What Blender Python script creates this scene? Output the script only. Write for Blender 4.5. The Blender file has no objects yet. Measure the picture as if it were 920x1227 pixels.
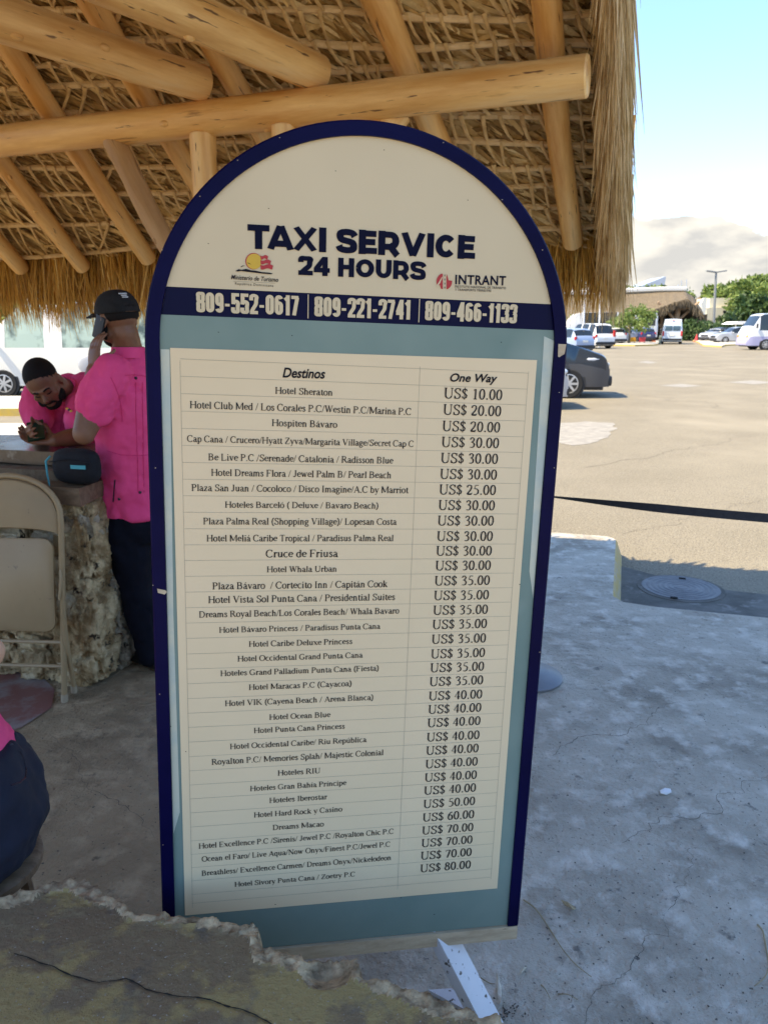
import bpy, bmesh, math, random
import numpy as np
from mathutils import Vector, Matrix, noise
R = math.radians
sc = bpy.context.scene
random.seed(7); RNG = np.random.default_rng(7)

# ------------------------------------------------------------------ camera
F = 922.0; PITCH = R(13.6); EYE = Vector((0, 0, 1.6))
cam_d = bpy.data.cameras.new('camera'); cam = bpy.data.objects.new('camera', cam_d)
sc.collection.objects.link(cam); sc.camera = cam
cam.location = EYE; cam.rotation_euler = (R(90) - PITCH, 0, 0)
cam_d.sensor_fit = 'VERTICAL'; cam_d.sensor_height = 24; cam_d.lens = 24 * F / 1227
cam_d.clip_start = 0.05; cam_d.clip_end = 3000
cam_d.dof.use_dof = True; cam_d.dof.focus_distance = 1.5; cam_d.dof.aperture_fstop = 6.5

# ------------------------------------------------------------------ sky and sun
TH = R(17)                                     # the pavilion is turned 17 degrees
U = Vector((math.cos(TH), -math.sin(TH), 0)); V = Vector((math.sin(TH), math.cos(TH), 0))
SH = (U * 0.60 + V * 0.38)                     # shadow drift per metre of height
SUN = Vector((-SH.x, -SH.y, 1)).normalized()
SUN_EL = math.asin(SUN.z); SUN_ROT = math.atan2(SUN.x, SUN.y)
w = bpy.data.worlds.new('World'); sc.world = w; w.use_nodes = True
nt = w.node_tree; N = nt.nodes; L = nt.links
bg = N['Background']; bg.inputs['Strength'].default_value = 0.10
sky = N.new('ShaderNodeTexSky'); sky.sky_type = 'NISHITA'; sky.sun_disc = False
sky.sun_elevation = SUN_EL; sky.sun_rotation = SUN_ROT
sky.air_density = 1.0; sky.dust_density = .4; sky.ozone_density = 3.0
tc = N.new('ShaderNodeTexCoord'); mp = N.new('ShaderNodeMapping'); mp.inputs['Scale'].default_value = (1, 1, 2.3)
mp.inputs['Location'].default_value = (0.31, 0.15, 0.0)
nz = N.new('ShaderNodeTexNoise'); nz.inputs['Scale'].default_value = 4.2; nz.inputs['Detail'].default_value = 9; nz.inputs['Roughness'].default_value = .58
sep = N.new('ShaderNodeSeparateXYZ')
band = N.new('ShaderNodeMapRange'); band.inputs['From Min'].default_value = .192; band.inputs['From Max'].default_value = .09
band.inputs['To Min'].default_value = -.30; band.inputs['To Max'].default_value = .12
addn = N.new('ShaderNodeMath'); addn.operation = 'ADD'
rmp = N.new('ShaderNodeMapRange'); rmp.inputs['From Min'].default_value = .475; rmp.inputs['From Max'].default_value = .51
nz2 = N.new('ShaderNodeTexNoise'); nz2.inputs['Scale'].default_value = 13; nz2.inputs['Detail'].default_value = 7
crp = N.new('ShaderNodeValToRGB'); crp.color_ramp.elements[0].position = .40; crp.color_ramp.elements[0].color = (1.35, 1.47, 1.7, 1)
crp.color_ramp.elements[1].position = .58; crp.color_ramp.elements[1].color = (2.0, 2.1, 2.25, 1)
mix = N.new('ShaderNodeMix'); mix.data_type = 'RGBA'
L.new(tc.outputs['Generated'], mp.inputs['Vector']); L.new(mp.outputs[0], nz.inputs['Vector']); L.new(mp.outputs[0], nz2.inputs['Vector'])
L.new(tc.outputs['Generated'], sep.inputs[0]); L.new(sep.outputs['Z'], band.inputs['Value'])
L.new(nz.outputs['Fac'], addn.inputs[0]); L.new(band.outputs[0], addn.inputs[1]); L.new(addn.outputs[0], rmp.inputs['Value'])
L.new(nz2.outputs['Fac'], crp.inputs[0])
L.new(rmp.outputs[0], mix.inputs['Factor']); tint = N.new('ShaderNodeMix'); tint.data_type = 'RGBA'; tint.blend_type = 'MULTIPLY'; tint.inputs['Factor'].default_value = 1; tint.inputs['B'].default_value = (.64, .80, 1.02, 1); L.new(sky.outputs[0], tint.inputs['A']); L.new(tint.outputs['Result'], mix.inputs['A']); L.new(crp.outputs[0], mix.inputs['B'])
L.new(mix.outputs['Result'], bg.inputs['Color'])
sun_d = bpy.data.lights.new('sun', 'SUN'); sun_d.energy = 2.0; sun_d.angle = R(.5); sun_d.color = (1, .93, .8)
sun = bpy.data.objects.new('sun', sun_d); sc.collection.objects.link(sun)
sun.rotation_euler = SUN.to_track_quat('Z', 'Y').to_euler()
sc.view_settings.view_transform = 'Standard'; sc.view_settings.look = 'None'
sc.view_settings.exposure = 2.36; sc.view_settings.gamma = 1
sc.view_settings.use_white_balance = True; sc.view_settings.white_balance_temperature = 8100; sc.view_settings.white_balance_tint = 8
sc.cycles.max_bounces = 10; sc.cycles.diffuse_bounces = 6; sc.cycles.glossy_bounces = 4
sc.cycles.transmission_bounces = 6

# ------------------------------------------------------------------ measuring helpers (photo pixel 920x1227 -> place)
CP, SP = math.cos(PITCH), math.sin(PITCH)
def ray(x, y):
    a = x - 460; b = 613.5 - y
    return Vector((a, F*CP + b*SP, -F*SP + b*CP))
def at_z(x, y, z): r = ray(x, y); return EYE + r * ((z - 1.6) / r.z)
def at_y(x, y, Y): r = ray(x, y); return EYE + r * (Y / r.y)
def at_d(x, y, d): return EYE + ray(x, y) * (d / F)

# ------------------------------------------------------------------ materials
MATS = {}
def mat(name, c, rough=.6, c2=None, scale=8, detail=4, bump=0, bscale=None, metal=0, coat=0, stretch=None,
        lo=.35, hi=.65, spots=None, island=None, trans=0, ior=1.45, wear=None, rnoise=0, coords='Object', bdist=.01, sub=0, transl=0):
    if name in MATS: return MATS[name]
    m = bpy.data.materials.new(name); m.use_nodes = True; MATS[name] = m
    n = m.node_tree.nodes; l = m.node_tree.links; b = n['Principled BSDF']
    b.inputs['Roughness'].default_value = rough; b.inputs['Metallic'].default_value = metal
    b.inputs['Coat Weight'].default_value = coat; b.inputs['Coat Roughness'].default_value = .08
    b.inputs['Transmission Weight'].default_value = trans; b.inputs['IOR'].default_value = ior
    b.inputs['Subsurface Weight'].default_value = sub
    b.inputs['Base Color'].default_value = (*c, 1)
    t = n.new('ShaderNodeTexCoord'); vec = t.outputs[coords]
    if stretch:
        mm = n.new('ShaderNodeMapping'); mm.inputs['Scale'].default_value = stretch
        l.new(vec, mm.inputs['Vector']); vec = mm.outputs[0]
    col = None
    if c2 is not None:
        nn = n.new('ShaderNodeTexNoise'); nn.inputs['Scale'].default_value = scale; nn.inputs['Detail'].default_value = detail
        nn.inputs['Roughness'].default_value = .62
        l.new(vec, nn.inputs['Vector'])
        r = n.new('ShaderNodeMapRange'); r.inputs['From Min'].default_value = lo; r.inputs['From Max'].default_value = hi
        l.new(nn.outputs['Fac'], r.inputs['Value'])
        mx = n.new('ShaderNodeMix'); mx.data_type = 'RGBA'; mx.inputs['A'].default_value = (*c, 1); mx.inputs['B'].default_value = (*c2, 1)
        l.new(r.outputs[0], mx.inputs['Factor']); col = mx.outputs['Result']
    if island:
        g = n.new('ShaderNodeNewGeometry'); rp = n.new('ShaderNodeValToRGB'); cr = rp.color_ramp
        cr.elements[0].color = (*island[0], 1); cr.elements[1].color = (*island[-1], 1)
        for i, k in enumerate(island[1:-1]):
            e = cr.elements.new((i+1)/(len(island)-1)); e.color = (*k, 1)
        l.new(g.outputs['Random Per Island'], rp.inputs[0]); col2 = rp.outputs[0]
        if col is None: col = col2
        else:
            mx = n.new('ShaderNodeMix'); mx.data_type = 'RGBA'; mx.blend_type = 'MULTIPLY'; mx.inputs['Factor'].default_value = 1
            l.new(col2, mx.inputs['A']); l.new(col, mx.inputs['B']); col = mx.outputs['Result']
    for sp in ([spots] if isinstance(spots, tuple) else (spots or [])):   # (colour, scale, lo, hi, detail)
        s = n.new('ShaderNodeTexNoise'); s.inputs['Scale'].default_value = sp[1]; s.inputs['Detail'].default_value = sp[4] if len(sp) > 4 else 3
        s.inputs['Roughness'].default_value = .6
        l.new(vec, s.inputs['Vector'])
        r = n.new('ShaderNodeMapRange'); r.inputs['From Min'].default_value = sp[2]; r.inputs['From Max'].default_value = sp[3]
        l.new(s.outputs['Fac'], r.inputs['Value'])
        mx = n.new('ShaderNodeMix'); mx.data_type = 'RGBA'; mx.inputs['B'].default_value = (*sp[0], 1)
        l.new(r.outputs[0], mx.inputs['Factor'])
        if col is None: mx.inputs['A'].default_value = (*c, 1)
        else: l.new(col, mx.inputs['A'])
        col = mx.outputs['Result']
    if col is not None: l.new(col, b.inputs['Base Color'])
    if rnoise:
        s = n.new('ShaderNodeTexNoise'); s.inputs['Scale'].default_value = scale*.7; s.inputs['Detail'].default_value = 4
        l.new(vec, s.inputs['Vector'])
        r = n.new('ShaderNodeMapRange'); r.inputs['From Min'].default_value = .3; r.inputs['From Max'].default_value = .7
        r.inputs['To Min'].default_value = max(.05, rough-rnoise); r.inputs['To Max'].default_value = min(1, rough+rnoise)
        l.new(s.outputs['Fac'], r.inputs['Value']); l.new(r.outputs[0], b.inputs['Roughness'])
    if bump:
        s = n.new('ShaderNodeTexNoise'); s.inputs['Scale'].default_value = bscale or scale*3; s.inputs['Detail'].default_value = 6
        s.inputs['Roughness'].default_value = .65
        l.new(vec, s.inputs['Vector'])
        bp = n.new('ShaderNodeBump'); bp.inputs['Strength'].default_value = bump; bp.inputs['Distance'].default_value = bdist
        l.new(s.outputs['Fac'], bp.inputs['Height']); l.new(bp.outputs[0], b.inputs['Normal'])
    if transl:
        tr = n.new('ShaderNodeBsdfTranslucent'); ms = n.new('ShaderNodeMixShader'); ms.inputs[0].default_value = transl
        if col is not None: l.new(col, tr.inputs['Color'])
        else: tr.inputs['Color'].default_value = (*c, 1)
        l.new(b.outputs[0], ms.inputs[1]); l.new(tr.outputs[0], ms.inputs[2]); l.new(ms.outputs[0], n['Material Output'].inputs['Surface'])
    return m

def surf(o, x, y, lift=.001):
    """where the line of sight through a measured point meets a finished (modifier-evaluated) surface"""
    bpy.context.view_layer.update(); dg = bpy.context.evaluated_depsgraph_get(); e = o.evaluated_get(dg); inv = e.matrix_world.inverted()
    r = ray(x, y).normalized(); ok, p, n_, _ = e.ray_cast(inv @ EYE, (inv.to_3x3() @ r).normalized())
    return (e.matrix_world @ p) - r*lift if ok else None
def surfs(o, pts, lift=.001): return [q for q in (surf(o, x, y, lift) for x, y in pts) if q is not None]
# ------------------------------------------------------------------ mesh helpers
COL = sc.collection
class MB:
    def __init__(s): s.v = []; s.f = []
    def add(s, vs, fs):
        o = len(s.v); s.v += [tuple(p) for p in vs]; s.f += [tuple(i+o for i in f) for f in fs]; return s
    def box(s, c, d, M=None, bev=0):
        x, y, z = d[0]/2, d[1]/2, d[2]/2
        if bev:
            bm = bmesh.new(); bmesh.ops.create_cube(bm, size=1)
            for q in bm.verts: q.co = Vector((q.co.x*d[0], q.co.y*d[1], q.co.z*d[2]))
            bmesh.ops.bevel(bm, geom=list(bm.edges), offset=bev, segments=2, profile=.7, affect='EDGES')
            bm.verts.index_update()
            vs = [q.co.copy() for q in bm.verts]; fs = [[q.index for q in f.verts] for f in bm.faces]; bm.free()
        else:
            vs = [Vector((i*x, j*y, k*z)) for i in (-1, 1) for j in (-1, 1) for k in (-1, 1)]
            fs = [(0,1,3,2), (4,6,7,5), (0,4,5,1), (2,3,7,6), (0,2,6,4), (1,5,7,3)]
        c = Vector(c)
        return s.add([(M @ p if M else p) + c for p in vs], fs)
    def tube(s, pts, rad, n=10, cap=True, flat=1, twist=None, up=None):
        pts = [Vector(p) for p in pts]; m = len(pts)
        if not hasattr(rad, '__len__'): rad = [rad]*m
        vs = []; a0 = None
        for i, p in enumerate(pts):
            t = (pts[min(i+1, m-1)] - pts[max(i-1, 0)]).normalized()
            if a0 is None:
                a0 = Vector(up) if up else (Vector((0,0,1)) if abs(t.z) < .9 else Vector((1,0,0)))
            a = (a0 - t*a0.dot(t)).normalized(); b = t.cross(a); a0 = a
            for k in range(n):
                q = 2*math.pi*k/n
                vs.append(p + a*math.cos(q)*rad[i]*flat + b*math.sin(q)*rad[i])
        fs = [(i*n+k, i*n+(k+1)%n, (i+1)*n+(k+1)%n, (i+1)*n+k) for i in range(m-1) for k in range(n)]
        if cap: fs += [tuple(range(n-1, -1, -1)), tuple((m-1)*n+k for k in range(n))]
        return s.add(vs, fs)
    def rings(s, rs, n=16, cap=True):
        """rs: (centre, axisA, axisB) ellipse rings"""
        vs = []
        for c, a, b in rs:
            c = Vector(c); a = Vector(a); b = Vector(b)
            for k in range(n):
                q = 2*math.pi*k/n; vs.append(c + a*math.cos(q) + b*math.sin(q))
        m = len(rs)
        fs = [(i*n+k, i*n+(k+1)%n, (i+1)*n+(k+1)%n, (i+1)*n+k) for i in range(m-1) for k in range(n)]
        if cap: fs += [tuple(range(n-1, -1, -1)), tuple((m-1)*n+k for k in range(n))]
        return s.add(vs, fs)
    def ball(s, c, r, M=None, nu=16, nv=10):
        if not hasattr(r, '__len__'): r = (r, r, r)
        c = Vector(c); vs = []; fs = []
        for j in range(1, nv):
            ph = math.pi*j/nv
            for i in range(nu):
                th = 2*math.pi*i/nu
                p = Vector((r[0]*math.sin(ph)*math.cos(th), r[1]*math.sin(ph)*math.sin(th), r[2]*math.cos(ph)))
                vs.append((M @ p if M else p) + c)
        t = Vector((0, 0, r[2])); vs += [(M @ t if M else t) + c, (M @ -t if M else -t) + c]
        a = len(vs)-2
        for j in range(nv-2):
            for i in range(nu):
                fs.append((j*nu+i, (j+1)*nu+i, (j+1)*nu+(i+1)%nu, j*nu+(i+1)%nu))
        for i in range(nu):
            fs.append((a, i, (i+1)%nu)); fs.append((a+1, (nv-2)*nu+(i+1)%nu, (nv-2)*nu+i))
        return s.add(vs, fs)
    def lathe(s, c, prof, n=24, M=None):
        c = Vector(c); vs = []
        for r, z in prof:
            for k in range(n):
                q = 2*math.pi*k/n; p = Vector((r*math.cos(q), r*math.sin(q), z)); vs.append((M @ p if M else p) + c)
        m = len(prof)
        fs = [(i*n+k, i*n+(k+1)%n, (i+1)*n+(k+1)%n, (i+1)*n+k) for i in range(m-1) for k in range(n)]
        fs += [tuple(range(n-1, -1, -1)), tuple((m-1)*n+k for k in range(n))]
        return s.add(vs, fs)
    def prism(s, poly, vec):
        n = len(poly); vec = Vector(vec); vs = [Vector(p) for p in poly] + [Vector(p)+vec for p in poly]
        return s.add(vs, [tuple(range(n-1, -1, -1)), tuple(range(n, 2*n))] + [(i, (i+1)%n, n+(i+1)%n, n+i) for i in range(n)])
    def strip(s, pts, wid, nrm):
        """flat ribbon"""
        pts = [Vector(p) for p in pts]; m = len(pts); vs = []
        for i, p in enumerate(pts):
            t = (pts[min(i+1, m-1)] - pts[max(i-1, 0)]).normalized(); b = t.cross(Vector(nrm)).normalized()
            ww = wid[i] if hasattr(wid, '__len__') else wid
            vs += [p - b*ww/2, p + b*ww/2]
        return s.add(vs, [(2*i, 2*i+1, 2*i+3, 2*i+2) for i in range(m-1)])
    def build(s, name, m, parent=None, loc=None, smooth=True, fixn=True, local=False):
        """verts are in world space (local=True: already in the parent's space)"""
        off = Vector((0,0,0)) if (local or parent is None) else WL[parent.name]
        if loc is not None: off = off + Vector(loc) if parent is None else off
        me = bpy.data.meshes.new(name)
        me.from_pydata([(p[0]-off[0], p[1]-off[1], p[2]-off[2]) for p in s.v], [], s.f)
        if fixn and len(s.f) < 30000:
            bm = bmesh.new(); bm.from_mesh(me); bmesh.ops.recalc_face_normals(bm, faces=list(bm.faces)); bm.to_mesh(me); bm.free()
        if smooth:
            me.polygons.foreach_set('use_smooth', [True]*len(me.polygons))
            try: me.set_sharp_from_angle(angle=R(38))
            except Exception: pass
        me.materials.append(m)
        o = bpy.data.objects.new(name, me); COL.objects.link(o)
        WL[o.name] = off.copy()
        if parent is not None:
            o.parent = parent
        elif loc is not None: o.location = off
        return o
WL = {}
def mesh_obj(name, me, m, parent=None, off=None):
    me.materials.append(m); o = bpy.data.objects.new(name, me); COL.objects.link(o)
    WL[o.name] = WL[parent.name].copy() if parent else Vector((0,0,0))
    if parent: o.parent = parent
    return o
def tag(o, label=None, cat=None, group=None, kind=None):
    if label: o['label'] = label
    if cat: o['category'] = cat
    if group: o['group'] = group
    if kind: o['kind'] = kind
    return o
def empty(name, loc, label=None, cat=None, group=None, rz=0, kind=None):
    o = bpy.data.objects.new(name, None); COL.objects.link(o); o.location = loc; o.rotation_euler = (0, 0, rz)
    o.empty_display_size = .1
    WL[o.name] = Vector(loc) if not rz else Vector((0,0,0))
    return tag(o, label, cat, group, kind)
def np_mesh(name, verts, quads, m, parent=None, kind=None, smooth=False):
    verts = np.asarray(verts, dtype=np.float32); quads = np.asarray(quads, dtype=np.int32)
    if parent is not None: verts = verts - np.array(WL[parent.name], dtype=np.float32)
    me = bpy.data.meshes.new(name); me.vertices.add(len(verts)); me.vertices.foreach_set('co', verts.ravel())
    k = quads.shape[1]; me.loops.add(quads.size); me.loops.foreach_set('vertex_index', quads.ravel())
    me.polygons.add(len(quads)); me.polygons.foreach_set('loop_start', np.arange(len(quads), dtype=np.int32)*k)
    me.polygons.foreach_set('loop_total', np.full(len(quads), k, dtype=np.int32))
    if smooth: me.polygons.foreach_set('use_smooth', np.ones(len(quads), dtype=bool))
    me.update(calc_edges=True)
    o = mesh_obj(name, me, m, parent)
    if kind: o['kind'] = kind
    return o
def ribbons(start, direction, length, width, side, droop, segs=3, taper=.25):
    """numpy: many thin bent ribbons -> verts, quads"""
    n = len(start); t = np.linspace(0, 1, segs+1)
    P = start[:, None, :] + direction[:, None, :]*(length[:, None]*t)[..., None]
    P = P + droop[:, None, :]*(t**2)[None, :, None]*length[:, None, None]
    wt = width[:, None]*(1-(1-taper)*t**2)[None, :]
    A = P - side[:, None, :]*wt[..., None]/2; B = P + side[:, None, :]*wt[..., None]/2
    verts = np.stack([A, B], 2).reshape(-1, 3)
    base = (np.arange(n)*(segs+1)*2)[:, None] + np.arange(segs)[None, :]*2
    q = np.stack([base, base+1, base+3, base+2], -1).reshape(-1, 4)
    return verts, q
# ================================================================== GROUND
m_road = mat('asphalt_pale', (.195, .165, .112), .9, (.24, .205, .143), .55, 7, bump=.8, bscale=70, bdist=.012,
             spots=[((.12, .10, .075), 75, .54, .62, 2), ((.33, .28, .20), 60, .58, .66, 2), ((.28, .24, .17), .22, .52, .7, 6), ((.13, .11, .08), .45, .66, .74, 7)])
m_slab = mat('platform_concrete', (.385, .335, .26), .6, (.55, .485, .385), 2.6, 11, lo=.32, hi=.68, bump=1.0, bscale=22, rnoise=.12, bdist=.035,
             spots=[((.25, .21, .155), 2.3, .50, .66, 12), ((.10, .095, .085), 60, .655, .70, 2), ((.68, .62, .52), 9, .50, .68, 12), ((.16,.145,.12), 11, .62, .70, 12)])
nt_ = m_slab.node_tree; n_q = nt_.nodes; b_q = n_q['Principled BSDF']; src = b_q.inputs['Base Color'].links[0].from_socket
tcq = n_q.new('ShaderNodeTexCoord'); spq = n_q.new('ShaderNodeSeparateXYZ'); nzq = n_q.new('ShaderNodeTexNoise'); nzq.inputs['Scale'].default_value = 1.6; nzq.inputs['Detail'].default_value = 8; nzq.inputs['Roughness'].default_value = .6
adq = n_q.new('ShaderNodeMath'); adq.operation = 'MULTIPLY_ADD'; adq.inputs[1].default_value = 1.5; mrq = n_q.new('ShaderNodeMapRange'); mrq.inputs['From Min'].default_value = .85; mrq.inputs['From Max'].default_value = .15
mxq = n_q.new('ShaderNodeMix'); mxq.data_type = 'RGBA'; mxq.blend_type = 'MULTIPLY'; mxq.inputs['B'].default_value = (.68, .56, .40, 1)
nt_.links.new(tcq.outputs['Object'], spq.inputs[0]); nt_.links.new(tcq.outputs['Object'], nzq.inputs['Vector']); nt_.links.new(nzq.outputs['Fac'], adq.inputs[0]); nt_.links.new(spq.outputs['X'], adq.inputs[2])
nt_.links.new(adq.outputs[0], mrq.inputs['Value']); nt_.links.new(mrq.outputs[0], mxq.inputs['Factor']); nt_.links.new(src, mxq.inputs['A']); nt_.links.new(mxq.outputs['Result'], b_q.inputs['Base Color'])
m_kerbpaint = mat('worn_yellow_kerb_paint', (.50, .36, .12), .7, (.42, .36, .27), 16, 6, bump=.3, lo=.45, hi=.62)
m_gut = mat('stained_gutter_concrete', (.15, .14, .12), .8, (.075, .07, .055), 5, 8, bump=.5, bscale=25, spots=((.25, .23, .20), 9, .58, .72, 6))
m_cover = mat('grey_cast_iron', (.13, .13, .13), .55, (.19, .185, .18), 12, 5, bump=.3, metal=.3)
def uv2w(u, v, z=0): return U*u + V*v + Vector((0, 0, z))
s = 700
road = MB().add([(-s, -s, -.15), (s, -s, -.15), (s, s, -.15), (-s, s, -.15)], [(0, 1, 2, 3)]).build('parking_lot_road', m_road); tag(road, kind='structure')
# platform: main part to v=4.53, apron left of u=.035 to v=6.06
EDGE_V, AP_U, AP_V = 4.53, .035, 6.06
def outline(off=0, z=0):
    pts = [(-22, -20), (16, -20), (16, EDGE_V+off), (AP_U+off+.25, EDGE_V+off), (AP_U+off+.06, EDGE_V+off+.03), (AP_U+off, EDGE_V+off+.12), (AP_U+off, AP_V+off-.08), (AP_U+off-.06, AP_V+off), (-22, AP_V+off)]  # unseen sides and rear widened so sunlit concrete bounces light under the roof
    return [uv2w(a, b, z) for a, b in pts]
pl = MB(); top = outline(0, 0); n_ = len(top)
pl.add(top, [tuple(range(n_))])
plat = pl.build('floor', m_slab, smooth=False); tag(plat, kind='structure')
kb = MB()
for i in range(1, n_-1):
    a, b = outline(.012, -.02)[i], outline(.012, -.02)[i+1]
    a0, b0 = top[i], top[i+1]; c, d = outline(.055, -.152)[i], outline(.055, -.152)[i+1]
    kb.add([a0, b0, b, a], [(0, 1, 2, 3)]); kb.add([a, b, d, c], [(0, 1, 2, 3)])
kerb = kb.build('kerb', m_kerbpaint); tag(kerb, kind='structure')
# gutter strip
g = MB(); pts = [uv2w(AP_U+.05, EDGE_V+.05, -.146)]
segn = 30; far = []
for i in range(segn+1):
    u_ = AP_U+.05 + (16-AP_U-.05)*i/segn
    vv = 5.40 + .05*math.sin(u_*5.1) + .03*math.sin(u_*13) + (.45*math.exp(-(u_-.05)*9))
    far.append(uv2w(u_, vv, -.146))
near = [uv2w(AP_U+.05 + (16-AP_U-.05)*i/segn, EDGE_V+.05, -.146) for i in range(segn+1)]
g.add(near+far, [(i, i+1, segn+2+i, segn+1+i) for i in range(segn)])
tag(g.build('gutter', m_gut, smooth=False), kind='structure')
# manhole in the gutter
mc = at_z(815, 704, -.14); R_mh = .255
mh = empty('manhole_cover', mc, 'round grey manhole cover set in the dark gutter beyond the platform edge', 'manhole cover')
b = MB(); prof = [(R_mh+.030, -.006), (R_mh+.028, -.002), (R_mh+.006, -.001)]
b.lathe(mc, prof, 48); b.build('ring', m_gut, mh)
b = MB(); prof = [(R_mh, -.004), (R_mh, .002)]
for r_ in (.235, .20, .165, .13, .095, .06): prof += [(r_, .004), (r_-.006, .001), (r_-.013, .001), (r_-.017, .004)]
prof += [(.02, .004)]
b.lathe(mc, prof, 48); b.build('lid', m_cover, mh)
m_blk = mat('black_void', (.012, .012, .012), .9)
for (x, y) in ((817, 693), (807, 716)):
    p = at_z(x, y, -.134); MB().box(p, (.045, .022, .006), Matrix.Rotation(-TH, 3, 'Z')).build('lift_slot', m_blk, mh)
# maroon painted floor patch under the counter
m_red = mat('worn_maroon_floor_paint', (.20, .085, .07), .5, (.24, .20, .18), 5, 7, lo=.50, hi=.62, bump=.2, rnoise=.1)
pp = [at_z(-260, 810, .004), at_z(-260, 950, .004), at_z(-60, 900, .004), at_z(25, 872, .004), at_z(62, 848, .004), at_z(66, 826, .004), at_z(40, 800, .004), at_z(10, 792, .004)]
tag(MB().add(pp, [tuple(range(len(pp)))]).build('painted_floor_patch', m_red, smooth=False), kind='structure')
# pale pavement + yellow kerb island on the left beyond the pavilion
m_pave = mat('pale_pavement', (.42, .38, .31), .8, (.50, .46, .38), 3, 5, bump=.2)
m_yk = mat('yellow_kerb', (.62, .40, .06), .7, (.48, .34, .12), 6, 5, bump=.2)
def slab(name, m, pts, z0, z1, side=None, kind='structure'):
    b = MB(); b.prism([(p.x, p.y, z0) for p in pts], (0, 0, z1-z0)); o = b.build(name, m, smooth=False); o['kind'] = kind
    if side: o.data.materials.append(side); [setattr(p, 'material_index', 1) for p in o.data.polygons if abs(p.normal.z) < .5]
    return o
slab('pavement', m_pave, [at_z(-500, 505, 0), at_z(300, 503, 0), at_z(300, 520, -.0), at_z(-500, 530, 0)], -.148, -.05)
slab('traffic_island', m_pave, [at_z(-500, 492, 0), at_z(330, 488, 0), at_z(330, 474, 0), at_z(-500, 475, 0)], -.149, .0, m_yk)
# broken asphalt patch
m_patch = mat('bare_asphalt_patch', (.31, .285, .24), .9, (.22, .20, .17), 6, 6, bump=.3)
for pts in ([(668, 508), (700, 505), (734, 506), (738, 512), (728, 522), (708, 532), (690, 534), (668, 532)],):
    q = [at_z(x, y, -.146) for x, y in pts]
    dense = []
    for i in range(len(q)):
        a, c = q[i], q[(i+1) % len(q)]
        for t in range(6):
            p = a.lerp(c, t/6); nn = noise.noise_vector(p*3)*.14; dense.append(Vector((p.x+nn.x, p.y+nn.y, -.146)))
    tag(MB().add(dense, [tuple(range(len(dense)))]).build('road_patch', m_patch, smooth=False), kind='structure')
for (x, y, ww, hh) in ((815, 462, 26, 2.2), (775, 434, 12, 1.5), (900, 458, 30, 2.5)):
    q = [at_z(x-ww, y, -.145), at_z(x, y-hh, -.145), at_z(x+ww, y+.3, -.145), at_z(x+3, y+hh, -.145)]
    tag(MB().add(q, [(0, 1, 2, 3)]).build('worn_road_marking', m_patch, smooth=False), kind='structure')

m_crk = mat('dirt_filled_crack', (.10, .088, .07), .95); m_crk2 = mat('tar_sealed_crack', (.13, .11, .08), .9)
def crack_line(a, c, z, w_, amp, seed, m):
    a = at_z(*a, z); c = at_z(*c, z); n = 46; d = c-a; s_ = Vector((-d.y, d.x, 0)).normalized(); pts = []; r_ = random.Random(seed)
    for i in range(n+1):
        t = i/n; o = amp*(noise.noise(Vector((t*3, seed, 0)))*1.0 + .5*noise.noise(Vector((t*9, seed, 4))) + .25*noise.noise(Vector((t*28, seed, 8))))*min(1, 6*t, 6*(1-t)); pts.append(a+d*t+s_*o)
    wd = [w_*(.35+.9*abs(noise.noise(Vector((i*.4, seed, 2)))))*min(1, (n-i)/8+.1) for i in range(n+1)]
    tag(MB().strip(pts, wd, (0, 0, 1)).build('surface_crack', m, smooth=False, fixn=False), kind='structure')
crack_line((662, 905), (830, 838), .0025, .0035, .10, 1, m_crk); crack_line((690, 780), (918, 838), .0025, .003, .12, 2, m_crk); crack_line((745, 1010), (925, 925), .0025, .003, .12, 3, m_crk)
crack_line((60, 880), (190, 1010), .0025, .003, .08, 4, m_crk); crack_line((700, 1227), (800, 1090), .0025, .0022, .06, 5, m_crk); crack_line((800, 1090), (842, 1010), .0025, .002, .06, 6, m_crk)
crack_line((672, 690), (735, 700), .0025, .003, .05, 7, m_crk); crack_line((85, 960), (185, 905), .0025, .002, .06, 8, m_crk)
crack_line((700, 560), (925, 520), -.1475, .02, .5, 9, m_crk2); crack_line((745, 640), (925, 596), -.1475, .010, .3, 10, m_crk2); crack_line((730, 470), (925, 492), -.1475, .04, 1.2, 11, m_crk2)
crack_line((705, 445), (925, 436), -.1475, .06, 1.5, 12, m_crk2)
# ================================================================== TAXI SIGN
def c2w(x, y, f):     # camera-space direction (image right, image down, forward) to the world
    return Vector((x, f*CP - y*SP, -f*SP - y*CP))
SX = c2w(5407, -7.5, 922).normalized()
SD = c2w(-136, 4170, 922); SD = (SD - SX*SD.dot(SX)).normalized()        # down the board
SN = SX.cross(SD).normalized()
if SN.y > 0: SN = -SN                                                    # towards the viewer
dd = 1.45
for _ in range(30):
    P0 = at_d(174, 411, dd); r = ray(678.7, 411); k = (P0-EYE).dot(SN)/r.dot(SN); wdt = ((EYE+r*k)-P0).dot(SX)
    dd *= .80/wdt
def st(x, y, off=0):
    r = ray(x, y); k = (P0 + SN*off - EYE).dot(SN)/r.dot(SN); p = EYE + r*k - P0; return p.dot(SX), p.dot(SD)
def SW(s_, t_, n_=0): return P0 + SX*s_ + SD*t_ + SN*n_
s_b, t_b = st(470, 1121); BOT = t_b
TC = .0; RAD = .40; CX = .40
print('sign: bottom t', BOT, 'z', SW(.4, BOT).z, 'top z', SW(.4, TC-RAD).z, 'y', SW(0, BOT).y, SW(.8, BOT).y, 'topchk', st(430, 143)[1], TC-RAD)
m_navy = mat('navy_gloss_paint', (.0015, .0015, .024), .42, c2=(.003, .003, .036), scale=5)
m_band = mat('navy_print', (.004, .005, .028), .35)
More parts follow.
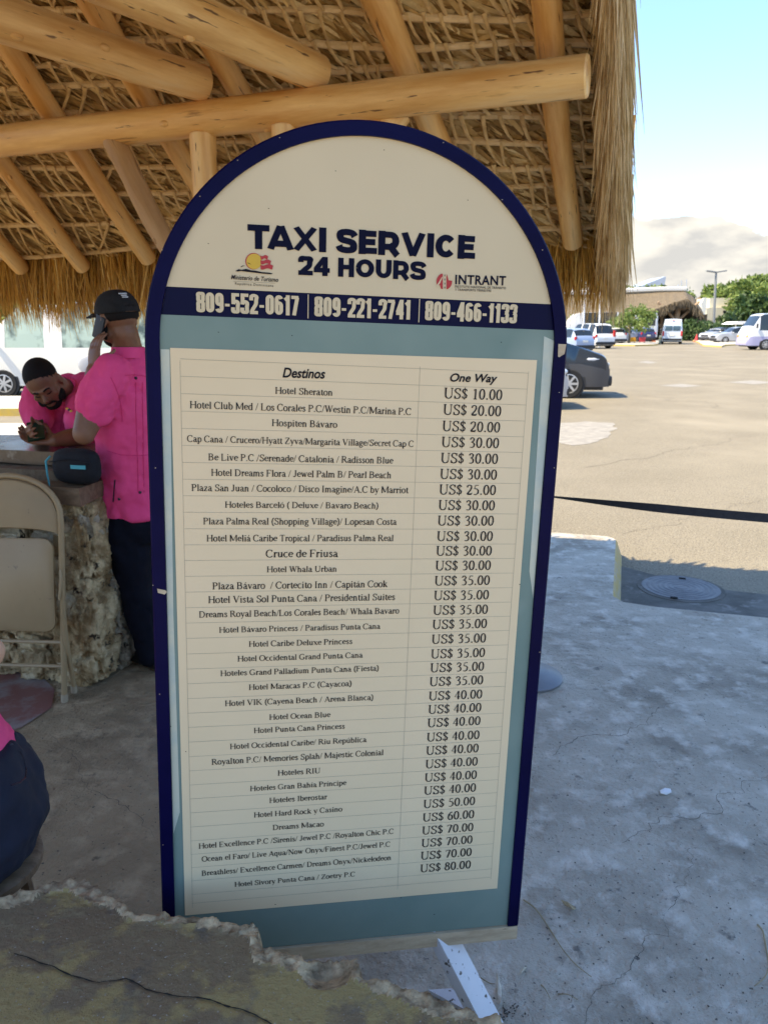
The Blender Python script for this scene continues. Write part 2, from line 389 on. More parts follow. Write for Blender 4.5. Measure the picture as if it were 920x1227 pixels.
m_cream = mat('cream_board_print', (.60, .48, .30), .52, (.64, .515, .325), 2.2, 3)
m_sheet = mat('cream_price_sheet', (.72, .56, .345), .5, (.76, .59, .37), 2.0, 3)
m_teal = mat('teal_board_paint', (.155, .225, .19), .5, (.205, .27, .225), 2.5, 4, spots=((.38, .42, .36), 1.7, .60, .78, 3))
m_ink = mat('black_ink', (.012, .010, .014), .45)
m_inkb = mat('navy_ink', (.003, .004, .018), .5)
m_line = mat('grey_rule_ink', (.36, .31, .23), .5)
m_wood = mat('bare_cream_wood', (.55, .44, .29), .6, (.40, .30, .19), 9, 6, stretch=(1, 6, 6), bump=.2, spots=((.10, .07, .045), 14, .70, .74, 3))
m_tape = mat('clear_tape_edge', (.52, .52, .40), .2, (.40, .46, .40), 9, 5, lo=.42, hi=.6)
m_red = mat('red_ink', (.42, .02, .02), .45); m_yel = mat('yellow_ink', (.60, .36, .03), .45)
for m_ in (m_navy, m_band, m_cream, m_sheet, m_teal, m_ink, m_inkb, m_line): m_.node_tree.nodes['Principled BSDF'].inputs['Specular IOR Level'].default_value = .09
sg = empty('taxi_sign', SW(.4, BOT) * 1.0, 'tall round-topped taxi fare board with navy rim and cream price sheet', 'sign')
def arch(rad, inset, bot, n=64):
    pts = [(CX-rad, bot)] + [(CX - rad*math.cos(math.pi*i/n), TC - rad*math.sin(math.pi*i/n)) for i in range(n+1)] + [(CX+rad, bot)]
    return pts
RIM = .026; TK = .035
inner = arch(RAD-RIM, 0, BOT)
# board body
b = MB(); b.prism([SW(a, t, -TK) for a, t in arch(RAD-.002, 0, BOT)], SN*(TK-.004)); b.build('board', m_wood, sg)
# rim
o_, i_ = arch(RAD, 0, BOT), arch(RAD-RIM, 0, BOT); n = len(o_)
b = MB(); vs = []
for (a, c) in zip(o_, i_):
    vs += [SW(*a, -TK-.003), SW(*a, .003), SW(a[0]+(c[0]-a[0])*.12, a[1]+(c[1]-a[1])*.12, .006), SW(c[0], c[1], .006), SW(c[0], c[1], -.004)]
fs = [(5*i+k, 5*i+k+1, 5*i+k+6, 5*i+k+5) for i in range(n-1) for k in range(4)] + [(0, 1, 2, 3, 4), tuple(5*(n-1)+k for k in (4, 3, 2, 1, 0))]
b.add(vs, fs)
rim = b.build('rim', m_navy, sg)
# face fields
hb_t = [st(195, 342.5)[1], st(660, 365)[1], st(190, 377)[1], st(661, 395.4)[1]]
T1 = (hb_t[0]+hb_t[1])/2; T2 = (hb_t[2]+hb_t[3])/2
print('band', hb_t)
def field(name, poly, m, n_, parent=sg): return MB().add([SW(a, t, n_) for a, t in poly], [tuple(range(len(poly)))]).build(name, m, parent, smooth=False)
rr = RAD-RIM
ups = [(a, t) for a, t in inner[1:-1] if t < T1]
aw = math.sqrt(max(rr*rr-(T1-TC)**2, 0)); xl, xr = CX-aw, CX+aw
head = field('header_panel', [(xl, T1)] + ups + [(xr, T1)], m_cream, 0)
def xat(t): return math.sqrt(rr*rr-(t-TC)**2) if t < TC else rr
band = field('phone_band', [(CX-xat(T1), T1), (CX+xat(T1), T1), (CX+xat(T2), T2), (CX-xat(T2), T2)][::-1], m_band, 0)
low = [(CX-xat(T2), T2)]
tt = T2
while tt < TC: low.append((CX-xat(tt), tt)); tt += .01
low += [(CX-rr, TC), (CX-rr, BOT), (CX+rr, BOT), (CX+rr, TC)]
tt = TC-.005; rl = []
while tt > T2: rl.append((CX+xat(tt), tt)); tt -= .01
low += rl + [(CX+xat(T2), T2)]
teal = field('teal_panel', low, m_teal, 0)
# milky tape strips down the sides of the teal
field('tape_strip', [(CX-rr+.001, TC+.01), (CX-rr+.017, TC+.01), (CX-rr+.012, TC+.52), (CX-rr+.015, BOT-.35), (CX-rr+.001, BOT-.3)], m_tape, .0006)
field('tape_strip', [(CX+rr-.022, T2+.012), (CX+rr-.001, T2+.02), (CX+rr-.001, TC+.50), (CX+rr-.014, TC+.44), (CX+rr-.018, TC+.2)], m_tape, .0006)
# price sheet
c_ = [st(204.1, 416.7), st(642.8, 431.4), st(595.3, 1064), st(222, 1096.4)]
print('sheet', c_)
sheet = field('price_sheet', c_, m_sheet, .0014)
# chips where paint has come off the rim
def chip(pts, n_=.0068): MB().add([SW(*st(x, y), n_) for x, y in pts], [tuple(range(len(pts)))]).build('paint_chip', m_wood, sg, smooth=False)
chip([(667, 412), (676.5, 412.5), (674.5, 424), (668, 428), (666.5, 427)])
chip([(189, 704), (199, 706), (201, 708), (198, 711), (190, 709)])
for (x, y) in ((187, 560), (192, 830), (196, 1010), (640, 900), (668, 470), (662, 560), (645, 780), (628, 1060), (195, 300), (530, 172), (650, 740), (285, 193), (335, 166), (240, 236), (600, 240), (648, 300), (184, 700), (631, 980), (660, 650)):
    chip([(x-.7, y-.3), (x+.8, y-.5), (x+.4, y+.5), (x-.4, y+.4)])
for x, y in ((402, 205), (322, 250), (250, 292), (560, 240), (460, 180), (262, 398), (350, 402), (600, 410), (300, 1110), (520, 1095), (223, 900), (205, 870), (622, 700), (330, 1083), (480, 1075)):
    MB().add([SW(*st(x+.75*math.cos(k_), y+.6*math.sin(k_*1.1)), .0019) for k_ in range(6)], [tuple(range(6))]).build('dirt_speck', m_ink, sg, smooth=False)
# bottom rail
br = [SW(.005, BOT+.002), SW(.798, BOT+.002), SW(.798, BOT+.036), SW(.005, BOT+.036)]
b = MB(); b.prism([p + SN*(-TK+.004) for p in br], SN*(TK+.002)); b.build('bottom_rail', m_wood, sg, smooth=False)
# ---------------- lettering
def sans(txt, x0, y0, x1, y1, h, m, name, parent, bold=0, shear=0, track=1.0, n_=.0012):
    """one line between two photo points on the baseline, cap height h px at its start; sans-serif"""
    cu = bpy.data.curves.new('tmp', 'FONT'); cu.body = txt; cu.size = 1; cu.offset = bold; cu.shear = shear; cu.space_character = track
    cu.resolution_u = 4; cu.fill_mode = 'FRONT'
    ob = bpy.data.objects.new('tmp', cu); COL.objects.link(ob)
    dg = bpy.context.evaluated_depsgraph_get(); me = bpy.data.meshes.new_from_object(ob.evaluated_get(dg), depsgraph=dg)
    bpy.data.objects.remove(ob)
    co = np.empty(len(me.vertices)*3, dtype=np.float32); me.vertices.foreach_get('co', co); co = co.reshape(-1, 3)
    a, c = Vector(st(x0, y0)), Vector(st(x1, y1)); hh = abs(st(x0, y0-h)[1] - a[1])
    wx0, wx1 = co[:, 0].min(), co[:, 0].max(); cap = CAPH + bold*2
    e = (c-a); Ln = e.length; e.normalize(); up = Vector((e[1], -e[0]))
    root = WL[parent.name]
    out = []
    for q in co:
        u_ = (q[0]-wx0)/(wx1-wx0)*Ln; v_ = (q[1]+bold)/cap*hh
        p = SW(a[0]+e[0]*u_+up[0]*v_, a[1]+e[1]*u_+up[1]*v_, n_) - root; out += [p.x, p.y, p.z]
    me.vertices.foreach_set('co', out); me.update()
    me.materials.clear()
    return mesh_obj(name, me, m, parent)
CAPH = .70
cu = bpy.data.curves.new('tmp', 'FONT'); cu.body = 'H'; ob = bpy.data.objects.new('tmp', cu); COL.objects.link(ob)
dg = bpy.context.evaluated_depsgraph_get(); me = bpy.data.meshes.new_from_object(ob.evaluated_get(dg), depsgraph=dg); CAPH = max(v.co.y for v in me.vertices)
bpy.data.objects.remove(ob); print('CAPH', CAPH)
# heavy sans drawn with a broad pen: w = pen width on a cap height of 1
def harc(cx, cy, rx, ry, a0, a1, n=14): return [(cx+rx*math.cos(R(a0+(a1-a0)*i/n)), cy+ry*math.sin(R(a0+(a1-a0)*i/n))) for i in range(n+1)]
def HV(w, W_):
    h = w/2; o = 1-h; r = W_-h; c = W_/2; g = {}
    rx, ry = c-h, min(.5-h, (c-h)*1.15)
    def oval(): return [[(h, ry+h), (h, o-ry)] + harc(c, o-ry, rx, ry, 180, 0)[1:] + [(r, ry+h)] + harc(c, h+ry, rx, ry, 0, -180)[1:]]
    g['T'] = [[(0, o), (W_, o)], [(c, o), (c, 0)]]
    g['A'] = [[(w*.42, 0), (c-.01, 1)], [(W_-w*.42, 0), (c+.01, 1)], [(w*.8, .26), (W_-w*.8, .26)]]
    g['X'] = [[(w*.55, 0), (W_-w*.45, 1)], [(W_-w*.45, 0), (w*.55, 1)]]
    g['I'] = [[(h, 0), (h, 1)]]
    g['E'] = [[(h, 0), (h, 1)], [(h, o), (W_*.95, o)], [(h, .51), (W_*.9, .51)], [(h, h), (W_, h)]]
    g['R'] = [[(h, 0), (h, 1)], [(h, o), (W_*.58, o)]+harc(W_*.58, o-(.28-h*.2), W_*.42-h, .28-h*.2, 90, -90)+[(h, o-.56+h*.4)], [(W_*.5, .44), (W_-h*.5, 0)]]
    g['V'] = [[(w*.5, 1), (c, 0)], [(W_-w*.5, 1), (c, 0)]]
    g['H'] = [[(h, 0), (h, 1)], [(r, 0), (r, 1)], [(h, .52), (r, .52)]]
    g['U'] = [[(h, 1), (h, h+ry)] + harc(c, h+ry, rx, ry, 180, 360)[1:] + [(r, 1)]]
    g['O'] = oval(); g['0'] = oval()
    g['C'] = [harc(c, .5, rx, .5-h, 38, 322, 22)]
    def sm(p, n=5):
        o_ = []
        for i in range(len(p)-1):
            q0, q1, q2, q3 = [np.array(p[min(max(i+k, 0), len(p)-1)], float) for k in (-1, 0, 1, 2)]
            for t_ in range(n): u_ = t_/n; o_.append(tuple(.5*((2*q1)+(q2-q0)*u_+(2*q0-5*q1+4*q2-q3)*u_*u_+(3*q1-q0-3*q2+q3)*u_**3)))
        return o_ + [tuple(p[-1])]
    v = w*.86/2
    g['S'] = [sm([(W_-h*.75, .70), (W_*.76, 1-v*1.35), (c, 1-v), (W_*.24, 1-v*1.3), (h, .72), (W_*.26, .565), (c, .51), (W_*.76, .44), (r, .285), (W_*.77, v*1.3), (c, v), (W_*.22, v*1.4), (h*.75, .31)])]
    g['2'] = [sm([(h*.8, .68), (W_*.2, .87), (c, 1-v), (W_*.83, .86), (r, .70), (W_*.74, .50), (W_*.45, .30), (h, .13)]), [(0, v), (W_, v)]]
    g['4'] = [[(W_*.70, 0), (W_*.70, 1)], [(W_*.66, .96), (h*.8, .36)], [(0, .30), (W_, .30)]]
    g['1'] = [[(W_*.62, 0), (W_*.62, 1)], [(W_*.12, .76), (W_*.62, .88)]]
    g['3'] = [sm([(h*.9, .72), (W_*.24, .89), (c, 1-v), (W_*.80, .88), (r, .74), (W_*.78, .59), (c, .53)]), sm([(c, .53), (W_*.8, .46), (r, .28), (W_*.8, .12), (c, v), (W_*.22, .11), (h*.9, .30)])]
    g['5'] = [[(W_*.96, 1-v), (h*1.1, 1-v)], [(h*1.1, 1), (h*1.1, .46)], sm([(h, .50), (c, .60), (W_*.80, .54), (r, .36), (r, .22), (W_*.78, .10), (c, v), (W_*.22, .11), (h*.9, .30)])]
    g['6'] = [[(h, ry+h), (h, o-ry)] + harc(c, o-ry, rx, ry, 180, 15), [(h, .58-ry*1)] + harc(c, .60-ry, rx, ry, 180, 0) + [(r, ry+h)] + harc(c, h+ry, rx, ry, 0, -180)[1:]]
    g['7'] = [[(0, o), (W_-h*.4, o)], [(W_-h*1.1, o), (W_*.36, 0)]]
    g['8'] = [sm([(c, 1-v), (W_*.22, .90), (h, .76), (W_*.24, .59), (c, .53), (W_*.76, .59), (r, .76), (W_*.78, .90), (c, 1-v)]), sm([(c, .53), (W_*.22, .46), (h, .28), (W_*.22, .11), (c, v), (W_*.78, .11), (r, .28), (W_*.78, .46), (c, .53)])]
    g['9'] = [[(r, 1-ry-h), (r, h+ry)] + harc(c, h+ry, rx, ry, 0, -165), [(r, .44+ry)] + harc(c, .42+ry, rx, ry, 0, -180)+ [(h, 1-ry-h)] + harc(c, o-ry, rx, ry, 180, 0)]
    g['-'] = [[(W_*.05, .40), (W_*.62, .40)]]; g['|'] = [[(W_*.5, -.12), (W_*.5, 1.08)]]
    return g
HW = {'I': 0, '|': .7, '-': .7, ' ': .36}
def heavy(txt, x0, y0, x1, y1, h, m, name, parent, w, W_, gap, n_=.0012, widths={}):
    pen = 0; items = []
    for ch in txt:
        if ch == ' ': pen += W_*.36 + gap; continue
        cw = widths.get(ch, W_); gs = HV(w, cw)[ch]; adv = w if ch == 'I' else (cw*.7 if ch in '-|' else cw)
        items.append((pen, gs, ch, (w*.22 if ch == '|' else w*.8 if ch == '-' else w))); pen += adv + gap - (.12 if ch in 'TA' else 0)
    pen -= gap
    a, c = Vector(st(x0, y0)), Vector(st(x1, y1)); hh = abs(st(x0, y0-h)[1]-a[1]); e = c-a; Ln = e.length; e.normalize(); up = Vector((e[1], -e[0]))
    for px, gs, ch, ww in items:
        mb = MB(); z = 0
        for ln_ in gs:
            m2 = len(ln_); vs = []; z += 1
            for i in range(m2):
                p, q = ln_[max(i-1, 0)], ln_[min(i+1, m2-1)]; dx, dy = (q[0]-p[0])*Ln/pen, (q[1]-p[1])*hh; l_ = math.hypot(dx, dy) or 1
                dx /= l_; dy /= l_; wx = ww*hh*(.84+.18*dy*dy)/2
                X_, Y_ = (px+ln_[i][0])*Ln/pen, ln_[i][1]*hh
                for s2 in (1, -1):
                    xx, yy = X_-dy*wx*s2, Y_+dx*wx*s2
                    if ch in 'AVX47': yy = min(max(yy, 0), hh)
                    p3 = (a[0]+e[0]*xx+up[0]*yy, a[1]+e[1]*xx+up[1]*yy); vs.append(SW(p3[0], p3[1], n_+z*3e-5))
            mb.add(vs, [(2*i, 2*i+1, 2*i+3, 2*i+2) for i in range(m2-1)])
        mb.build(name, m, parent, smooth=False, fixn=False)
heavy('TAXI SERVICE', 297, 298, 568.5, 311, 30, m_inkb, 'title_letter', head, .30, .82, .03, widths={'A': 1.0, 'X': .98, 'V': 1.0, 'T': .80, 'E': .72, 'C': .86, 'R': .84})
heavy('24 HOURS', 357.5, 329.5, 510, 336, 23, m_inkb, 'title_letter', head, .29, .80, .045, widths={'2': .68, '4': .76, 'O': .92})
heavy('809-552-0617 | 809-221-2741 | 809-466-1133', 236, 374, 618, 387.6, 24.5, m_cream, 'phone_digit', band, .19, .43, .06, widths={'1': .33})
sans('INTRANT', 545, 340.7, 605.5, 342.2, 11.5, m_inkb, 'agency_lettering', head, bold=.022, track=1.08)
sans('INSTITUTO NACIONAL DE TRÁNSITO', 544.5, 344.6, 605.5, 346.6, 2.7, m_ink, 'agency_lettering', head, bold=.008, track=1.05)
sans('Y TRANSPORTE TERRESTRE', 544.5, 348.4, 588, 349.8, 2.7, m_ink, 'agency_lettering', head, bold=.008, track=1.05)
sans('Ministerio de Turismo', 277, 334.6, 333.5, 338, 5.4, m_ink, 'ministry_lettering', head, bold=.012, shear=.25)
sans('República Dominicana', 282, 341.2, 327.5, 343.8, 3.0, m_ink, 'ministry_lettering', head, bold=0, track=1.25)
def patch(name, pts, m, n_, parent): return MB().add([SW(*st(x, y), n_) for x, y in pts], [tuple(range(len(pts)))]).build(name, m, parent, smooth=False)
patch('logo_rule', [(280, 336.7), (330, 339.2), (330, 339.6), (280, 337.1)], m_line, .0012, head)
patch('logo_sun', [(304+9.9*math.cos(a), 313+9.9*math.sin(a)) for a in [2*math.pi*i/28 for i in range(28)]], m_red, .0010, head)
patch('logo_sun', [(304.6+9.2*math.cos(a), 313.3+9.3*math.sin(a)) for a in [2*math.pi*i/28 for i in range(28)]], m_yel, .0013, head)
for y0, x1, dy in ((306.2, 321.5, 4.2), (311.6, 325, 4.6), (317.2, 327.4, 5.2)):
    top_ = [(312+(x1-312)*i/8, y0 + .9*math.sin(i*.9)+.15*i*.3) for i in range(9)]
    bot_ = [(312.5+(x1-1.2-312.5)*i/8, y0+dy + .8*math.sin(i*.9+.4)) for i in range(8, -1, -1)]
    patch('logo_wave', top_+bot_, m_red, .0016, head)
patch('logo_hills', [(282, 325), (286, 322.6), (290, 323.4), (295, 322.2), (301, 324), (306, 324.4), (314, 326.2), (321, 326.6), (327, 327.6), (325, 328.8), (315, 328), (305, 326.8), (296, 325.8), (289, 324.8), (285, 325.4)], m_ink, .0018, head)
patch('logo_bird', [(288.5, 319.8), (291, 318.2), (294, 318.6), (291.4, 319), (289, 320.4)], m_ink, .0018, head)
patch('logo_bird', [(296, 314.8), (298.5, 315.2), (301.5, 317.2), (298.2, 316)], m_ink, .0018, head)
cxl, cyl, rl_ = 532, 337.3, 9.4
left = [(cxl-1.8, cyl-9.2)] + [(cxl+rl_*math.cos(a), cyl+10*math.sin(a)) for a in [R(258-i*8) for i in range(1, 15)]] + [(526.5, 341), (528, 346), (cxl-1.8, cyl+9.2)]
patch('logo_disc', left, m_red, .0012, head)
right = [(cxl+2.6, cyl-9.2), (cxl+4, cyl-6), (cxl+5, cyl-1.5)] + [(cxl+rl_*math.cos(a), cyl+10*math.sin(a)) for a in [R(-5+i*8) for i in range(0, 10)]] + [(cxl+2.6, cyl+9.4)]
patch('logo_disc', right, m_red, .0012, head)
patch('logo_lane', [(522.6, 342.5), (525.5, 338), (529.3, 331.5), (529.6, 333), (526.6, 339.5), (523.6, 344)], m_cream, .0016, head)
for k in range(4): patch('logo_dash', [(cxl+.1, cyl-8.2+k*4.8), (cxl+.9, cyl-8.2+k*4.8), (cxl+.9, cyl-6+k*4.8), (cxl+.1, cyl-6+k*4.8)], m_ink, .0012, head)

# ---------------- a small serif typeface drawn with a broad nib (em: cap height 1, x height .68)
def arc(cx, cy, rx, ry, a0, a1, n=9): return [(cx+rx*math.cos(R(a0+(a1-a0)*i/n)), cy+ry*math.sin(R(a0+(a1-a0)*i/n))) for i in range(n+1)]
X = .68
def S(x, y0, y1, s0=.135, s1=.135):   # stem with serifs; s0 / s1 half serif length bottom / top
    o = [('k', [(x, y0), (x, y1)])]
    if s0: o.append(('t', [(x-s0, y0+.02), (x+s0, y0+.02)]))
    if s1: o.append(('t', [(x-s1, y1-.02), (x+s1, y1-.02)]))
    return o
def LS(x, y0, y1, s0=.13):          # lower-case stem: flag at the top left only
    return [('k', [(x, y0), (x, y1)]), ('t', [(x-.11, y1-.05), (x, y1-.01)])] + ([('t', [(x-s0, y0+.02), (x+s0, y0+.02)])] if s0 else [])
G = {}
def gl(ch, adv, *st_):
    o = []
    for q in st_: o += q if isinstance(q, list) else [q]
    G[ch] = (adv, o)
n, k, t = (lambda p: ('n', p)), (lambda p: ('k', p)), (lambda p: ('t', p))
gl(' ', .36)
gl('H', 1.02, S(.18, 0, 1), S(.84, 0, 1), t([(.18, .52), (.84, .52)]))
gl('L', .84, S(.18, 0, 1), t([(.18, .02), (.72, .02), (.78, .22)]))
gl('C', .92, n(arc(.5, .5, .42, .5, 48, 318, 16)), t([(.79, .98), (.79, .72)]))
gl('G', 1.0, n(arc(.5, .5, .42, .5, 48, 300, 16)), k([(.80, .38), (.80, .06)]), t([(.64, .40), (.92, .40)]), t([(.78, .97), (.78, .74)]))
gl('O', 1.0, n(arc(.5, .5, .42, .5, 0, 360, 22)))
gl('P', .80, S(.18, 0, 1), n([(.18, .98), (.42, .98)]+arc(.42, .74, .26, .24, 90, -90, 9)+[(.18, .50)]))
gl('R', .96, S(.18, 0, 1), n([(.18, .98), (.42, .98)]+arc(.42, .75, .25, .23, 90, -90, 9)+[(.18, .52)]), k([(.44, .52), (.84, .02)]), t([(.74, .02), (.96, .02)]))
gl('B', .92, S(.18, 0, 1), n([(.18, .98), (.42, .98)]+arc(.42, .76, .24, .22, 90, -90, 8)+[(.2, .54)]), n([(.42, .54)]+arc(.46, .28, .28, .26, 90, -90, 9)+[(.18, .02)]))
gl('D', 1.0, S(.18, 0, 1), n([(.18, .98), (.40, .98)]+arc(.42, .5, .44, .48, 90, -90, 14)+[(.18, .02)]))
gl('E', .86, S(.18, 0, 1), t([(.18, .98), (.72, .98), (.74, .80)]), t([(.18, .52), (.56, .52)]), t([(.56, .62), (.56, .42)]), t([(.18, .02), (.74, .02), (.79, .22)]))
gl('F', .80, S(.18, 0, 1), t([(.18, .98), (.72, .98), (.74, .78)]), t([(.18, .52), (.54, .52)]), t([(.54, .62), (.54, .42)]))
gl('I', .48, S(.24, 0, 1))
gl('J', .56, k([(.34, .98), (.34, .22), (.26, .04)]), t([(.22, .98), (.46, .98)]), n([(.30, .10), (.18, .0), (.06, .06), (.06, .14)]))
gl('K', 1.0, S(.18, 0, 1), t([(.20, .42), (.74, .96)]), k([(.38, .58), (.84, .02)]), t([(.62, .98), (.86, .98)]), t([(.72, .02), (.98, .02)]))
gl('M', 1.24, S(.16, 0, 1, .10, .12), S(1.06, 0, 1, .12, .12), k([(.18, .98), (.60, .10)]), t([(.60, .10), (1.04, .98)]))
gl('N', 1.02, t([(.18, .0), (.18, .98)]), t([(.06, .02), (.30, .02)]), t([(.04, .98), (.26, .98)]), k([(.18, .98), (.84, .04)]), t([(.84, .02), (.84, .98)]), t([(.72, .98), (.96, .98)]))
gl('S', .76, n([(.64, .78), (.60, .92), (.40, 1.0), (.20, .92), (.14, .76), (.24, .60), (.44, .50), (.62, .38), (.66, .22), (.56, .06), (.36, 0), (.18, .06), (.12, .22)]), t([(.65, 1.0), (.65, .72)]), t([(.11, .30), (.11, .0)]))
gl('T', .86, S(.43, 0, 1, .12, 0), t([(.06, .80), (.08, .98), (.78, .98), (.80, .80)]))
gl('U', 1.0, k([(.20, .98), (.20, .34), (.24, .14)]), n([(.22, .20), (.34, .04), (.52, .0), (.70, .06), (.80, .24)]), t([(.82, .26), (.82, .98)]), t([(.08, .98), (.34, .98)]), t([(.70, .98), (.94, .98)]))
gl('V', .98, k([(.16, .98), (.50, .02)]), t([(.50, .02), (.84, .98)]), t([(.04, .98), (.30, .98)]), t([(.72, .98), (.96, .98)]))
gl('W', 1.28, k([(.16, .98), (.42, .04)]), t([(.42, .04), (.66, .92)]), k([(.62, .98), (.88, .04)]), t([(.88, .04), (1.14, .98)]), t([(.04, .98), (.30, .98)]), t([(1.02, .98), (1.26, .98)]), t([(.52, .98), (.74, .98)]))
gl('A', .98, t([(.14, .02), (.48, .98)]), k([(.48, .98), (.84, .02)]), t([(.26, .34), (.70, .34)]), t([(.02, .02), (.26, .02)]), t([(.70, .02), (.98, .02)]))
gl('Z', .86, t([(.12, .78), (.14, .98), (.74, .98)]), k([(.70, .96), (.12, .04)]), t([(.10, .02), (.74, .02), (.80, .24)]))
gl('a', .64, n([(.14, .54), (.20, .66), (.36, .68), (.44, .58)]), k([(.46, .56), (.46, .10), (.54, .02), (.62, .06)]), n([(.46, .42), (.22, .34), (.10, .20), (.14, .04), (.30, .02), (.46, .14)]))
gl('b', .70, LS(.16, 0, 1, 0), n([(.16, .48)]+arc(.36, .33, .24, .34, 125, -150, 12)))
gl('c', .62, n(arc(.36, .34, .26, .34, 50, 315, 13)))
gl('d', .70, LS(.54, .02, 1, 0), n(arc(.34, .33, .24, .34, 40, 320, 13)), t([(.54, .04), (.66, .04)]))
gl('e', .62, n([(.12, .40), (.56, .40)]+arc(.34, .36, .24, .31, 10, 320, 14)))
gl('f', .46, k([(.22, 0), (.22, .78), (.28, .94)]), n([(.24, .84), (.34, .98), (.48, .94)]), t([(.08, .66), (.42, .66)]), t([(.10, .02), (.36, .02)]))
gl('g', .68, n(arc(.32, .46, .20, .22, 0, 360, 14)), n([(.20, .26), (.14, .14), (.30, .08), (.52, .04), (.60, -.10), (.50, -.26), (.26, -.30), (.10, -.20), (.14, -.06), (.26, .04)]), t([(.48, .60), (.66, .64)]))
gl('h', .74, LS(.18, 0, 1), n([(.18, .46), (.32, .66), (.48, .64)]), k([(.55, .0), (.55, .48), (.46, .64)]), t([(.45, .02), (.66, .02)]))
gl('i', .38, LS(.20, 0, .68), ('d', [(.19, .90)]))
gl('í', .38, LS(.20, 0, .68), t([(.16, .82), (.34, 1.0)]))
gl('j', .40, k([(.22, .68), (.22, -.16), (.10, -.28)]), ('d', [(.21, .90)]))
gl('k', .72, LS(.18, 0, 1), t([(.18, .28), (.52, .64)]), k([(.30, .42), (.58, .04)]), t([(.42, .66), (.64, .66)]), t([(.50, .02), (.72, .02)]))
gl('l', .38, LS(.20, 0, 1))
gl('m', 1.10, LS(.18, 0, .68), n([(.18, .46), (.30, .66), (.46, .64)]), k([(.52, 0), (.52, .50), (.44, .64)]), n([(.52, .46), (.66, .66), (.82, .64)]), k([(.90, 0), (.90, .50), (.80, .64)]), t([(.42, .02), (.62, .02)]), t([(.80, .02), (1.02, .02)]))
gl('n', .74, LS(.18, 0, .68), n([(.18, .46), (.32, .66), (.48, .64)]), k([(.55, 0), (.55, .48), (.46, .64)]), t([(.45, .02), (.66, .02)]))
gl('o', .68, n(arc(.34, .34, .26, .34, 0, 360, 18)))
gl('p', .70, LS(.18, -.30, .68), n([(.18, .50)]+arc(.38, .33, .23, .34, 125, -150, 12)))
gl('q', .70, n(arc(.34, .33, .24, .34, 40, 320, 13)), k([(.54, -.30), (.54, .66)]), t([(.44, -.28), (.64, -.28)]))
gl('r', .50, LS(.18, 0, .68), n([(.18, .44), (.30, .64), (.44, .64)]), ('d', [(.43, .60)]))
gl('s', .54, n([(.42, .52), (.34, .66), (.18, .66), (.12, .54), (.20, .42), (.38, .30), (.44, .16), (.34, .02), (.18, .02), (.10, .16)]))
gl('t', .44, k([(.22, .84), (.22, .12), (.30, .02), (.42, .08)]), t([(.08, .66), (.40, .66)]))
gl('u', .74, LS(.18, .12, .68, 0), n([(.18, .20), (.26, .03), (.40, .03), (.54, .20)]), k([(.56, .68), (.56, .04)]), t([(.45, .65), (.56, .67)]), t([(.56, .04), (.68, .04)]))
gl('w', 1.0, k([(.14, .66), (.32, .02)]), t([(.32, .02), (.50, .60)]), k([(.48, .66), (.66, .02)]), t([(.66, .02), (.86, .66)]), t([(.04, .66), (.24, .66)]), t([(.76, .66), (.96, .66)]))
gl('v', .70, k([(.14, .66), (.36, .02)]), t([(.36, .02), (.58, .66)]), t([(.04, .66), (.26, .66)]), t([(.48, .66), (.68, .66)]))
gl('x', .70, k([(.14, .66), (.58, .02)]), t([(.58, .66), (.14, .02)]), t([(.04, .66), (.24, .66)]), t([(.48, .02), (.68, .02)]))
gl('y', .70, k([(.14, .66), (.37, .06)]), t([(.60, .66), (.30, -.20), (.20, -.30), (.10, -.26)]), t([(.04, .66), (.26, .66)]), t([(.50, .66), (.70, .66)]))
gl('z', .62, t([(.12, .52), (.12, .66), (.52, .66)]), k([(.50, .64), (.12, .04)]), t([(.10, .02), (.52, .02), (.56, .16)]))
G['á'] = (G['a'][0], G['a'][1] + [t([(.26, .80), (.42, 1.0)])]); G['ó'] = (G['o'][0], G['o'][1] + [t([(.30, .80), (.46, 1.0)])]); G['ú'] = (G['u'][0], G['u'][1] + [t([(.32, .80), (.48, 1.0)])])
gl('.', .34, ('d', [(.17, .06)])); gl('/', .42, t([(.04, -.04), (.38, 1.0)]))
gl('(', .44, n([(.38, 1.04), (.20, .80), (.13, .42), (.20, .02), (.38, -.22)])); gl(')', .44, n([(.06, 1.04), (.24, .80), (.31, .42), (.24, .02), (.06, -.22)]))
gl('0', .70, n(arc(.35, .5, .24, .49, 0, 360, 20)))
gl('1', .70, k([(.38, 0), (.38, .98)]), t([(.18, .86), (.38, .96)]), t([(.20, .02), (.54, .02)]))
gl('2', .70, n([(.10, .74), (.16, .92), (.34, .99), (.52, .90), (.54, .70), (.42, .44), (.24, .22), (.10, .06)]), k([(.12, .05), (.56, .05)]), t([(.56, .05), (.62, .20)]))
gl('3', .70, n([(.12, .80), (.22, .96), (.40, .98), (.52, .84), (.46, .64), (.28, .54), (.46, .48), (.56, .32), (.52, .10), (.34, .0), (.14, .04)]))
gl('4', .70, k([(.46, 0), (.46, .98)]), t([(.46, .96), (.08, .28), (.62, .28)]))
gl('5', .70, t([(.56, .97), (.24, .97), (.16, .60)]), n([(.16, .60), (.40, .60), (.56, .44), (.54, .16), (.36, 0), (.12, .04)]))
gl('6', .70, n([(.58, .96), (.34, .86), (.16, .58), (.12, .32)]), n(arc(.36, .30, .23, .30, 0, 360, 16)))
gl('7', .70, t([(.10, .78), (.14, .95), (.58, .95)]), k([(.58, .93), (.28, 0)]))
gl('8', .70, n(arc(.35, .76, .18, .22, 0, 360, 14)), n(arc(.35, .27, .23, .27, 0, 360, 14)))
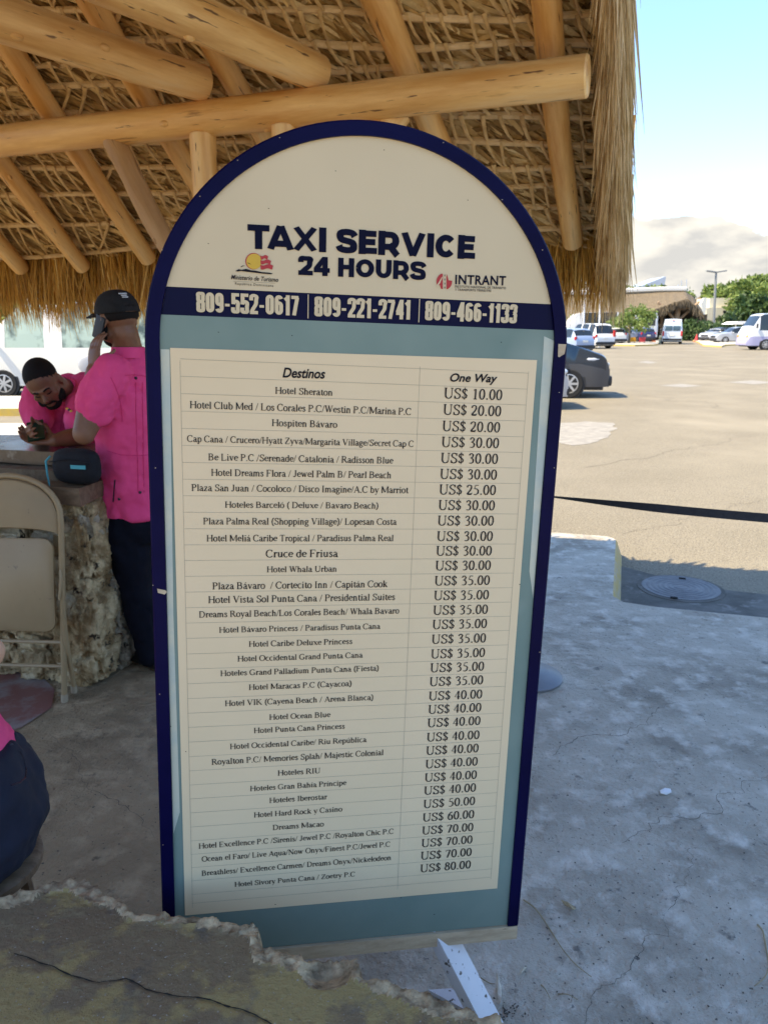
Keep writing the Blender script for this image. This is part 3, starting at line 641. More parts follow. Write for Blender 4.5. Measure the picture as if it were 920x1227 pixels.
gl('$', .70, n([(.54, .76), (.50, .90), (.34, .95), (.18, .88), (.14, .72), (.24, .58), (.44, .46), (.56, .32), (.52, .14), (.34, .04), (.18, .08), (.12, .24)]), t([(.35, 1.10), (.35, -.10)]))
TN, TK_ = .07, .15
def nib(pts, mode, closed=False):
    """ribbon outline of a polyline; width depends on direction: upright strokes thick, level strokes thin"""
    m_ = len(pts); vs = []
    for i in range(m_):
        a, c = pts[max(i-1, 0)], pts[min(i+1, m_-1)]
        dx, dy = c[0]-a[0], c[1]-a[1]; l_ = math.hypot(dx, dy) or 1; dx /= l_; dy /= l_
        if mode == 'k': wd = TK_
        elif mode == 't': wd = TN
        else: wd = TN + (TK_-TN)*abs(dy)**1.5
        vs += [(pts[i][0]-dy*wd/2, pts[i][1]+dx*wd/2), (pts[i][0]+dy*wd/2, pts[i][1]-dx*wd/2)]
    return vs, [(2*i, 2*i+1, 2*i+3, 2*i+2) for i in range(m_-1)]
def serif(txt, x0, y0, x1, y1, mb, vscale=1.0, n_=.0026, centre=True):
    """x0,x1 photo extent; y0,y1 the photo heights of mid x-height at both ends"""
    a, c = Vector(st(x0, y0)), Vector(st(x1, y1)); e = c-a; Ln = e.length; e.normalize(); up = Vector((e[1], -e[0]))
    pen = 0; vs = []; fs = []; z = 0
    for ch in txt:
        adv, strokes = G[ch]
        for md, pts in strokes:
            if md == 'd':
                px, py = pts[0]; v_ = [(px-.07, py-.07), (px+.07, py-.07), (px+.07, py+.07), (px-.07, py+.07)]; f_ = [(0, 1, 2, 3)]
            else: v_, f_ = nib(pts, md)
            o = len(vs); z += 1
            vs += [(pen+p[0], p[1], z % 7) for p in v_]; fs += [tuple(q+o for q in f) for f in f_]
        pen += adv
    xs = [p[0] for p in vs]; lo, hi = min(xs), max(xs); sc_ = Ln/(hi-lo)
    mb.add([SW(a[0]+e[0]*(p[0]-lo)*sc_+up[0]*(p[1]-.42)*sc_*vscale, a[1]+e[1]*(p[0]-lo)*sc_+up[1]*(p[1]-.42)*sc_*vscale, n_+p[2]*2e-5) for p in vs], fs)
ROWS = [('Hotel Sheraton', 330, 398, 469.5), ('Hotel Club Med / Los Corales P.C/Westin P.C/Marina P.C', 228, 492, 489.5), ('Hospiten Bávaro', 326, 404, 508),
 ('Cap Cana / Crucero/Hyatt Zyva/Margarita Village/Secret Cap C', 224.5, 495, 529), ('Be Live P.C /Serenade/ Catalonia / Radisson Blue', 250, 471, 550),
 ('Hotel Dreams Flora / Jewel Palm B/ Pearl Beach', 253.5, 468, 568), ('Plaza San Juan / Cocoloco / Disco Imagine/A.C by Marriot', 230, 489, 586),
 ('Hoteles Barceló ( Deluxe / Bavaro Beach)', 270, 453, 605.5), ('Plaza Palma Real (Shopping Village)/ Lopesan Costa', 244, 475, 625),
 ('Hotel Meliá Caribe Tropical / Paradisus Palma Real', 248, 471, 645), ('Cruce de Friusa', 318.5, 405, 663.5), ('Hotel Whala Urban', 320, 403, 682),
 ('Plaza Bávaro  / Cortecito Inn / Capitán Cook', 255, 464, 701), ('Hotel Vista Sol Punta Cana / Presidential Suites', 250, 473, 717),
 ('Dreams Royal Beach/Los Corales Beach/ Whala Bavaro', 239, 478, 734), ('Hotel Bávaro Princess / Paradisus Punta Cana', 263, 455.5, 752.5),
 ('Hotel Caribe Deluxe Princess', 298.5, 422, 770), ('Hotel Occidental Grand Punta Cana', 285, 434.5, 787), ('Hoteles Grand Palladium Punta Cana (Fiesta)', 264.5, 453.5, 803.5),
 ('Hotel Maracas P.C (Cayacoa)', 298.5, 421, 821), ('Hotel VIK (Cayena Beach / Arena Blanca)', 270, 447, 839), ('Hotel Ocean Blue', 323, 396, 857.5),
 ('Hotel Punta Cana Princess', 304.5, 413, 872.5), ('Hotel Occidental Caribe/ Riu República', 276, 439, 890), ('Royalton P.C/ Memories Splah/ Majestic Colonial', 254, 459, 907),
 ('Hoteles RIU', 333, 383.5, 924.5), ('Hoteles Gran Bahía Príncipe', 300, 415, 941), ('Hoteles Iberostar', 323, 392, 956.5), ('Hotel Hard Rock y Casino', 304.5, 410, 972.5),
 ('Dreams Macao', 327, 388, 989), ('Hotel Excellence P.C /Sirenis/ Jewel P.C /Royalton Chic P.C', 238.5, 471, 1004.5), ('Ocean el Faro/ Live Aqua/Now Onyx/Finest P.C/Jewel P.C', 242, 467, 1020),
 ('Breathless/ Excellence Carmen/ Dreams Onyx/Nickelodeon', 242, 468, 1036.5), ('Hotel Sivory Punta Cana / Zoetry P.C', 281.5, 425, 1053)]
PR = '10 20 20 30 30 30 25 30 30 30 30 30 35 35 35 35 35 35 35 35 40 40 40 40 40 40 40 40 50 60 70 70 70 80'.split()
PY = [473, 492.5, 512, 531, 550, 569, 587.5, 606, 624.5, 643, 660.5, 678, 696, 713.5, 731, 748, 765.5, 783, 799.5, 816, 833, 849, 865, 882, 898, 914, 930, 945.5, 961.5, 977.5, 993, 1008, 1023, 1038]
def slope(y): return .0335 - (y-424)/(1080-424)*.1203
def slopeN(y): return slope(y) + .012 - .018*(y-424)/650
for i, (tx, x0, x1, y) in enumerate(ROWS):
    mb = MB(); sl = slopeN(y); serif(tx, x0, y-sl*(x1-x0)/2, x1, y+sl*(x1-x0)/2, mb, .95 if x1-x0 < 200 else 1.02)
    mb.build('destination_lettering', m_ink, sheet, smooth=False, fixn=False)
for i, (p, y) in enumerate(zip(PR, PY)):
    mb = MB(); xc = 566.5 - (y-473)*(566.5-533.5)/(1038-473); hw = 34.5 - (y-473)*4.5/565; sl = slopeN(y)
    serif('US$ '+p+'.00', xc-hw, y-sl*hw, xc+hw, y+sl*hw, mb, 1.0)
    mb.build('price_lettering', m_ink, sheet, smooth=False, fixn=False)
sans('Destinos', 338.5, 452.3, 389.5, 453.8, 12, m_ink, 'heading_lettering', sheet, bold=.022, shear=.25, n_=.0026)
sans('One Way', 538.5, 457.2, 595, 458.3, 10, m_ink, 'heading_lettering', sheet, bold=.022, shear=.25, n_=.0026)
# ruled grid
mb = MB(); Lx = lambda y: 216+(y-432)*15/655; Mx = lambda y: 502.9-(y-441.6)*26.9/623; Rx = lambda y: 632.6-(y-444)*45.2/611
def ln(x0, y0, x1, y1, wd=.0006):
    a, c = Vector(st(x0, y0)), Vector(st(x1, y1)); e = (c-a).normalized(); q = Vector((-e[1], e[0]))*wd/2
    mb.add([SW(*(a-q), .0020), SW(*(a+q), .0020), SW(*(c+q), .0020), SW(*(c-q), .0020)], [(0, 1, 2, 3)])
ys = [444] + [PY[0]-9.6 + 0*i for i in range(1)] + [(PY[i]+PY[i+1])/2 for i in range(33)] + [1046, 1056]
for y in ys:
    sl = slopeN(y); xr_ = Rx(y); xm = Mx(y); xl_ = Lx(y)
    ln(xl_, y - sl*(xr_-xl_)*.82, xr_, y + sl*(xr_-xl_)*.18)
ln(Lx(432), 432, Lx(1087), 1087); ln(Mx(441), 439, Mx(1065), 1065); ln(Rx(444), 445, Rx(1055), 1053)
mb.build('table_rules', m_line, sheet, smooth=False, fixn=False)
# ---------------- metal stand under the board
m_wmet = mat('chipped_white_metal', (.58, .60, .62), .45, (.66, .68, .70), 6, 4, spots=[((.10, .085, .07), 60, .62, .67, 4), ((.25,.17,.10), 25, .70, .74, 3)])
za = .05
def bar(name, a, c, wd, ht):
    a = Vector(a); c = Vector(c); d = c-a; L_ = d.length; M = d.to_track_quat('X', 'Z').to_matrix()
    return MB().box((a+c)/2, (L_, wd, ht), M, bev=.004).build(name, m_wmet, sg)
p1 = at_z(512, 1128, za); p2 = at_z(600, 1300, za)
def on_line(x, y, z): return at_z(x, y, z)
e0_ = SW(.575, BOT-.06, -TK-.03); e1_ = at_z(588, 1234, .03); bar('foot_bar', e0_, e1_ + (e1_-e0_).normalized()*.10, .062, .032)
g0, g1, g2 = at_z(513, 1186, .012), at_z(541, 1184, .012), at_z(584, 1224, .012); MB().prism([g0, g1, g2], (0, 0, -.010)).build('gusset', m_wmet, sg, smooth=False)
bk = SW(.16, BOT-.2, -TK-.02); bar('upright', (bk.x, bk.y+.0, .02), bk, .04, .04)
bar('foot_bar', (bk.x, bk.y-.22, .025), (bk.x+.02, bk.y+.35, .025), .045, .05)
# ================================================================== THATCHED PAVILION
m_log = mat('peeled_log', (.58, .28, .075), .42, (.84, .53, .20), 9.0, 8, stretch=(1, 1, .11), bump=.5, bscale=26, rnoise=.12, lo=.38, hi=.62, bdist=.006,
            spots=[((.24, .10, .03), 13, .62, .70, 6), ((.84, .62, .33), 5, .57, .72, 6), ((.16, .075, .03), 42, .66, .70, 3)])
m_log2 = mat('peeled_log_weathered', (.36, .20, .08), .6, (.54, .34, .16), 10, 8, stretch=(1, 1, .11), bump=.5, bscale=26, bdist=.006, spots=((.18, .09, .035), 14, .60, .69, 6))
m_cut = mat('sawn_log_end', (.55, .36, .17), .7, (.42, .25, .11), 18, 4)
m_pole = mat('purlin_pole', (.56, .37, .16), .6, (.72, .52, .27), 12, 5, bump=.3)
m_leaf = mat('dry_palm_leaf', (1, 1, 1), .62, (.80, .74, .66), 30, 3, transl=.12, island=[(.26, .145, .045), (.56, .36, .13), (.78, .56, .24), (.92, .74, .40)])
m_rib = mat('palm_leaf_stalk', (.70, .48, .21), .5, (.45, .28, .11), 16, 5, bump=.2)
m_strand = mat('hanging_palm_strand', (1, 1, 1), .6, (.85, .78, .66), 12, 3, transl=.35, island=[(.28, .14, .03), (.60, .34, .07), (.80, .50, .12), (.92, .68, .24)])
m_strand2 = mat('weathered_palm_strand', (1, 1, 1), .7, (.82, .76, .7), 12, 3, transl=.35, island=[(.30, .18, .06), (.58, .39, .16), (.78, .56, .27), (.94, .76, .45)])
m_top = mat('thatch_mat', (.20, .13, .055), .9, (.30, .20, .09), 20, 6, bump=.6)
SL = .675; NZ0 = 5.42          # underside of the far slope: z = NZ0 - SL*v
rt = empty('thatched_pavilion', U*-2.2 + V*3.6, 'palm-thatched open pavilion on peeled log beams above the taxi sign', 'pavilion')
def plane_hit(x, y, off=0):
    r = ray(x, y); k = (NZ0 + off - EYE.z - 0)/(r.z + SL*r.dot(V)); return EYE + r*k
def uv(p): return p.dot(U), p.dot(V)
def pos(u, v, off=0): p = U*u + V*v; p.z = NZ0 - SL*v + off; return p
DN = (V - Vector((0, 0, SL))).normalized(); NRM = Vector((V.x*SL, V.y*SL, 1)).normalized()   # down the slope / up out of the roof
def log(name, pts, rads, m=None, n=14, par=None, bumps=.035, seed=0):
    """peeled trunk: slightly crooked, knobbly"""
    P = []; Rr = []; rnd = random.Random(seed)
    a, c = Vector(pts[0]), Vector(pts[-1]); k = 12
    for i in range(k+1):
        t = i/k; p = a.lerp(c, t); q = noise.noise_vector(Vector((t*2.2, seed*7.3, 1)))*.035; P.append(p+q*math.sin(math.pi*t))
        r_ = rads[0]+(rads[-1]-rads[0])*t; Rr.append(r_*(1+bumps*noise.noise(Vector((t*6, seed, 3)))*2))
    dvec = (c-a).normalized()
    P = [a - dvec*.002, a+dvec*rads[0]*.06] + P[1:-1] + [c-dvec*rads[-1]*.06, c+dvec*.002]
    Rr = [rads[0]*.92, rads[0]] + Rr[1:-1] + [rads[-1], rads[-1]*.92]
    M4 = Matrix.Translation(a) @ dvec.to_track_quat('Z', 'Y').to_matrix().to_4x4(); inv = M4.inverted()
    mb = MB().tube([inv @ p for p in P], Rr, n, up=(1, 0, 0)); rnd_ = random.Random(seed*3+1); Ln = (c-a).length
    for k_ in range(int(Ln*2.2)):                      # trimmed knots
        z_ = rnd_.uniform(.15, .95)*Ln; q_ = rnd_.random()*6.28; rr_ = rads[0]+(rads[-1]-rads[0])*z_/Ln; ax_ = inv @ (a.lerp(c, z_/Ln)+noise.noise_vector(Vector((z_/Ln*2.2, seed*7.3, 1)))*.035*math.sin(math.pi*z_/Ln))
        mb.ball(ax_+Vector((math.cos(q_)*rr_*.93, math.sin(q_)*rr_*.93, 0)), (rr_*.20, rr_*.20, rr_*.32), Matrix.Rotation(q_, 3, 'Z'), 10, 8)
    o = mb.build(name, m or m_log, None); o.parent = rt if par is None else par; o.matrix_local = Matrix.Translation(-WL[o.parent.name]) @ M4
    return o
# the long beam
B0 = at_d(704, 91, 3.12); zB = B0.z; B1 = at_z(0, 169, zB); bdir = (B1-B0).normalized()
print('beam', B0, B1, 'v', uv(B0), uv(B1))
beam = log('beam', [B0, B1 + bdir*2.6], [.082, .082], n=22, seed=3, bumps=.02)
MB().lathe((0, 0, 0), [(.080, 0), (.080, .003)], 20, None)
def on_beam(x): # point on the beam axis seen at photo column x
    lo, hi = 0, 8
    for _ in range(40):
        m_ = (lo+hi)/2; p = B0+bdir*m_; d = p-EYE; f = d.y*CP - d.z*SP
        if 460+F*d.x/f > x: lo = m_
        else: hi = m_
    return B0+bdir*lo
# posts under the beam
for x, r_ in ((242, .066), (340, .062), (655, .05), (-330, .07)):
    if x == 655: continue
    p = on_beam(x); log('post', [(p.x, p.y, p.z-.07), (p.x, p.y, 0)], [r_, r_*1.05], seed=x)
# knee brace and short brace behind the sign
a = on_beam(132); a = Vector((a.x, a.y, a.z-.02)); q = on_beam(242); log('knee_brace', [a - (q-a).normalized()*.0, Vector((q.x-.03, q.y, q.z-.95))], [.058, .055], m_log2, seed=11)
a = at_d(476, 131, 3.50); c = on_beam(340); c = Vector((c.x, c.y, c.z-.72)); log('brace', [a, c], [.075, .075], seed=12)
a = at_d(449, 128, 3.75)
# big tie logs resting over the beam
zt = zB + .17
for (x0, y0, x1, y1, sd) in ((-20, 15, 243, 100, 21), (120, -24, 381, 88, 22)):
    e1 = at_z(x1, y1, zt-.02); e0 = at_z(x0, y0, zt); d = (e0-e1).normalized()
    log('tie_log', [e1, e0 + d*2.5], [.082, .10], n=22, seed=sd, bumps=.015)
# rafters
RO = -.115
for i, (x0, y0, x1, y1, r_, ext) in enumerate(((-14, 275, 27, 322, .062, 1.3), (-6, 185, 100, 320, .060, 1.0), (-12, 20, 178, 310, .062, .9), (98, -10, 262, 262, .062, .8), (262, 60, 330, 190, .06, 1.2), (446, -10, 540, 205, .066, 1.2), (655, -10, 686, 291, .062, 1.5), (-150, 190, -60, 322, .062, 1.0), (-290, 180, -170, 330, .062, 1.2))):
    a = plane_hit(x1, y1, RO); c = plane_hit(x0, y0, RO); d = (c-a).normalized(); log('rafter', [a, c + d*ext], [r_*.94, r_*1.06], m_log, seed=31+i, bumps=.03)
# purlins (slender poles running across)
PL = [308, 270, 233, 200, 168, 138, 105, 75, 45, 10, -27, -66]; PRr = [271, 248, 223, 198, 170, 140, 108, 82, 56, 20, -18, -58]
purl = []
for i, (a, c) in enumerate(zip(PL, PRr)):
    p = plane_hit(0, a, -.045); q = plane_hit(716, c, -.045); d = (p-q).normalized(); purl.append((q, p + d*2.6))
    pts = [q.lerp(purl[-1][1], t/14) + Vector((0, 0, .012*math.sin(t*1.3+i))) + DN*(.014*math.sin(t*1.9+i*2)) for t in range(15)]
    MB().tube(pts, [.017+.003*math.sin(t*2.3+i) for t in range(15)], 7).build('purlin', m_pole, rt)
    # wrapped binding
RIDGE_V = 1.5; RZ = NZ0 - SL*RIDGE_V; REAR_V = -.95  # unseen rear slope cut short to let daylight under the roof
u_r = max(uv(p[0])[0] for p in purl); print('rake u', u_r, [round(uv(p[0])[0], 2) for p in purl], 'eave v', uv(purl[0][0])[1], uv(purl[0][1])[1])
U_R = u_r + .02; U_L = -6.8; EV = 4.98  # left end, out of view, shortened to let light in
# thatch body: upper skin, both slopes, closed at the rake
def top(u, v, up): z = (NZ0 - SL*v if v > RIDGE_V else NZ0 - SL*(2*RIDGE_V - v)) + up; p = U*u + V*v; p.z = z; return p
prof = [(EV+.06, .05), (RIDGE_V, .05), (REAR_V, .05), (REAR_V-.08, .33), (RIDGE_V, .42), (EV+.02, .30)]
A = [top(U_R, v, h) for v, h in prof]; b_ = [top(U_L, v, h) for v, h in prof]
MB().add(A+b_, [(0, 1, 7, 6), (1, 2, 8, 7), (2, 3, 9, 8), (3, 4, 10, 9), (4, 5, 11, 10), (5, 0, 6, 11), (0, 5, 4, 1), (1, 4, 3, 2), (6, 7, 10, 11), (7, 8, 9, 10)]).build('thatch_body', m_top, rt, smooth=False)
# underside leaves: ribbons plaited between purlins
def A3(v): return np.array([v.x, v.y, v.z])
nU, nD, nN = A3(U), A3(DN), A3(NRM)
n_ = 52000
uu = RNG.uniform(-6.2, U_R-.22, n_); vv = RNG.uniform(2.6, EV+.05, n_)
vv = np.where(RNG.random(n_) < .0, vv, vv)
S0 = uu[:, None]*A3(U) + vv[:, None]*A3(V); S0[:, 2] = NZ0 - SL*vv + RNG.uniform(.0, .05, n_)
cl = np.sin(uu*5.1 + vv*9)*.5 + np.sin(uu*2.3 - vv*23)*.5
ang = np.radians(30 + 24*cl + RNG.normal(0, 10, n_)) * np.where(RNG.random(n_) < .93, 1, -.8)
D_ = np.cos(ang)[:, None]*nU + np.sin(ang)[:, None]*nD + RNG.normal(0, .10, n_)[:, None]*nN
D_ /= np.linalg.norm(D_, axis=1)[:, None]
sd = np.cross(D_, nN) + RNG.normal(0, .22, n_)[:, None]*nN; sd /= np.linalg.norm(sd, axis=1)[:, None]
vts, qs = ribbons(S0, D_, RNG.uniform(.16, .36, n_), RNG.uniform(.018, .046, n_), sd, (nD*.35)[None, :]*RNG.uniform(-.5, .8, n_)[:, None] - nN*.02, 3, .4)
lf = np_mesh('thatch_leaf_layer', vts, qs, m_leaf, rt, 'stuff')
# stalks crossing each row, nearest first as parts
stalks = []
rnd = random.Random(5)
for i in range(len(purl)-1):
    (q0, p0), (q1, p1) = purl[i], purl[i+1]
    Ltot = (p0-q0).length; m_ = int(Ltot/.092)
    for j in range(m_):
        t = (j + rnd.uniform(-.25, .25))/m_; a = q1.lerp(p1, min(max(t, 0), 1)); lean = (-.022 if (rnd.random() < .85 or t < .4) else .045)*(1+t)+rnd.uniform(-.02, .02); t2 = min(max(t + lean/Ltot*1.6, 0), 1); c = q0.lerp(p0, t2)
        d = (c-a); stalks.append((a - d.normalized()*.03, c + d.normalized()*rnd.uniform(0, .03), rnd.uniform(.0070, .0105)))
def inview(p):
    d = p-EYE; f = d.y*CP - d.z*SP
    if f <= 0: return None
    x = 460+F*d.x/f; y = 613.5 - F*(d.y*SP + d.z*CP)/f; return (x, y) if -5 < x < 760 and -10 < y < 330 else None
vis = []; rest = []
for s_ in stalks:
    m_ = (s_[0]+s_[1])/2; (vis if inview(m_) else rest).append(((m_-EYE).length, s_))
vis.sort(key=lambda k_: k_[0])
def stalk_mb(mb, s_):
    a, c, r_ = s_; o = Vector((0, 0, -.028)); mid = (a+c)/2 + Vector((0, 0, -.012))
    mb.tube([a+o*.6, a+o*1.1+(c-a)*.12, mid+o*.7, c+o*.1], [r_*1.5, r_*1.15, r_, r_*.8], 5, up=NRM, flat=.45)
for dist, s_ in vis[:290]:
    mb = MB(); stalk_mb(mb, s_); mb.build('leaf_stalk', m_rib, rt, fixn=False)
mb = MB()
for dist, s_ in vis[290:]+rest: stalk_mb(mb, s_)
print('stalks', len(vis), len(rest))
mb.build('far_leaf_stalks', m_rib, rt, fixn=False)['kind'] = 'stuff'
# eave fringe
def fringe(name, n_, u0, u1, m, vb, spread, len_, zoff, out=.12, seed=1):
    r_ = np.random.default_rng(seed)
    uu = r_.uniform(u0, u1, n_); vv = vb + r_.uniform(-spread, spread, n_)
    S = uu[:, None]*A3(U) + vv[:, None]*A3(V); S[:, 2] = NZ0 - SL*np.minimum(vv, EV) + r_.uniform(zoff[0], zoff[1], n_)
    clump = np.sin(uu*9)*.5+np.sin(uu*23+1)*.35+np.sin(uu*4.1)*.4
    D = np.tile(np.array([0, 0, -1.0]), (n_, 1)) + nU[None]*(r_.normal(0, .11, n_) + .08*np.sin(uu*14))[:, None] + A3(V)[None]*(r_.normal(out, .14, n_))[:, None]
    D /= np.linalg.norm(D, axis=1)[:, None]
    ln_ = len_*(r_.uniform(.62, 1.0, n_) + .10*clump)
    sd = np.cross(D, r_.normal(0, 1, (n_, 3))); sd /= np.linalg.norm(sd, axis=1)[:, None]
    dr = nU[None]*r_.normal(0, .06, n_)[:, None] + np.array([0, 0, -.05])[None]
    v_, q_ = ribbons(S, D, ln_, r_.uniform(.006, .015, n_), sd, dr, 3, .12)
    return np_mesh(name, v_, q_, m, rt, 'stuff')
fringe('eave_fringe', 13000, -6.9, U_R+.05, m_strand, EV-.0, .09, .50, (-.03, .22), .10, 2)
# rake fringe: strands hanging over the gable edge
n_ = 15000; r_ = np.random.default_rng(9)
vv = r_.uniform(2.2, EV+.12, n_); uu = U_R + r_.uniform(-.02, .035, n_) + r_.uniform(0, 1, n_)*(.02+.11*np.clip((vv-3.2)/1.7, 0, 1))
S = uu[:, None]*A3(U) + vv[:, None]*A3(V); S[:, 2] = NZ0 - SL*vv + r_.uniform(-.05, .42, n_)
D = np.tile(np.array([0, 0, -1.0]), (n_, 1)) + nU[None]*(r_.normal(.03, .07, n_))[:, None] + nD[None]*(r_.uniform(.1, 1.0, n_))[:, None]
D /= np.linalg.norm(D, axis=1)[:, None]
sd = np.cross(D, r_.normal(0, 1, (n_, 3))); sd /= np.linalg.norm(sd, axis=1)[:, None]
v_, q_ = ribbons(S, D, r_.uniform(.22, .44, n_)*(1-.15*(vv>4.6)), r_.uniform(.005, .013, n_), sd, nU[None]*r_.normal(0, .05, n_)[:, None] + np.array([0, 0, -.25])[None], 3, .1)
np_mesh('rake_fringe', v_, q_, m_strand2, rt, 'stuff')
# ================================================================== STONE COUNTER, CHAIR, LEDGE, FLOOR DEBRIS
m_coral = mat('coral_stone', (.72, .54, .30), .9, (.34, .21, .09), 9, 10, lo=.42, hi=.58, bump=1.0, bscale=40, bdist=.035, spots=[((.78, .66, .44), 6, .56, .66, 9), ((.05, .03, .015), 14, .60, .66, 6)])  # near-black spots colour in the shade of pits, grey stone likewise
m_coral2 = mat('grey_coral_stone', (.58, .48, .33), .9, (.28, .22, .14), 11, 10, lo=.42, hi=.58, bump=1.0, bscale=44, bdist=.035, spots=[((.66, .58, .44), 7, .56, .66, 9), ((.06, .04, .02), 16, .61, .66, 6)])
m_mort = mat('stone_mortar', (.22, .16, .10), .95, (.12, .08, .045), 14, 8, bump=1.0, bscale=30, bdist=.02)
m_ctop = mat('dark_polished_counter', (.085, .055, .035), .28, (.16, .12, .08), 5, 7, bump=.15, rnoise=.12, spots=((.28, .24, .18), 6, .64, .72, 5))
m_cwood = mat('dark_worn_wood', (.11, .065, .035), .45, (.20, .13, .075), 7, 7, stretch=(1, 5, 5), bump=.3)
def rock(c, r, seed, sub=3, M=None, rough=.22):
    bm = bmesh.new(); bmesh.ops.create_icosphere(bm, subdivisions=sub, radius=1); vs = []
    o = Vector((seed*3.7, seed*1.3, seed*.7))
    for v in bm.verts:
        d = v.co.normalized(); cube = Vector([math.copysign(abs(k_)**.62, k_) for k_ in d])
        k_ = 1 + rough*noise.noise(d*1.7+o)*1.4 + rough*.55*noise.noise(d*4.5+o) + rough*.45*noise.noise(d*9+o) + rough*.25*noise.noise(d*21+o)
        h_ = noise.noise(d*7+o*2.1); k_ -= .30*max(0, h_-.22); h2_ = noise.noise(d*15+o*1.3); k_ -= .16*max(0, h2_-.20); k_ += .10*abs(noise.noise(d*5+o))
        pit = noise.noise(d*3.2+o*1.7)
        if pit > .32: k_ -= (pit-.32)*.9
        p = Vector((cube.x*r[0], cube.y*r[1], cube.z*r[2]))*k_
        vs.append((M @ p if M else p) + Vector(c))
    bm.verts.index_update(); fs = [[q.index for q in f.verts] for f in bm.faces]; bm.free()
    return vs, fs
# front face line: from the right corner leftwards
cr = at_z(122, 822, 0); cl_ = at_z(-10, 806, 0); fdir = (cl_-cr).normalized(); bdir2 = Vector((-fdir.y, fdir.x, 0))
if bdir2.y < 0: bdir2 = -bdir2
back = at_z(178, 778, 0)
edir = (back-cr).normalized()
print('counter', cr, cl_, back)
ct = empty('stone_counter', cr + fdir*.8 + edir*.3, 'rough coral stone counter with dark polished top that two men lean on', 'counter')
HT = 1.05; LOW = .88
LN = 2.6; DP = (back-cr).length
mb = MB(); q = [cr+fdir*.08+edir*.06, cr+fdir*LN+edir*.06, cr+fdir*LN+edir*DP, cr+fdir*.05+edir*(DP-.05)]
mb.prism([(p.x, p.y, 0) for p in q], (0, 0, HT-.07)); mb.build('mortar_core', m_mort, ct, smooth=False)
rnd = random.Random(12); k_ = 0
Mf = Matrix((fdir, edir, Vector((0, 0, 1)))).transposed()
rows = [(0, .21), (.20, .44), (.42, .66), (.64, .86)]
for z0, z1 in rows:
    s_ = .0
    while s_ < LN:
        wd = rnd.uniform(.16, .30); zc = (z0+z1)/2; hh = (z1-z0)/2*rnd.uniform(.98, 1.14)
        c = cr + fdir*(s_+wd/2) + edir*(.10-.03*rnd.random()); c.z = zc
        v_, f_ = rock(c, (wd/2*1.08, .12, hh), rnd.random()*50, 5 if s_ < .8 else 3, Mf)
        v_ = [Vector((p.x, p.y, max(p.z, .002))) for p in v_]
        MB().add(v_, f_).build('stone', m_coral if rnd.random() < .7 else m_coral2, ct, fixn=False).data.set_sharp_from_angle(angle=R(80)); k_ += 1; s_ += wd
    s_ = .16
    while s_ < DP-.04:
        wd = min(rnd.uniform(.16, .26), DP-s_+.02); c = cr + fdir*.07 + edir*(s_+wd/2); c.z = (z0+z1)/2
        v_, f_ = rock(c, (.10, wd/2*1.08, (z1-z0)/2*1.1), rnd.random()*50, 5, Mf)
        v_ = [Vector((p.x, p.y, max(p.z, .002))) for p in v_]
        MB().add(v_, f_).build('stone', m_coral2 if rnd.random() < .65 else m_coral, ct, fixn=False).data.set_sharp_from_angle(angle=R(80)); s_ += wd
# two big upright stones at the corner
for (x, y, z, rx, ry, rz_, sd) in ((.07, .06, .70, .095, .10, .20, 3.1), (.10, .05, .30, .12, .11, .20, 8.4)):
    c = cr + fdir*x + edir*y; c.z = z; v_, f_ = rock(c, (rx, ry, rz_), sd, 5, Mf, .2); MB().add(v_, f_).build('stone', m_coral, ct, fixn=False).data.set_sharp_from_angle(angle=R(80))
# lower shelf and upper top, slightly uneven slabs
def slabtop(name, s0, s1, e0, e1, z, th, m, seed):
    nx, ny = 26, 8; vs = []; fs = []
    for lay, zz in ((0, z), (1, z-th)):
        for i in range(nx+1):
            for j in range(ny+1):
                a, e = s0+(s1-s0)*i/nx, e0+(e1-e0)*j/ny; p = cr + fdir*a + edir*e
                ed = noise.noise(Vector((a*5, e*5, seed)))*.02
                if j == 0: p -= edir*ed
                if i == 0: p -= fdir*ed
                vs.append(Vector((p.x, p.y, zz + noise.noise(Vector((a*4, e*4, seed+lay)))*.006)))
    o = (nx+1)*(ny+1); idx = lambda i, j, l=0: l*o+i*(ny+1)+j
    for i in range(nx):
        for j in range(ny):
            fs += [(idx(i, j), idx(i+1, j), idx(i+1, j+1), idx(i, j+1)), (idx(i, j, 1), idx(i, j+1, 1), idx(i+1, j+1, 1), idx(i+1, j, 1))]
        fs += [(idx(i, 0), idx(i, 0, 1), idx(i+1, 0, 1), idx(i+1, 0)), (idx(i, ny), idx(i+1, ny), idx(i+1, ny, 1), idx(i, ny, 1))]
    for j in range(ny): fs += [(idx(0, j), idx(0, j+1), idx(0, j+1, 1), idx(0, j, 1)), (idx(nx, j), idx(nx, j, 1), idx(nx, j+1, 1), idx(nx, j+1))]
    MB().add(vs, fs).build(name, m, ct)
slabtop('shelf', -.02, LN, -.06, .30, LOW+.055, .075, m_cwood, 2)
slabtop('counter_top', -.03, LN, .14, DP+.16, HT, .06, m_ctop, 5)
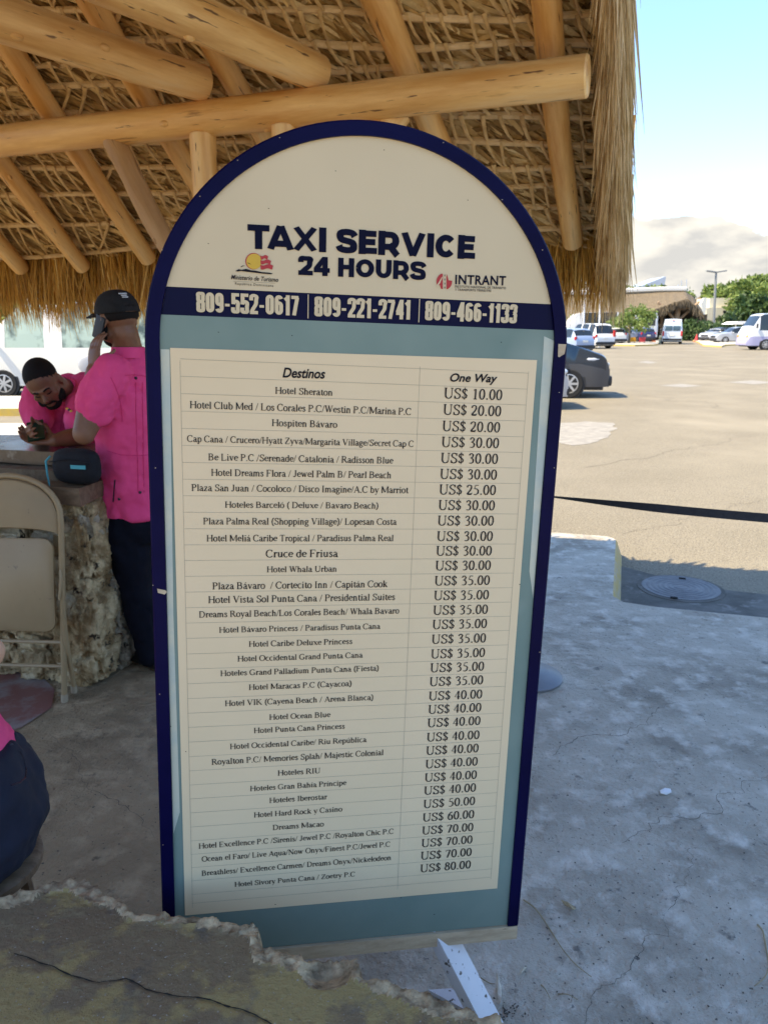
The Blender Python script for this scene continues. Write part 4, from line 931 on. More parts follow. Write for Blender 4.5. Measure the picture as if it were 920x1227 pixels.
# bag on the shelf
m_bagm = mat('black_bag_fabric', (.003, .003, .005), .85, (.006, .007, .010), 40, 3, bump=.3); m_cy = mat('turquoise_zip_trim', (.02, .30, .34), .5)
bp = at_y(97, 604, cr.y + .02); bp.z = LOW+.058
bag = empty('bag', bp, 'small black pouch bag with turquoise trim on the counter shelf', 'bag')
ax = (cr-cl_).normalized(); Mb = Matrix((ax, Vector((-ax.y, ax.x, 0)), Vector((0, 0, 1)))).transposed()
mb = MB(); prof = []
for i in range(13):
    a = -1+2*i/12; e = (1-abs(a)**3.2)**.5 if abs(a) < 1 else 0; prof.append((bp+ax*a*.112+Vector((0, 0, .078)), Mb @ Vector((0, .055*max(e, .15), 0)), Vector((0, 0, .078*max(e, .25)**.5))))
mb.rings(prof, 18); mb.build('pouch', m_bagm, bag)
Mx_ = Mb
f0 = bp + Mb @ Vector((0, -.057, .085))
MB().box(f0 + ax*.045, (.07, .004, .016), Mb).build('trim_patch', m_cy, bag)
MB().tube([bp+Mb @ Vector((-.112, -.02, .12)), bp+Mb @ Vector((-.125, -.035, .10)), bp+Mb @ Vector((-.12, -.04, .04)), bp+Mb @ Vector((-.108, -.045, -.03))], [.004, .005, .004, .003], 6).build('strap', m_cy, bag)
MB().tube([bp+Mb @ Vector((-.10, -.045, .10)), bp+Mb @ Vector((0, -.056, .118)), bp+Mb @ Vector((.10, -.045, .10))], .003, 5).build('zip', m_bagm, bag)

# folding chair
m_tan = mat('tan_enamel_metal', (.30, .205, .105), .45, (.34, .24, .125), 4, 4, coat=0, rnoise=.08, spots=((.20, .14, .08), 30, .70, .74, 2)); m_rub = mat('tan_rubber', (.34, .27, .18), .7)
ft = at_z(80, 838, 0); cx_dir = Vector((-1, .06, 0)).normalized(); CW = .45
c0 = ft + cx_dir*CW/2
ch = empty('folding_chair', Vector((c0.x, c0.y, 0)), 'tan metal folding chair folded and leaning against the stone counter', 'folding chair')
lean = Vector((0.065, .035, 1)).normalized(); fwd = Vector((0, 1, 0))
def cp(a, h, o=0): return ft + cx_dir*a + lean*h + Vector((0, -1, .25)).normalized()*o     # a across, h up the frame, o towards us
ft = ft + Vector((0, -.02, 0))
mb = MB(); path = [cp(0, .02)] + [cp(0, h) for h in (.3, .6, .80)] + [cp(CW*.5-CW*.5*math.cos(a), .80+.20*math.sin(a)**.8) for a in [math.pi*i/16 for i in range(1, 16)]] + [cp(CW, h) for h in (.80, .6, .3, .02)]
mb.tube(path, .0125, 10); mb.build('frame', m_tan, ch)
def panel(name, pts, th, m, push=0):
    n2 = len(pts); f_ = [cp(a, h, push) for a, h in pts]; mb = MB(); nrm = (cp(0, 0, 1)-cp(0, 0, 0))
    ins = [(a+(CW/2-a)*.05, h+(sum(p[1] for p in pts)/n2-h)*.05) for a, h in pts]
    vs = [p - nrm*th for p in f_] + f_ + [cp(a, h, push+.006) for a, h in ins]
    mb.add(vs, [tuple(range(n2-1, -1, -1)), tuple(range(2*n2, 3*n2))] + [(i, (i+1) % n2, n2+(i+1) % n2, n2+i) for i in range(n2)] + [(n2+i, n2+(i+1) % n2, 2*n2+(i+1) % n2, 2*n2+i) for i in range(n2)])
    mb.build(name, m, ch)
bp_ = [(.012, .755)] + [(CW*.5-(CW*.5-.012)*math.cos(a), .79+.195*math.sin(a)**.8) for a in [math.pi*i/14 for i in range(0, 15)]] + [(CW-.012, .755)] + [(CW*.5+.2*math.cos(a), .755+.022*math.sin(a)) for a in [math.pi*i/8 for i in range(1, 8)]]
panel('backrest', bp_, .008, m_tan, .004)
rr_ = .045
sp_ = []
for (cx_, cy_, a0) in ((.025+rr_, .325+rr_, 180), (CW-.025-rr_, .325+rr_, 270), (CW-.03-rr_, .735-rr_, 0), (.03+rr_, .735-rr_, 90)):
    sp_ += [(cx_+rr_*math.cos(R(a0+i*15)), cy_+rr_*math.sin(R(a0+i*15))) for i in range(7)]
panel('seat', sp_, .016, m_tan, .022)
for a in (0.016, CW-.016):
    mb = MB(); sgn = 1 if a < .1 else -1
    mb.tube([cp(a-.020*sgn, .55, .018), cp(a-.030*sgn, .3, .01), cp(a-.034*sgn, .055, -.06)], .0105, 10); mb.build('leg', m_tan, ch)
    mb = MB(); mb.tube([cp(a-.034*sgn, .06, -.06), cp(a-.034*sgn, .03, -.062)], .014, 10); mb.build('leg_tip', m_rub, ch)
for a in (0, CW): MB().tube([cp(a, .035), cp(a, .0)], .0155, 10).build('leg_tip', m_rub, ch)
for h, o in ((.275, 0), (.16, -.02)): MB().tube([cp(.01, h, o), cp(CW-.01, h, o)], .009, 8).build('crossbar', m_tan, ch)
for a in (.012,): MB().tube([cp(a-.01, .47, .03), cp(a-.02, .56, .03), cp(a-.012, .60, .02)], [.006, .007, .005], 6).build('hinge_link', m_tan, ch)

# foreground ledge of plastered coral rock
m_led = mat('mossy_ledge_plaster', (.20, .135, .072), .85, (.32, .225, .088), 5.5, 13, lo=.475, hi=.535, bump=1.0, bscale=70, bdist=.009,
            spots=[((.34, .31, .26), 160, .66, .72, 2), ((.12, .095, .07), 9, .60, .70, 9), ((.36, .30, .22), 3.1, .66, .70, 7), ((.23, .17, .09), 24, .56, .66, 6)])
m_ledr = mat('broken_coral_edge', (.60, .44, .26), .95, (.15, .095, .05), 26, 8, bump=1, bscale=60, bdist=.01, spots=((.55, .49, .38), 14, .6, .72, 6))
ZL = .47
outp = [(-420, 1110), (-60, 1082), (0, 1078), (40, 1066), (62, 1056), (100, 1054), (150, 1083), (158, 1096), (190, 1095), (240, 1099), (262, 1104), (310, 1112), (316, 1140), (345, 1142), (365, 1150), (400, 1143), (428, 1150), (432, 1172), (470, 1180), (505, 1192), (545, 1207), (590, 1222), (640, 1250), (760, 1330), (820, 1500), (400, 1900), (-500, 1700)]
OP = [at_z(x, y, ZL) for x, y in outp]
print('ledge', OP[5], OP[11], OP[16], OP[20], 'sign', SW(0, BOT), SW(.3, BOT))
ledge = empty('rock_ledge', Vector((sum(p.x for p in OP)/len(OP), sum(p.y for p in OP)/len(OP), 0)), 'low ledge of cracked olive plaster over coral rock in the near corner below the sign', 'ledge')
seg = [(np.array((OP[i].x, OP[i].y)), np.array((OP[(i+1) % len(OP)].x, OP[(i+1) % len(OP)].y))) for i in range(len(OP))]
gx = np.arange(-1.15, .50, .0042); gy = np.arange(.45, 1.56, .0042)
GX, GY = np.meshgrid(gx, gy, indexing='ij'); PT = np.stack([GX.ravel(), GY.ravel()], 1)
dist = np.full(len(PT), 9.); inside = np.zeros(len(PT), bool)
for a, c in seg:
    e = c-a; t_ = np.clip(((PT-a)@e)/(e@e), 0, 1); d_ = np.linalg.norm(PT-(a+t_[:, None]*e), axis=1); dist = np.minimum(dist, d_)
    cond = ((a[1] > PT[:, 1]) != (c[1] > PT[:, 1])); xi = a[0] + (PT[:, 1]-a[1])*(c[0]-a[0])/((c[1]-a[1]) or 1e-9); inside ^= cond & (PT[:, 0] < xi)
sd_ = np.where(inside, dist, -dist)
Z = np.empty(len(PT)); rim_m = np.zeros(len(PT), bool); crack = [at_z(x, y, ZL) for x, y in ((18, 1142), (50, 1153), (85, 1168), (120, 1175), (150, 1170), (175, 1182), (205, 1190), (235, 1192), (262, 1200), (290, 1208), (318, 1222), (340, 1240))]
cs = [(np.array((crack[i].x, crack[i].y)), np.array((crack[i+1].x, crack[i+1].y))) for i in range(len(crack)-1)]
cd = np.full(len(PT), 9.)
for a, c in cs:
    e = c-a; t_ = np.clip(((PT-a)@e)/(e@e), 0, 1); cd = np.minimum(cd, np.linalg.norm(PT-(a+t_[:, None]*e), axis=1))
hollow = at_z(392, 1160, ZL)
for i in range(len(PT)):
    x_, y_ = PT[i]; s_ = sd_[i]
    if s_ < -.075: Z[i] = -1; continue
    n1 = noise.noise(Vector((x_*14, y_*14, 0))); n2 = noise.noise(Vector((x_*45, y_*45, 3))); n3 = noise.noise(Vector((x_*110, y_*110, 5)))
    s2 = s_ + n1*.006 + n2*.007
    h = ZL + .006*noise.noise(Vector((x_*4, y_*4, 9))) + .0012*n2 + .0008*n3
    rimw = .028 + .02*noise.noise(Vector((x_*7, y_*7, 12)))
    if s2 < rimw:
        h += .010*max(0, 1-abs(s2-rimw*.4)/(rimw*.8+.004)) + n2*.007 + n3*.004 - (0.004 if s2 < rimw*.8 else 0); rim_m[i] = True
    hd = math.hypot(x_-hollow.x, y_-hollow.y)
    if hd < .05: h -= .035*(1-hd/.05)*(1+.5*n2); rim_m[i] = True
    if s2 < 0: h -= min(-s2*7.5, .47) + .02*n1; rim_m[i] = True
    w_ = .0016+.0016*n1+.001
    if cd[i] < .012: h -= .003*math.exp(-(cd[i]/.004)**2)
    Z[i] = max(h, .0)
nx_, ny_ = GX.shape; idx = -np.ones(len(PT), int); keep = Z >= 0; idx[keep] = np.arange(keep.sum())
V3 = np.stack([PT[keep, 0], PT[keep, 1], Z[keep]], 1)
I = np.arange(len(PT)).reshape(nx_, ny_); q = np.stack([I[:-1, :-1], I[1:, :-1], I[1:, 1:], I[:-1, 1:]], -1).reshape(-1, 4)
q = q[(idx[q] >= 0).all(1)]; rimf = rim_m[q].sum(1) >= 3
for nm, sel, mm in (('plaster_top', ~rimf, m_led), ('broken_edge', rimf, m_ledr)):
    qq = idx[q[sel]]; us, inv = np.unique(qq, return_inverse=True); o = np_mesh(nm, V3[us], inv.reshape(-1, 4), mm, ledge, smooth=True)

m_lcr = mat('ledge_crack_dirt_and_shade', (.022, .016, .010), .95); cpts = []; rnd = random.Random(8)  # near-black ribbon colours in the dirt and shade down in the crack
for i in range(len(crack)-1):
    for t_ in range(7): p = crack[i].lerp(crack[i+1], t_/7); q_ = noise.noise_vector(Vector((p.x*40, p.y*40, 2)))*.004; cpts.append(Vector((p.x+q_.x, p.y+q_.y, 0)))
cpts = [Vector((p.x, p.y, ZL + .006*noise.noise(Vector((p.x*4, p.y*4, 9))) - .0004)) for p in cpts]
MB().strip(cpts, [.0045*(.3+1.2*abs(noise.noise(Vector((i*.35, 3, 1))))) for i in range(len(cpts))], (0, 0, 1)).build('crack', m_lcr, ledge, smooth=False, fixn=False)
# stanchion with belt
m_chr = mat('brushed_steel', (.16, .165, .175), .42, metal=.55, c2=(.22, .225, .23), scale=4, bump=.05); m_blackp = mat('black_plastic', (.012, .012, .014), .4); m_belt = mat('black_webbing', (.012, .012, .016), .7, (.02, .02, .024), 60, 2, bump=.3)
m_etch = mat('etched_steel_lettering', (.10, .10, .11), .6)
def stanchion(p, label):
    s_ = empty('stanchion', p, label, 'stanchion', 'belt barrier posts')
    MB().lathe(p, [(.155, 0), (.160, .004), (.160, .012), (.150, .020), (.09, .030), (.04, .040), (.033, .055)], 48).build('base', m_chr, s_)
    MB().lathe(p, [(.031, .05), (.031, .80)], 20).build('post', m_chr, s_)
    MB().lathe(p, [(.034, .79), (.036, .80), (.036, .93), (.03, .945)], 20).build('belt_head', m_blackp, s_)
    return s_
sp0 = at_z(632, 812, 0); sb = stanchion(sp0, 'steel stanchion post behind the sign, only its round base showing on the platform')
# ring lettering on the base as short etched ticks along the edge, like the worn stamped text
bl0 = Vector((sp0.x, sp0.y, .875)); bl1 = at_d(1010, 628, 3.15)
s2 = stanchion(Vector((bl1.x, bl1.y, 0)), 'steel stanchion post out past the right side of the platform')
mb = MB(); pts = []; K = 40; vs = []
d_ = bl1-bl0
for i in range(K+1):
    t_ = i/K; p = bl0.lerp(bl1, t_) + Vector((0, 0, -.008*math.sin(math.pi*t_))); tw = R(74)*(1-min(t_/.42, 1))**1.0 + R(8)*math.sin(t_*5)
    side = Vector((0, 0, 1))*math.cos(tw) + Vector((d_.y, -d_.x, 0)).normalized()*math.sin(tw); vs += [p-side*.019, p+side*.019, p+side*.019+Vector((0, .0015, 0)), p-side*.019+Vector((0, .0015, 0))]
fs = []
for i in range(K): fs += [(4*i+a, 4*i+(a+1) % 4, 4*i+4+(a+1) % 4, 4*i+4+a) for a in range(4)]
tag(mb.add(vs, fs).build('barrier_belt', m_belt), 'twisted black barrier belt stretched from behind the sign toward the right', 'belt')

# debris
m_twig = mat('dry_grass_stem', (.38, .30, .17), .7, (.24, .18, .10), 20, 3); m_dleaf = mat('pale_dry_leaf', (.62, .58, .48), .7, (.42, .36, .26), 25, 4); m_paper = mat('white_paper', (.75, .75, .74), .7)
def twig(px, rad, label, name='twig', m=None, zup=.006):
    pts = [at_z(x, y, rad) + Vector((0, 0, zup*math.sin(i*1.7)**2)) for i, (x, y) in enumerate(px)]
    dense = []
    for i in range(len(pts)-1):
        for t_ in range(4):
            p0 = pts[max(i-1, 0)]; p1_ = pts[i]; p2_ = pts[i+1]; p3 = pts[min(i+2, len(pts)-1)]; u_ = t_/4
            dense.append(.5*((2*p1_)+(p2_-p0)*u_+(2*p0-5*p1_+4*p2_-p3)*u_*u_+(3*p1_-p0-3*p2_+p3)*u_**3))
    dense.append(pts[-1])
    tag(MB().tube(dense, [rad*(1-.6*i/len(dense)) for i in range(len(dense))], 6).build(name, m or m_twig), label, 'twig')
twig([(627, 1078), (642, 1092), (658, 1113), (672, 1137), (688, 1155), (708, 1172)], .0022, 'long thin dry grass stem curving away from the sign foot')
twig([(907, 1108), (913, 1118), (917, 1135), (920, 1160), (915, 1172), (903, 1183)], .0028, 'curved dark twig on the platform by the right edge of the photo')
twig([(563, 1166), (574, 1173), (586, 1178), (593, 1181)], .002, 'short brown twig beside the white metal foot')
twig([(648, 1180), (653, 1188), (659, 1197)], .0016, 'tiny dark twig left of the end of the long stem')
twig([(668, 1191), (680, 1194), (692, 1198)], .0016, 'tiny flat twig just below the end of the long grass stem')
def leaf(px, label, m, name='dry_leaf', cat='leaf', z=.008):
    mb = MB(); c = [at_z(x, y, .004 + z*(i % 2)) for i, (x, y) in enumerate(px)]; mb.add(c + [p-Vector((0, 0, .0015)) for p in c], [tuple(range(len(c))), tuple(range(2*len(c)-1, len(c)-1, -1))] + [(i, (i+1) % len(c), len(c)+(i+1) % len(c), len(c)+i) for i in range(len(c))])
    tag(mb.build(name, m, smooth=False), label, cat)
leaf([(594, 1163), (597, 1172), (601, 1182), (601, 1196), (598, 1204), (596, 1190), (595, 1176)], 'narrow pale dry leaf blade on the floor beside the metal foot', m_dleaf)
leaf([(790, 947), (796, 944), (803, 945), (804, 949), (798, 952), (791, 950)], 'small scrap of white paper lying alone on the platform', m_paper, 'paper_scrap', 'litter')
leaf([(622, 1164), (628, 1158), (631, 1159), (624, 1166)], 'tiny pale straw bit on the platform', m_dleaf, 'straw_bit', 'litter')
leaf([(672, 1078), (680, 1081), (690, 1088), (687, 1090), (676, 1084)], 'small dark curled leaf on the platform right of the sign', m_twig)
m_crumb = mat('dark_crumbs', (.06, .055, .045), .9, (.14, .12, .09), 30, 3)
mb = MB(); rnd = random.Random(4)
for i in range(230):
    if i < 60: x, y = 600+rnd.gauss(0, 12), 1212+rnd.gauss(0, 8)
    else: x, y = rnd.uniform(560, 930), 760 + 470*rnd.random()**.8
    p = at_z(x, y, .002); r_ = rnd.uniform(.0008, .0028); mb.ball(p, (r_*rnd.uniform(.6, 1.6), r_, r_*.6), Matrix.Rotation(rnd.random()*6, 3, 'Z'), 5, 4)
tag(mb.build('grit', m_crumb, smooth=False, fixn=False), 'scattered dark grit and crumbs over the pale platform', 'grit', kind='stuff')
# ================================================================== PEOPLE
m_skin = mat('brown_skin', (.23, .105, .055), .5, (.17, .075, .038), 9, 4, bump=.08, bscale=120, bdist=.002, sub=.05)
m_skin3 = mat('light_brown_skin', (.48, .27, .17), .5, sub=.05)
m_pink = mat('hot_pink_cotton', (.84, .07, .215), .85, (.74, .05, .17), 6, 5, bump=.25, bscale=60, bdist=.003)
m_trou = mat('navy_trousers_cloth', (.0022, .003, .007), .85, (.004, .005, .011), 9, 4, bump=.3, bscale=80, bdist=.003)
m_hair = mat('black_short_hair', (.010, .008, .007), .8, bump=.6, bscale=300, bdist=.003); m_capm = mat('black_cap_cotton', (.014, .014, .014), .85, (.022, .021, .02), 30, 3, bump=.3, bscale=120, bdist=.002)
m_btn = mat('dark_button', (.015, .012, .02), .3); m_white = mat('white_thread', (.6, .6, .58), .7); m_shoe = mat('black_shoe', (.01, .01, .01), .4)
m_glassk = mat('black_phone_glass', (.006, .006, .008), .55)
tex = bpy.data.textures.new('folds', 'CLOUDS'); tex.noise_scale = .11; tex.noise_depth = 3
texm = bpy.data.textures.new('creases', 'MARBLE'); texm.noise_scale = .16; texm.turbulence = 9; texm.noise_depth = 2; texm.marble_type = 'SHARP'
tex2 = bpy.data.textures.new('small_folds', 'CLOUDS'); tex2.noise_scale = .045; tex2.noise_depth = 2
def organic(o, vox, disp=0, it=3, t=None):
    r_ = o.modifiers.new('remesh', 'REMESH'); r_.mode = 'VOXEL'; r_.voxel_size = vox; r_.use_smooth_shade = True
    s_ = o.modifiers.new('smooth', 'SMOOTH'); s_.iterations = it; s_.factor = .6
    if disp:
        d_ = o.modifiers.new('folds', 'DISPLACE'); d_.texture = t or tex; d_.strength = disp; d_.mid_level = .5; d_.texture_coords = 'LOCAL'
    if disp:
        e_ = o.modifiers.new('creases', 'DISPLACE'); e_.texture = texm; e_.strength = disp*.55; e_.mid_level = .5; e_.texture_coords = 'LOCAL'
    return o
def limb(mb, pts, rads, n=14):
    """smoothly interpolated tapering limb with round ends"""
    P = [Vector(p) for p in pts]; O = []; Q = []
    for i in range(len(P)-1):
        p0, p1_, p2_, p3 = P[max(i-1, 0)], P[i], P[i+1], P[min(i+2, len(P)-1)]
        for k_ in range(5):
            u_ = k_/5; O.append(p1_.lerp(p2_, u_)*.35 + .65*.5*((2*p1_)+(p2_-p0)*u_+(2*p0-5*p1_+4*p2_-p3)*u_*u_+(3*p1_-p0-3*p2_+p3)*u_**3)); e = u_*u_*(3-2*u_); Q.append(rads[i]*(1-e)+rads[i+1]*e)
    O.append(P[-1]); Q.append(rads[-1]); mb.tube(O, Q, n); mb.ball(P[0], rads[0]*.98); mb.ball(P[-1], rads[-1]*.98)
def frame(z, x):
    z = Vector(z).normalized(); x = Vector(x); x = (x - z*x.dot(z)).normalized(); y = z.cross(x); return Matrix((x, y, z)).transposed()
def hand(mb, wrist, fing, nrm, side, curl=.5, L_=.185, spread=.10, thumb=1):
    """fing: direction of the fingers, nrm: the way the palm faces, side: towards the thumb"""
    w_ = Vector(wrist); f_ = Vector(fing).normalized(); s_ = Vector(side); s_ = (s_-f_*s_.dot(f_)).normalized(); n_ = Vector(nrm); n_ = (n_-f_*n_.dot(f_)-s_*n_.dot(s_)).normalized()
    pl_ = L_*.50
    mb.rings([(w_-f_*.01, s_*.026, n_*.019), (w_+f_*pl_*.3, s_*.034, n_*.016), (w_+f_*pl_*.7, s_*.041, n_*.015), (w_+f_*pl_, s_*.039, n_*.011)], 14)
    for i, (o_, ln_, r_) in enumerate(((.030, .92, .0082), (.010, 1.0, .0086), (-.011, .94, .0082), (-.030, .76, .0072))):
        b_ = w_+f_*pl_*.92+s_*o_; d_ = (f_+s_*o_*spread*18*.5).normalized(); a_ = curl*.5; P = [b_]; full = L_*.47*ln_
        for seg_ in (.45, .31, .24):
            P.append(P[-1]+(d_*math.cos(a_)+n_*math.sin(a_))*full*seg_); a_ += curl*.85
        mb.tube(P, [r_*1.08, r_, r_*.92, r_*.8], 8); [mb.ball(p, r_*k_) for p, k_ in zip(P, (1.1, 1.02, .95, .82))]
    tb = w_+f_*pl_*.22+s_*.026+n_*.006; P = [tb, tb+(f_*.55+s_*.75+n_*.3).normalized()*.038*thumb, tb+(f_*.55+s_*.75+n_*.3).normalized()*.038*thumb+(f_*.8+s_*.25+n_*(.3+curl*.3)).normalized()*.034, tb+(f_*.55+s_*.75+n_*.3).normalized()*.038+(f_*.8+s_*.25+n_*.5).normalized()*.058]
    mb.tube(P, [.014, .011, .0098, .008], 8); [mb.ball(p, k_) for p, k_ in zip(P, (.0145, .0112, .0098, .008))]
def head(mb, c, up, fwd_, beard=False):
    """c centre of the skull; returns frame (x right, y up...)"""
    u_ = Vector(up).normalized(); f_ = Vector(fwd_); f_ = (f_-u_*f_.dot(u_)).normalized(); r_ = f_.cross(u_); M = Matrix((r_, f_, u_)).transposed(); C_ = Vector(c)
    W_ = lambda x, y, z: C_ + r_*x + f_*y + u_*z
    mb.ball(W_(0, -.012, .025), (.076, .096, .088), M, 22, 16)                        # cranium
    mb.ball(W_(0, .030, -.025), (.062, .062, .085), M, 20, 14)                        # face
    mb.ball(W_(0, .045, -.085), (.040, .040, .030), M)                                # jaw, chin
    mb.ball(W_(.036, .018, -.065), (.028, .050, .036), M); mb.ball(W_(-.036, .018, -.065), (.028, .050, .036), M)
    mb.ball(W_(0, .078, .012), (.045, .016, .010), M)                                 # brow
    mb.tube([W_(0, .084, .0), W_(0, .098, -.018), W_(0, .108, -.036)], [.008, .010, .013], 8); mb.ball(W_(0, .100, -.038), (.018, .013, .010), M)
    mb.ball(W_(0, .085, -.064), (.024, .014, .0065), M); mb.ball(W_(0, .083, -.073), (.021, .014, .007), M)          # lips
    for s_ in (1, -1):
        mb.ball(W_(.043*s_, .060, -.028), (.020, .018, .018), M)                      # cheekbone
        mb.ball(W_(.077*s_, -.008, -.012), (.008, .020, .031), M); mb.tube([W_(.080*s_, .004, -.035), W_(.086*s_, -.012, -.008), W_(.082*s_, -.008, .016), W_(.078*s_, .008, .012)], .006, 6)
    return W_, M
# ---- standing man seen from behind with a phone at his ear
P_ = at_y
t1 = empty('person', Vector((P_(186, 812, 3.45).x, 3.45, 0)), 'standing man in pink shirt and black cap holding a phone to his ear', 'person')
fw = Vector((-.80, .60, 0)); lt = Vector((.6, .8, 0))          # facing; his right-hand side
pel = P_(170, 612, 3.50); wst = P_(166, 560, 3.48); chs = P_(161, 475, 3.44); nk = P_(153, 420, 3.42); hd = P_(141, 381, 3.40)
shL = P_(133, 447, 3.29); shR = chs + lt*.21 + Vector((0, 0, .085)); elL = P_(101, 520, 3.20); wrL = P_(112, 444, 3.27)
up1 = Vector((-.10, .02, 1)); b = MB(); W1, M1 = head(b, hd, up1, (-.80, .60, -.06))
limb(b, [nk+Vector((.01, 0, -.05)), nk+Vector((0, 0, .02)), hd+Vector((.03, -.015, -.06))], [.075, .062, .058])
rg = lambda c, a, d: (c, lt*a, fw*d)
b.rings([rg(pel+Vector((0, 0, -.04)), .135, .10), rg(pel, .15, .12), rg(wst, .155, .12), rg(chs, .185, .13), rg(chs+Vector((0, 0, .09)), .16, .10), rg(nk+Vector((.01, 0, -.04)), .07, .065)], 22)
limb(b, [shL, (shL+elL)/2, elL], [.066, .056, .046]); limb(b, [elL, elL.lerp(wrL, .4), wrL], [.047, .043, .030])
elR = shR + Vector((.07, .05, -.28)); wrR = elR + Vector((-.05, .02, -.22)); limb(b, [shR, (shR+elR)/2, elR], [.064, .052, .044]); limb(b, [elR, elR.lerp(wrR, .4), wrR], [.045, .041, .028])
hand(b, wrR, (-.1, .1, -1), (-1, -.2, 0), (-.8, .6, 0), .5)
hand(b, wrL, (W1(-.105, -.01, .01)-wrL), (M1 @ Vector((1, 0, 0))), (M1 @ Vector((0, -1, 0))), .35)
foot = [P_(184, 800, 3.42), P_(205, 792, 3.62)]
hipL = pel - lt*.085 + Vector((0, 0, -.05)); hipR = pel + lt*.085 + Vector((0, 0, -.05)); legs = []
for h_, ft_ in ((hipL, foot[0]), (hipR, foot[1])):
    ft_ = Vector((ft_.x, ft_.y, .085)); kn = h_.lerp(ft_, .50) + fw*.035; legs.append((h_, kn, ft_)); limb(b, [h_, kn, ft_], [.066, .052, .040])
organic(b.build('body', m_skin, t1, smooth=True, fixn=False), .0055, 0, 3)
b = MB(); b.rings([rg(pel+Vector((.002, 0, -.01)), .188, .155), rg(pel+Vector((0, 0, .06)), .182, .15), rg(wst, .170, .140), rg(wst.lerp(chs, .5), .182, .146), rg(chs, .198, .150), rg(chs+Vector((-.002, 0, .085)), .178, .122), rg(nk+Vector((.012, 0, -.035)), .088, .082), rg(nk+Vector((.008, 0, -.01)), .072, .07)], 30)
mid = shL.lerp(elL, .60)
limb(b, [shL+Vector((.01, 0, .004)), shL.lerp(elL, .4), mid], [.082, .084, .080]); midR = shR.lerp(elR, .75); limb(b, [shR, shR.lerp(elR, .4), midR], [.080, .078, .076])
organic(b.build('shirt', m_pink, t1, fixn=False), .0065, .030, 4)
b = MB(); cb = nk+Vector((.006, -.004, .0)); b.rings([(cb+Vector((0, 0, -.030)), lt*.080, fw*.078), (cb+Vector((0, 0, .012)), lt*.071, fw*.069), (cb+Vector((-.004, 0, .016)), lt*.068, fw*.066), (cb+Vector((0, 0, -.03)), lt*.070, fw*.068)], 26, cap=False); b.build('collar', m_pink, t1)
b = MB(); b.rings([rg(pel+Vector((0, 0, .03)), .172, .135), rg(pel+Vector((0, 0, -.07)), .180, .145), rg(pel+Vector((0, 0, -.13)), .165, .125)], 24)
for h_, kn, ft_ in legs: limb(b, [h_+Vector((0, 0, -.02)), kn, ft_+Vector((0, 0, -.01))], [.105, .078, .068])
organic(b.build('trousers', m_trou, t1, fixn=False), .008, .022, 4)
for h_, kn, ft_ in legs:
    b = MB(); c = Vector((ft_.x, ft_.y, 0)); Mx = Matrix((fw, lt, Vector((0, 0, 1)))).transposed()
    b.rings([(c-fw*.07+Vector((0, 0, .035)), lt*.026, Vector((0, 0, .033))), (c-fw*.03+Vector((0, 0, .048)), lt*.038, Vector((0, 0, .047))), (c+fw*.06+Vector((0, 0, .042)), lt*.044, Vector((0, 0, .040))), (c+fw*.15+Vector((0, 0, .028)), lt*.044, Vector((0, 0, .026))), (c+fw*.20+Vector((0, 0, .022)), lt*.028, Vector((0, 0, .018)))], 16); b.build('shoe', m_shoe, t1)
# cap
b = MB(); rs = []
for m_ in (m_trou, m_capm, m_hair): m_.node_tree.nodes['Principled BSDF'].inputs['Specular IOR Level'].default_value = .2
u1 = M1 @ Vector((0, 0, 1)); f1 = M1 @ Vector((0, 1, 0)); r1 = M1 @ Vector((1, 0, 0))
for a in [i*math.pi/2/9 for i in range(10)]:
    rs.append((W1(0, -.006, .018+.098*math.sin(a)), r1*.087*max(math.cos(a)**.75, .04), f1*.108*max(math.cos(a)**.75, .04)))
b.rings(rs, 28); capo = b.build('cap', m_capm, t1)
b = MB(); vs = []; nb_ = 15
for lay in (0, -.004):
    for i in range(nb_+1):
        a = math.pi*i/nb_; vs += [W1(.084*math.cos(a), .055+.035*math.sin(a), .022+lay+.010*math.sin(a)), W1(.080*math.cos(a), .07+.105*math.sin(a), .010+lay+.012*math.sin(a))]
n2 = (nb_+1)*2; fs = []
for i in range(nb_): fs += [(2*i, 2*i+1, 2*i+3, 2*i+2), (n2+2*i, n2+2*i+2, n2+2*i+3, n2+2*i+1), (2*i+1, n2+2*i+1, n2+2*i+3, 2*i+3)]
b.add(vs, fs).build('brim', m_capm, capo)
# adjuster opening and stitched patch at the back of the cap
b = MB(); b.ball(W1(0, -.100, .036), (.032, .012, .018), M1, 18, 10); b.build('adjuster_opening', m_hair, capo)
b = MB(); b.tube([W1(.036*math.cos(a), -.109+.012*abs(math.cos(a)), .036+.026*math.sin(a)) for a in [math.pi*i/12 for i in range(13)]], .0032, 6); b.build('opening_seam', m_capm, capo)
for k_, (ww, zz) in enumerate(((.040, .092), (.028, .084), (.030, .076))):
    q = 1/(1); yy = -.006 - .108*math.cos(math.asin(min((zz-.018)/.098, 1)))**.75 - .002
    for j in range(5): MB().box(W1(-.014+(j-2)*ww/5, yy+.006*abs(j-2)/2*.3, zz), (ww/6.5, .002, .0045), M1).build('stitched_lettering', m_white, capo, smooth=False)
b = MB(); b.ball(W1(0, -.016, .010), (.0775, .0925, .050), M1, 22, 12); b.build('hair', m_hair, t1)
b = MB(); b.ball(W1(0, .040, -.082), (.052, .050, .040), M1, 18, 10); b.ball(W1(-.058, .02, -.05), (.014, .022, .040), M1, 12, 8); organic(b.build('beard', m_hair, t1, fixn=False), .004, .0, 2)
ph = empty('phone', W1(-.092, .03, -.03), 'dark phone held to the ear of the standing man', 'phone'); MB().box(W1(-.088, .014, -.035), (.009, .058, .10), M1 @ Matrix.Rotation(R(28), 3, 'X') @ Matrix.Rotation(R(6), 3, 'Y'), bev=.004).build('case', m_glassk, ph)
b_tmp = None
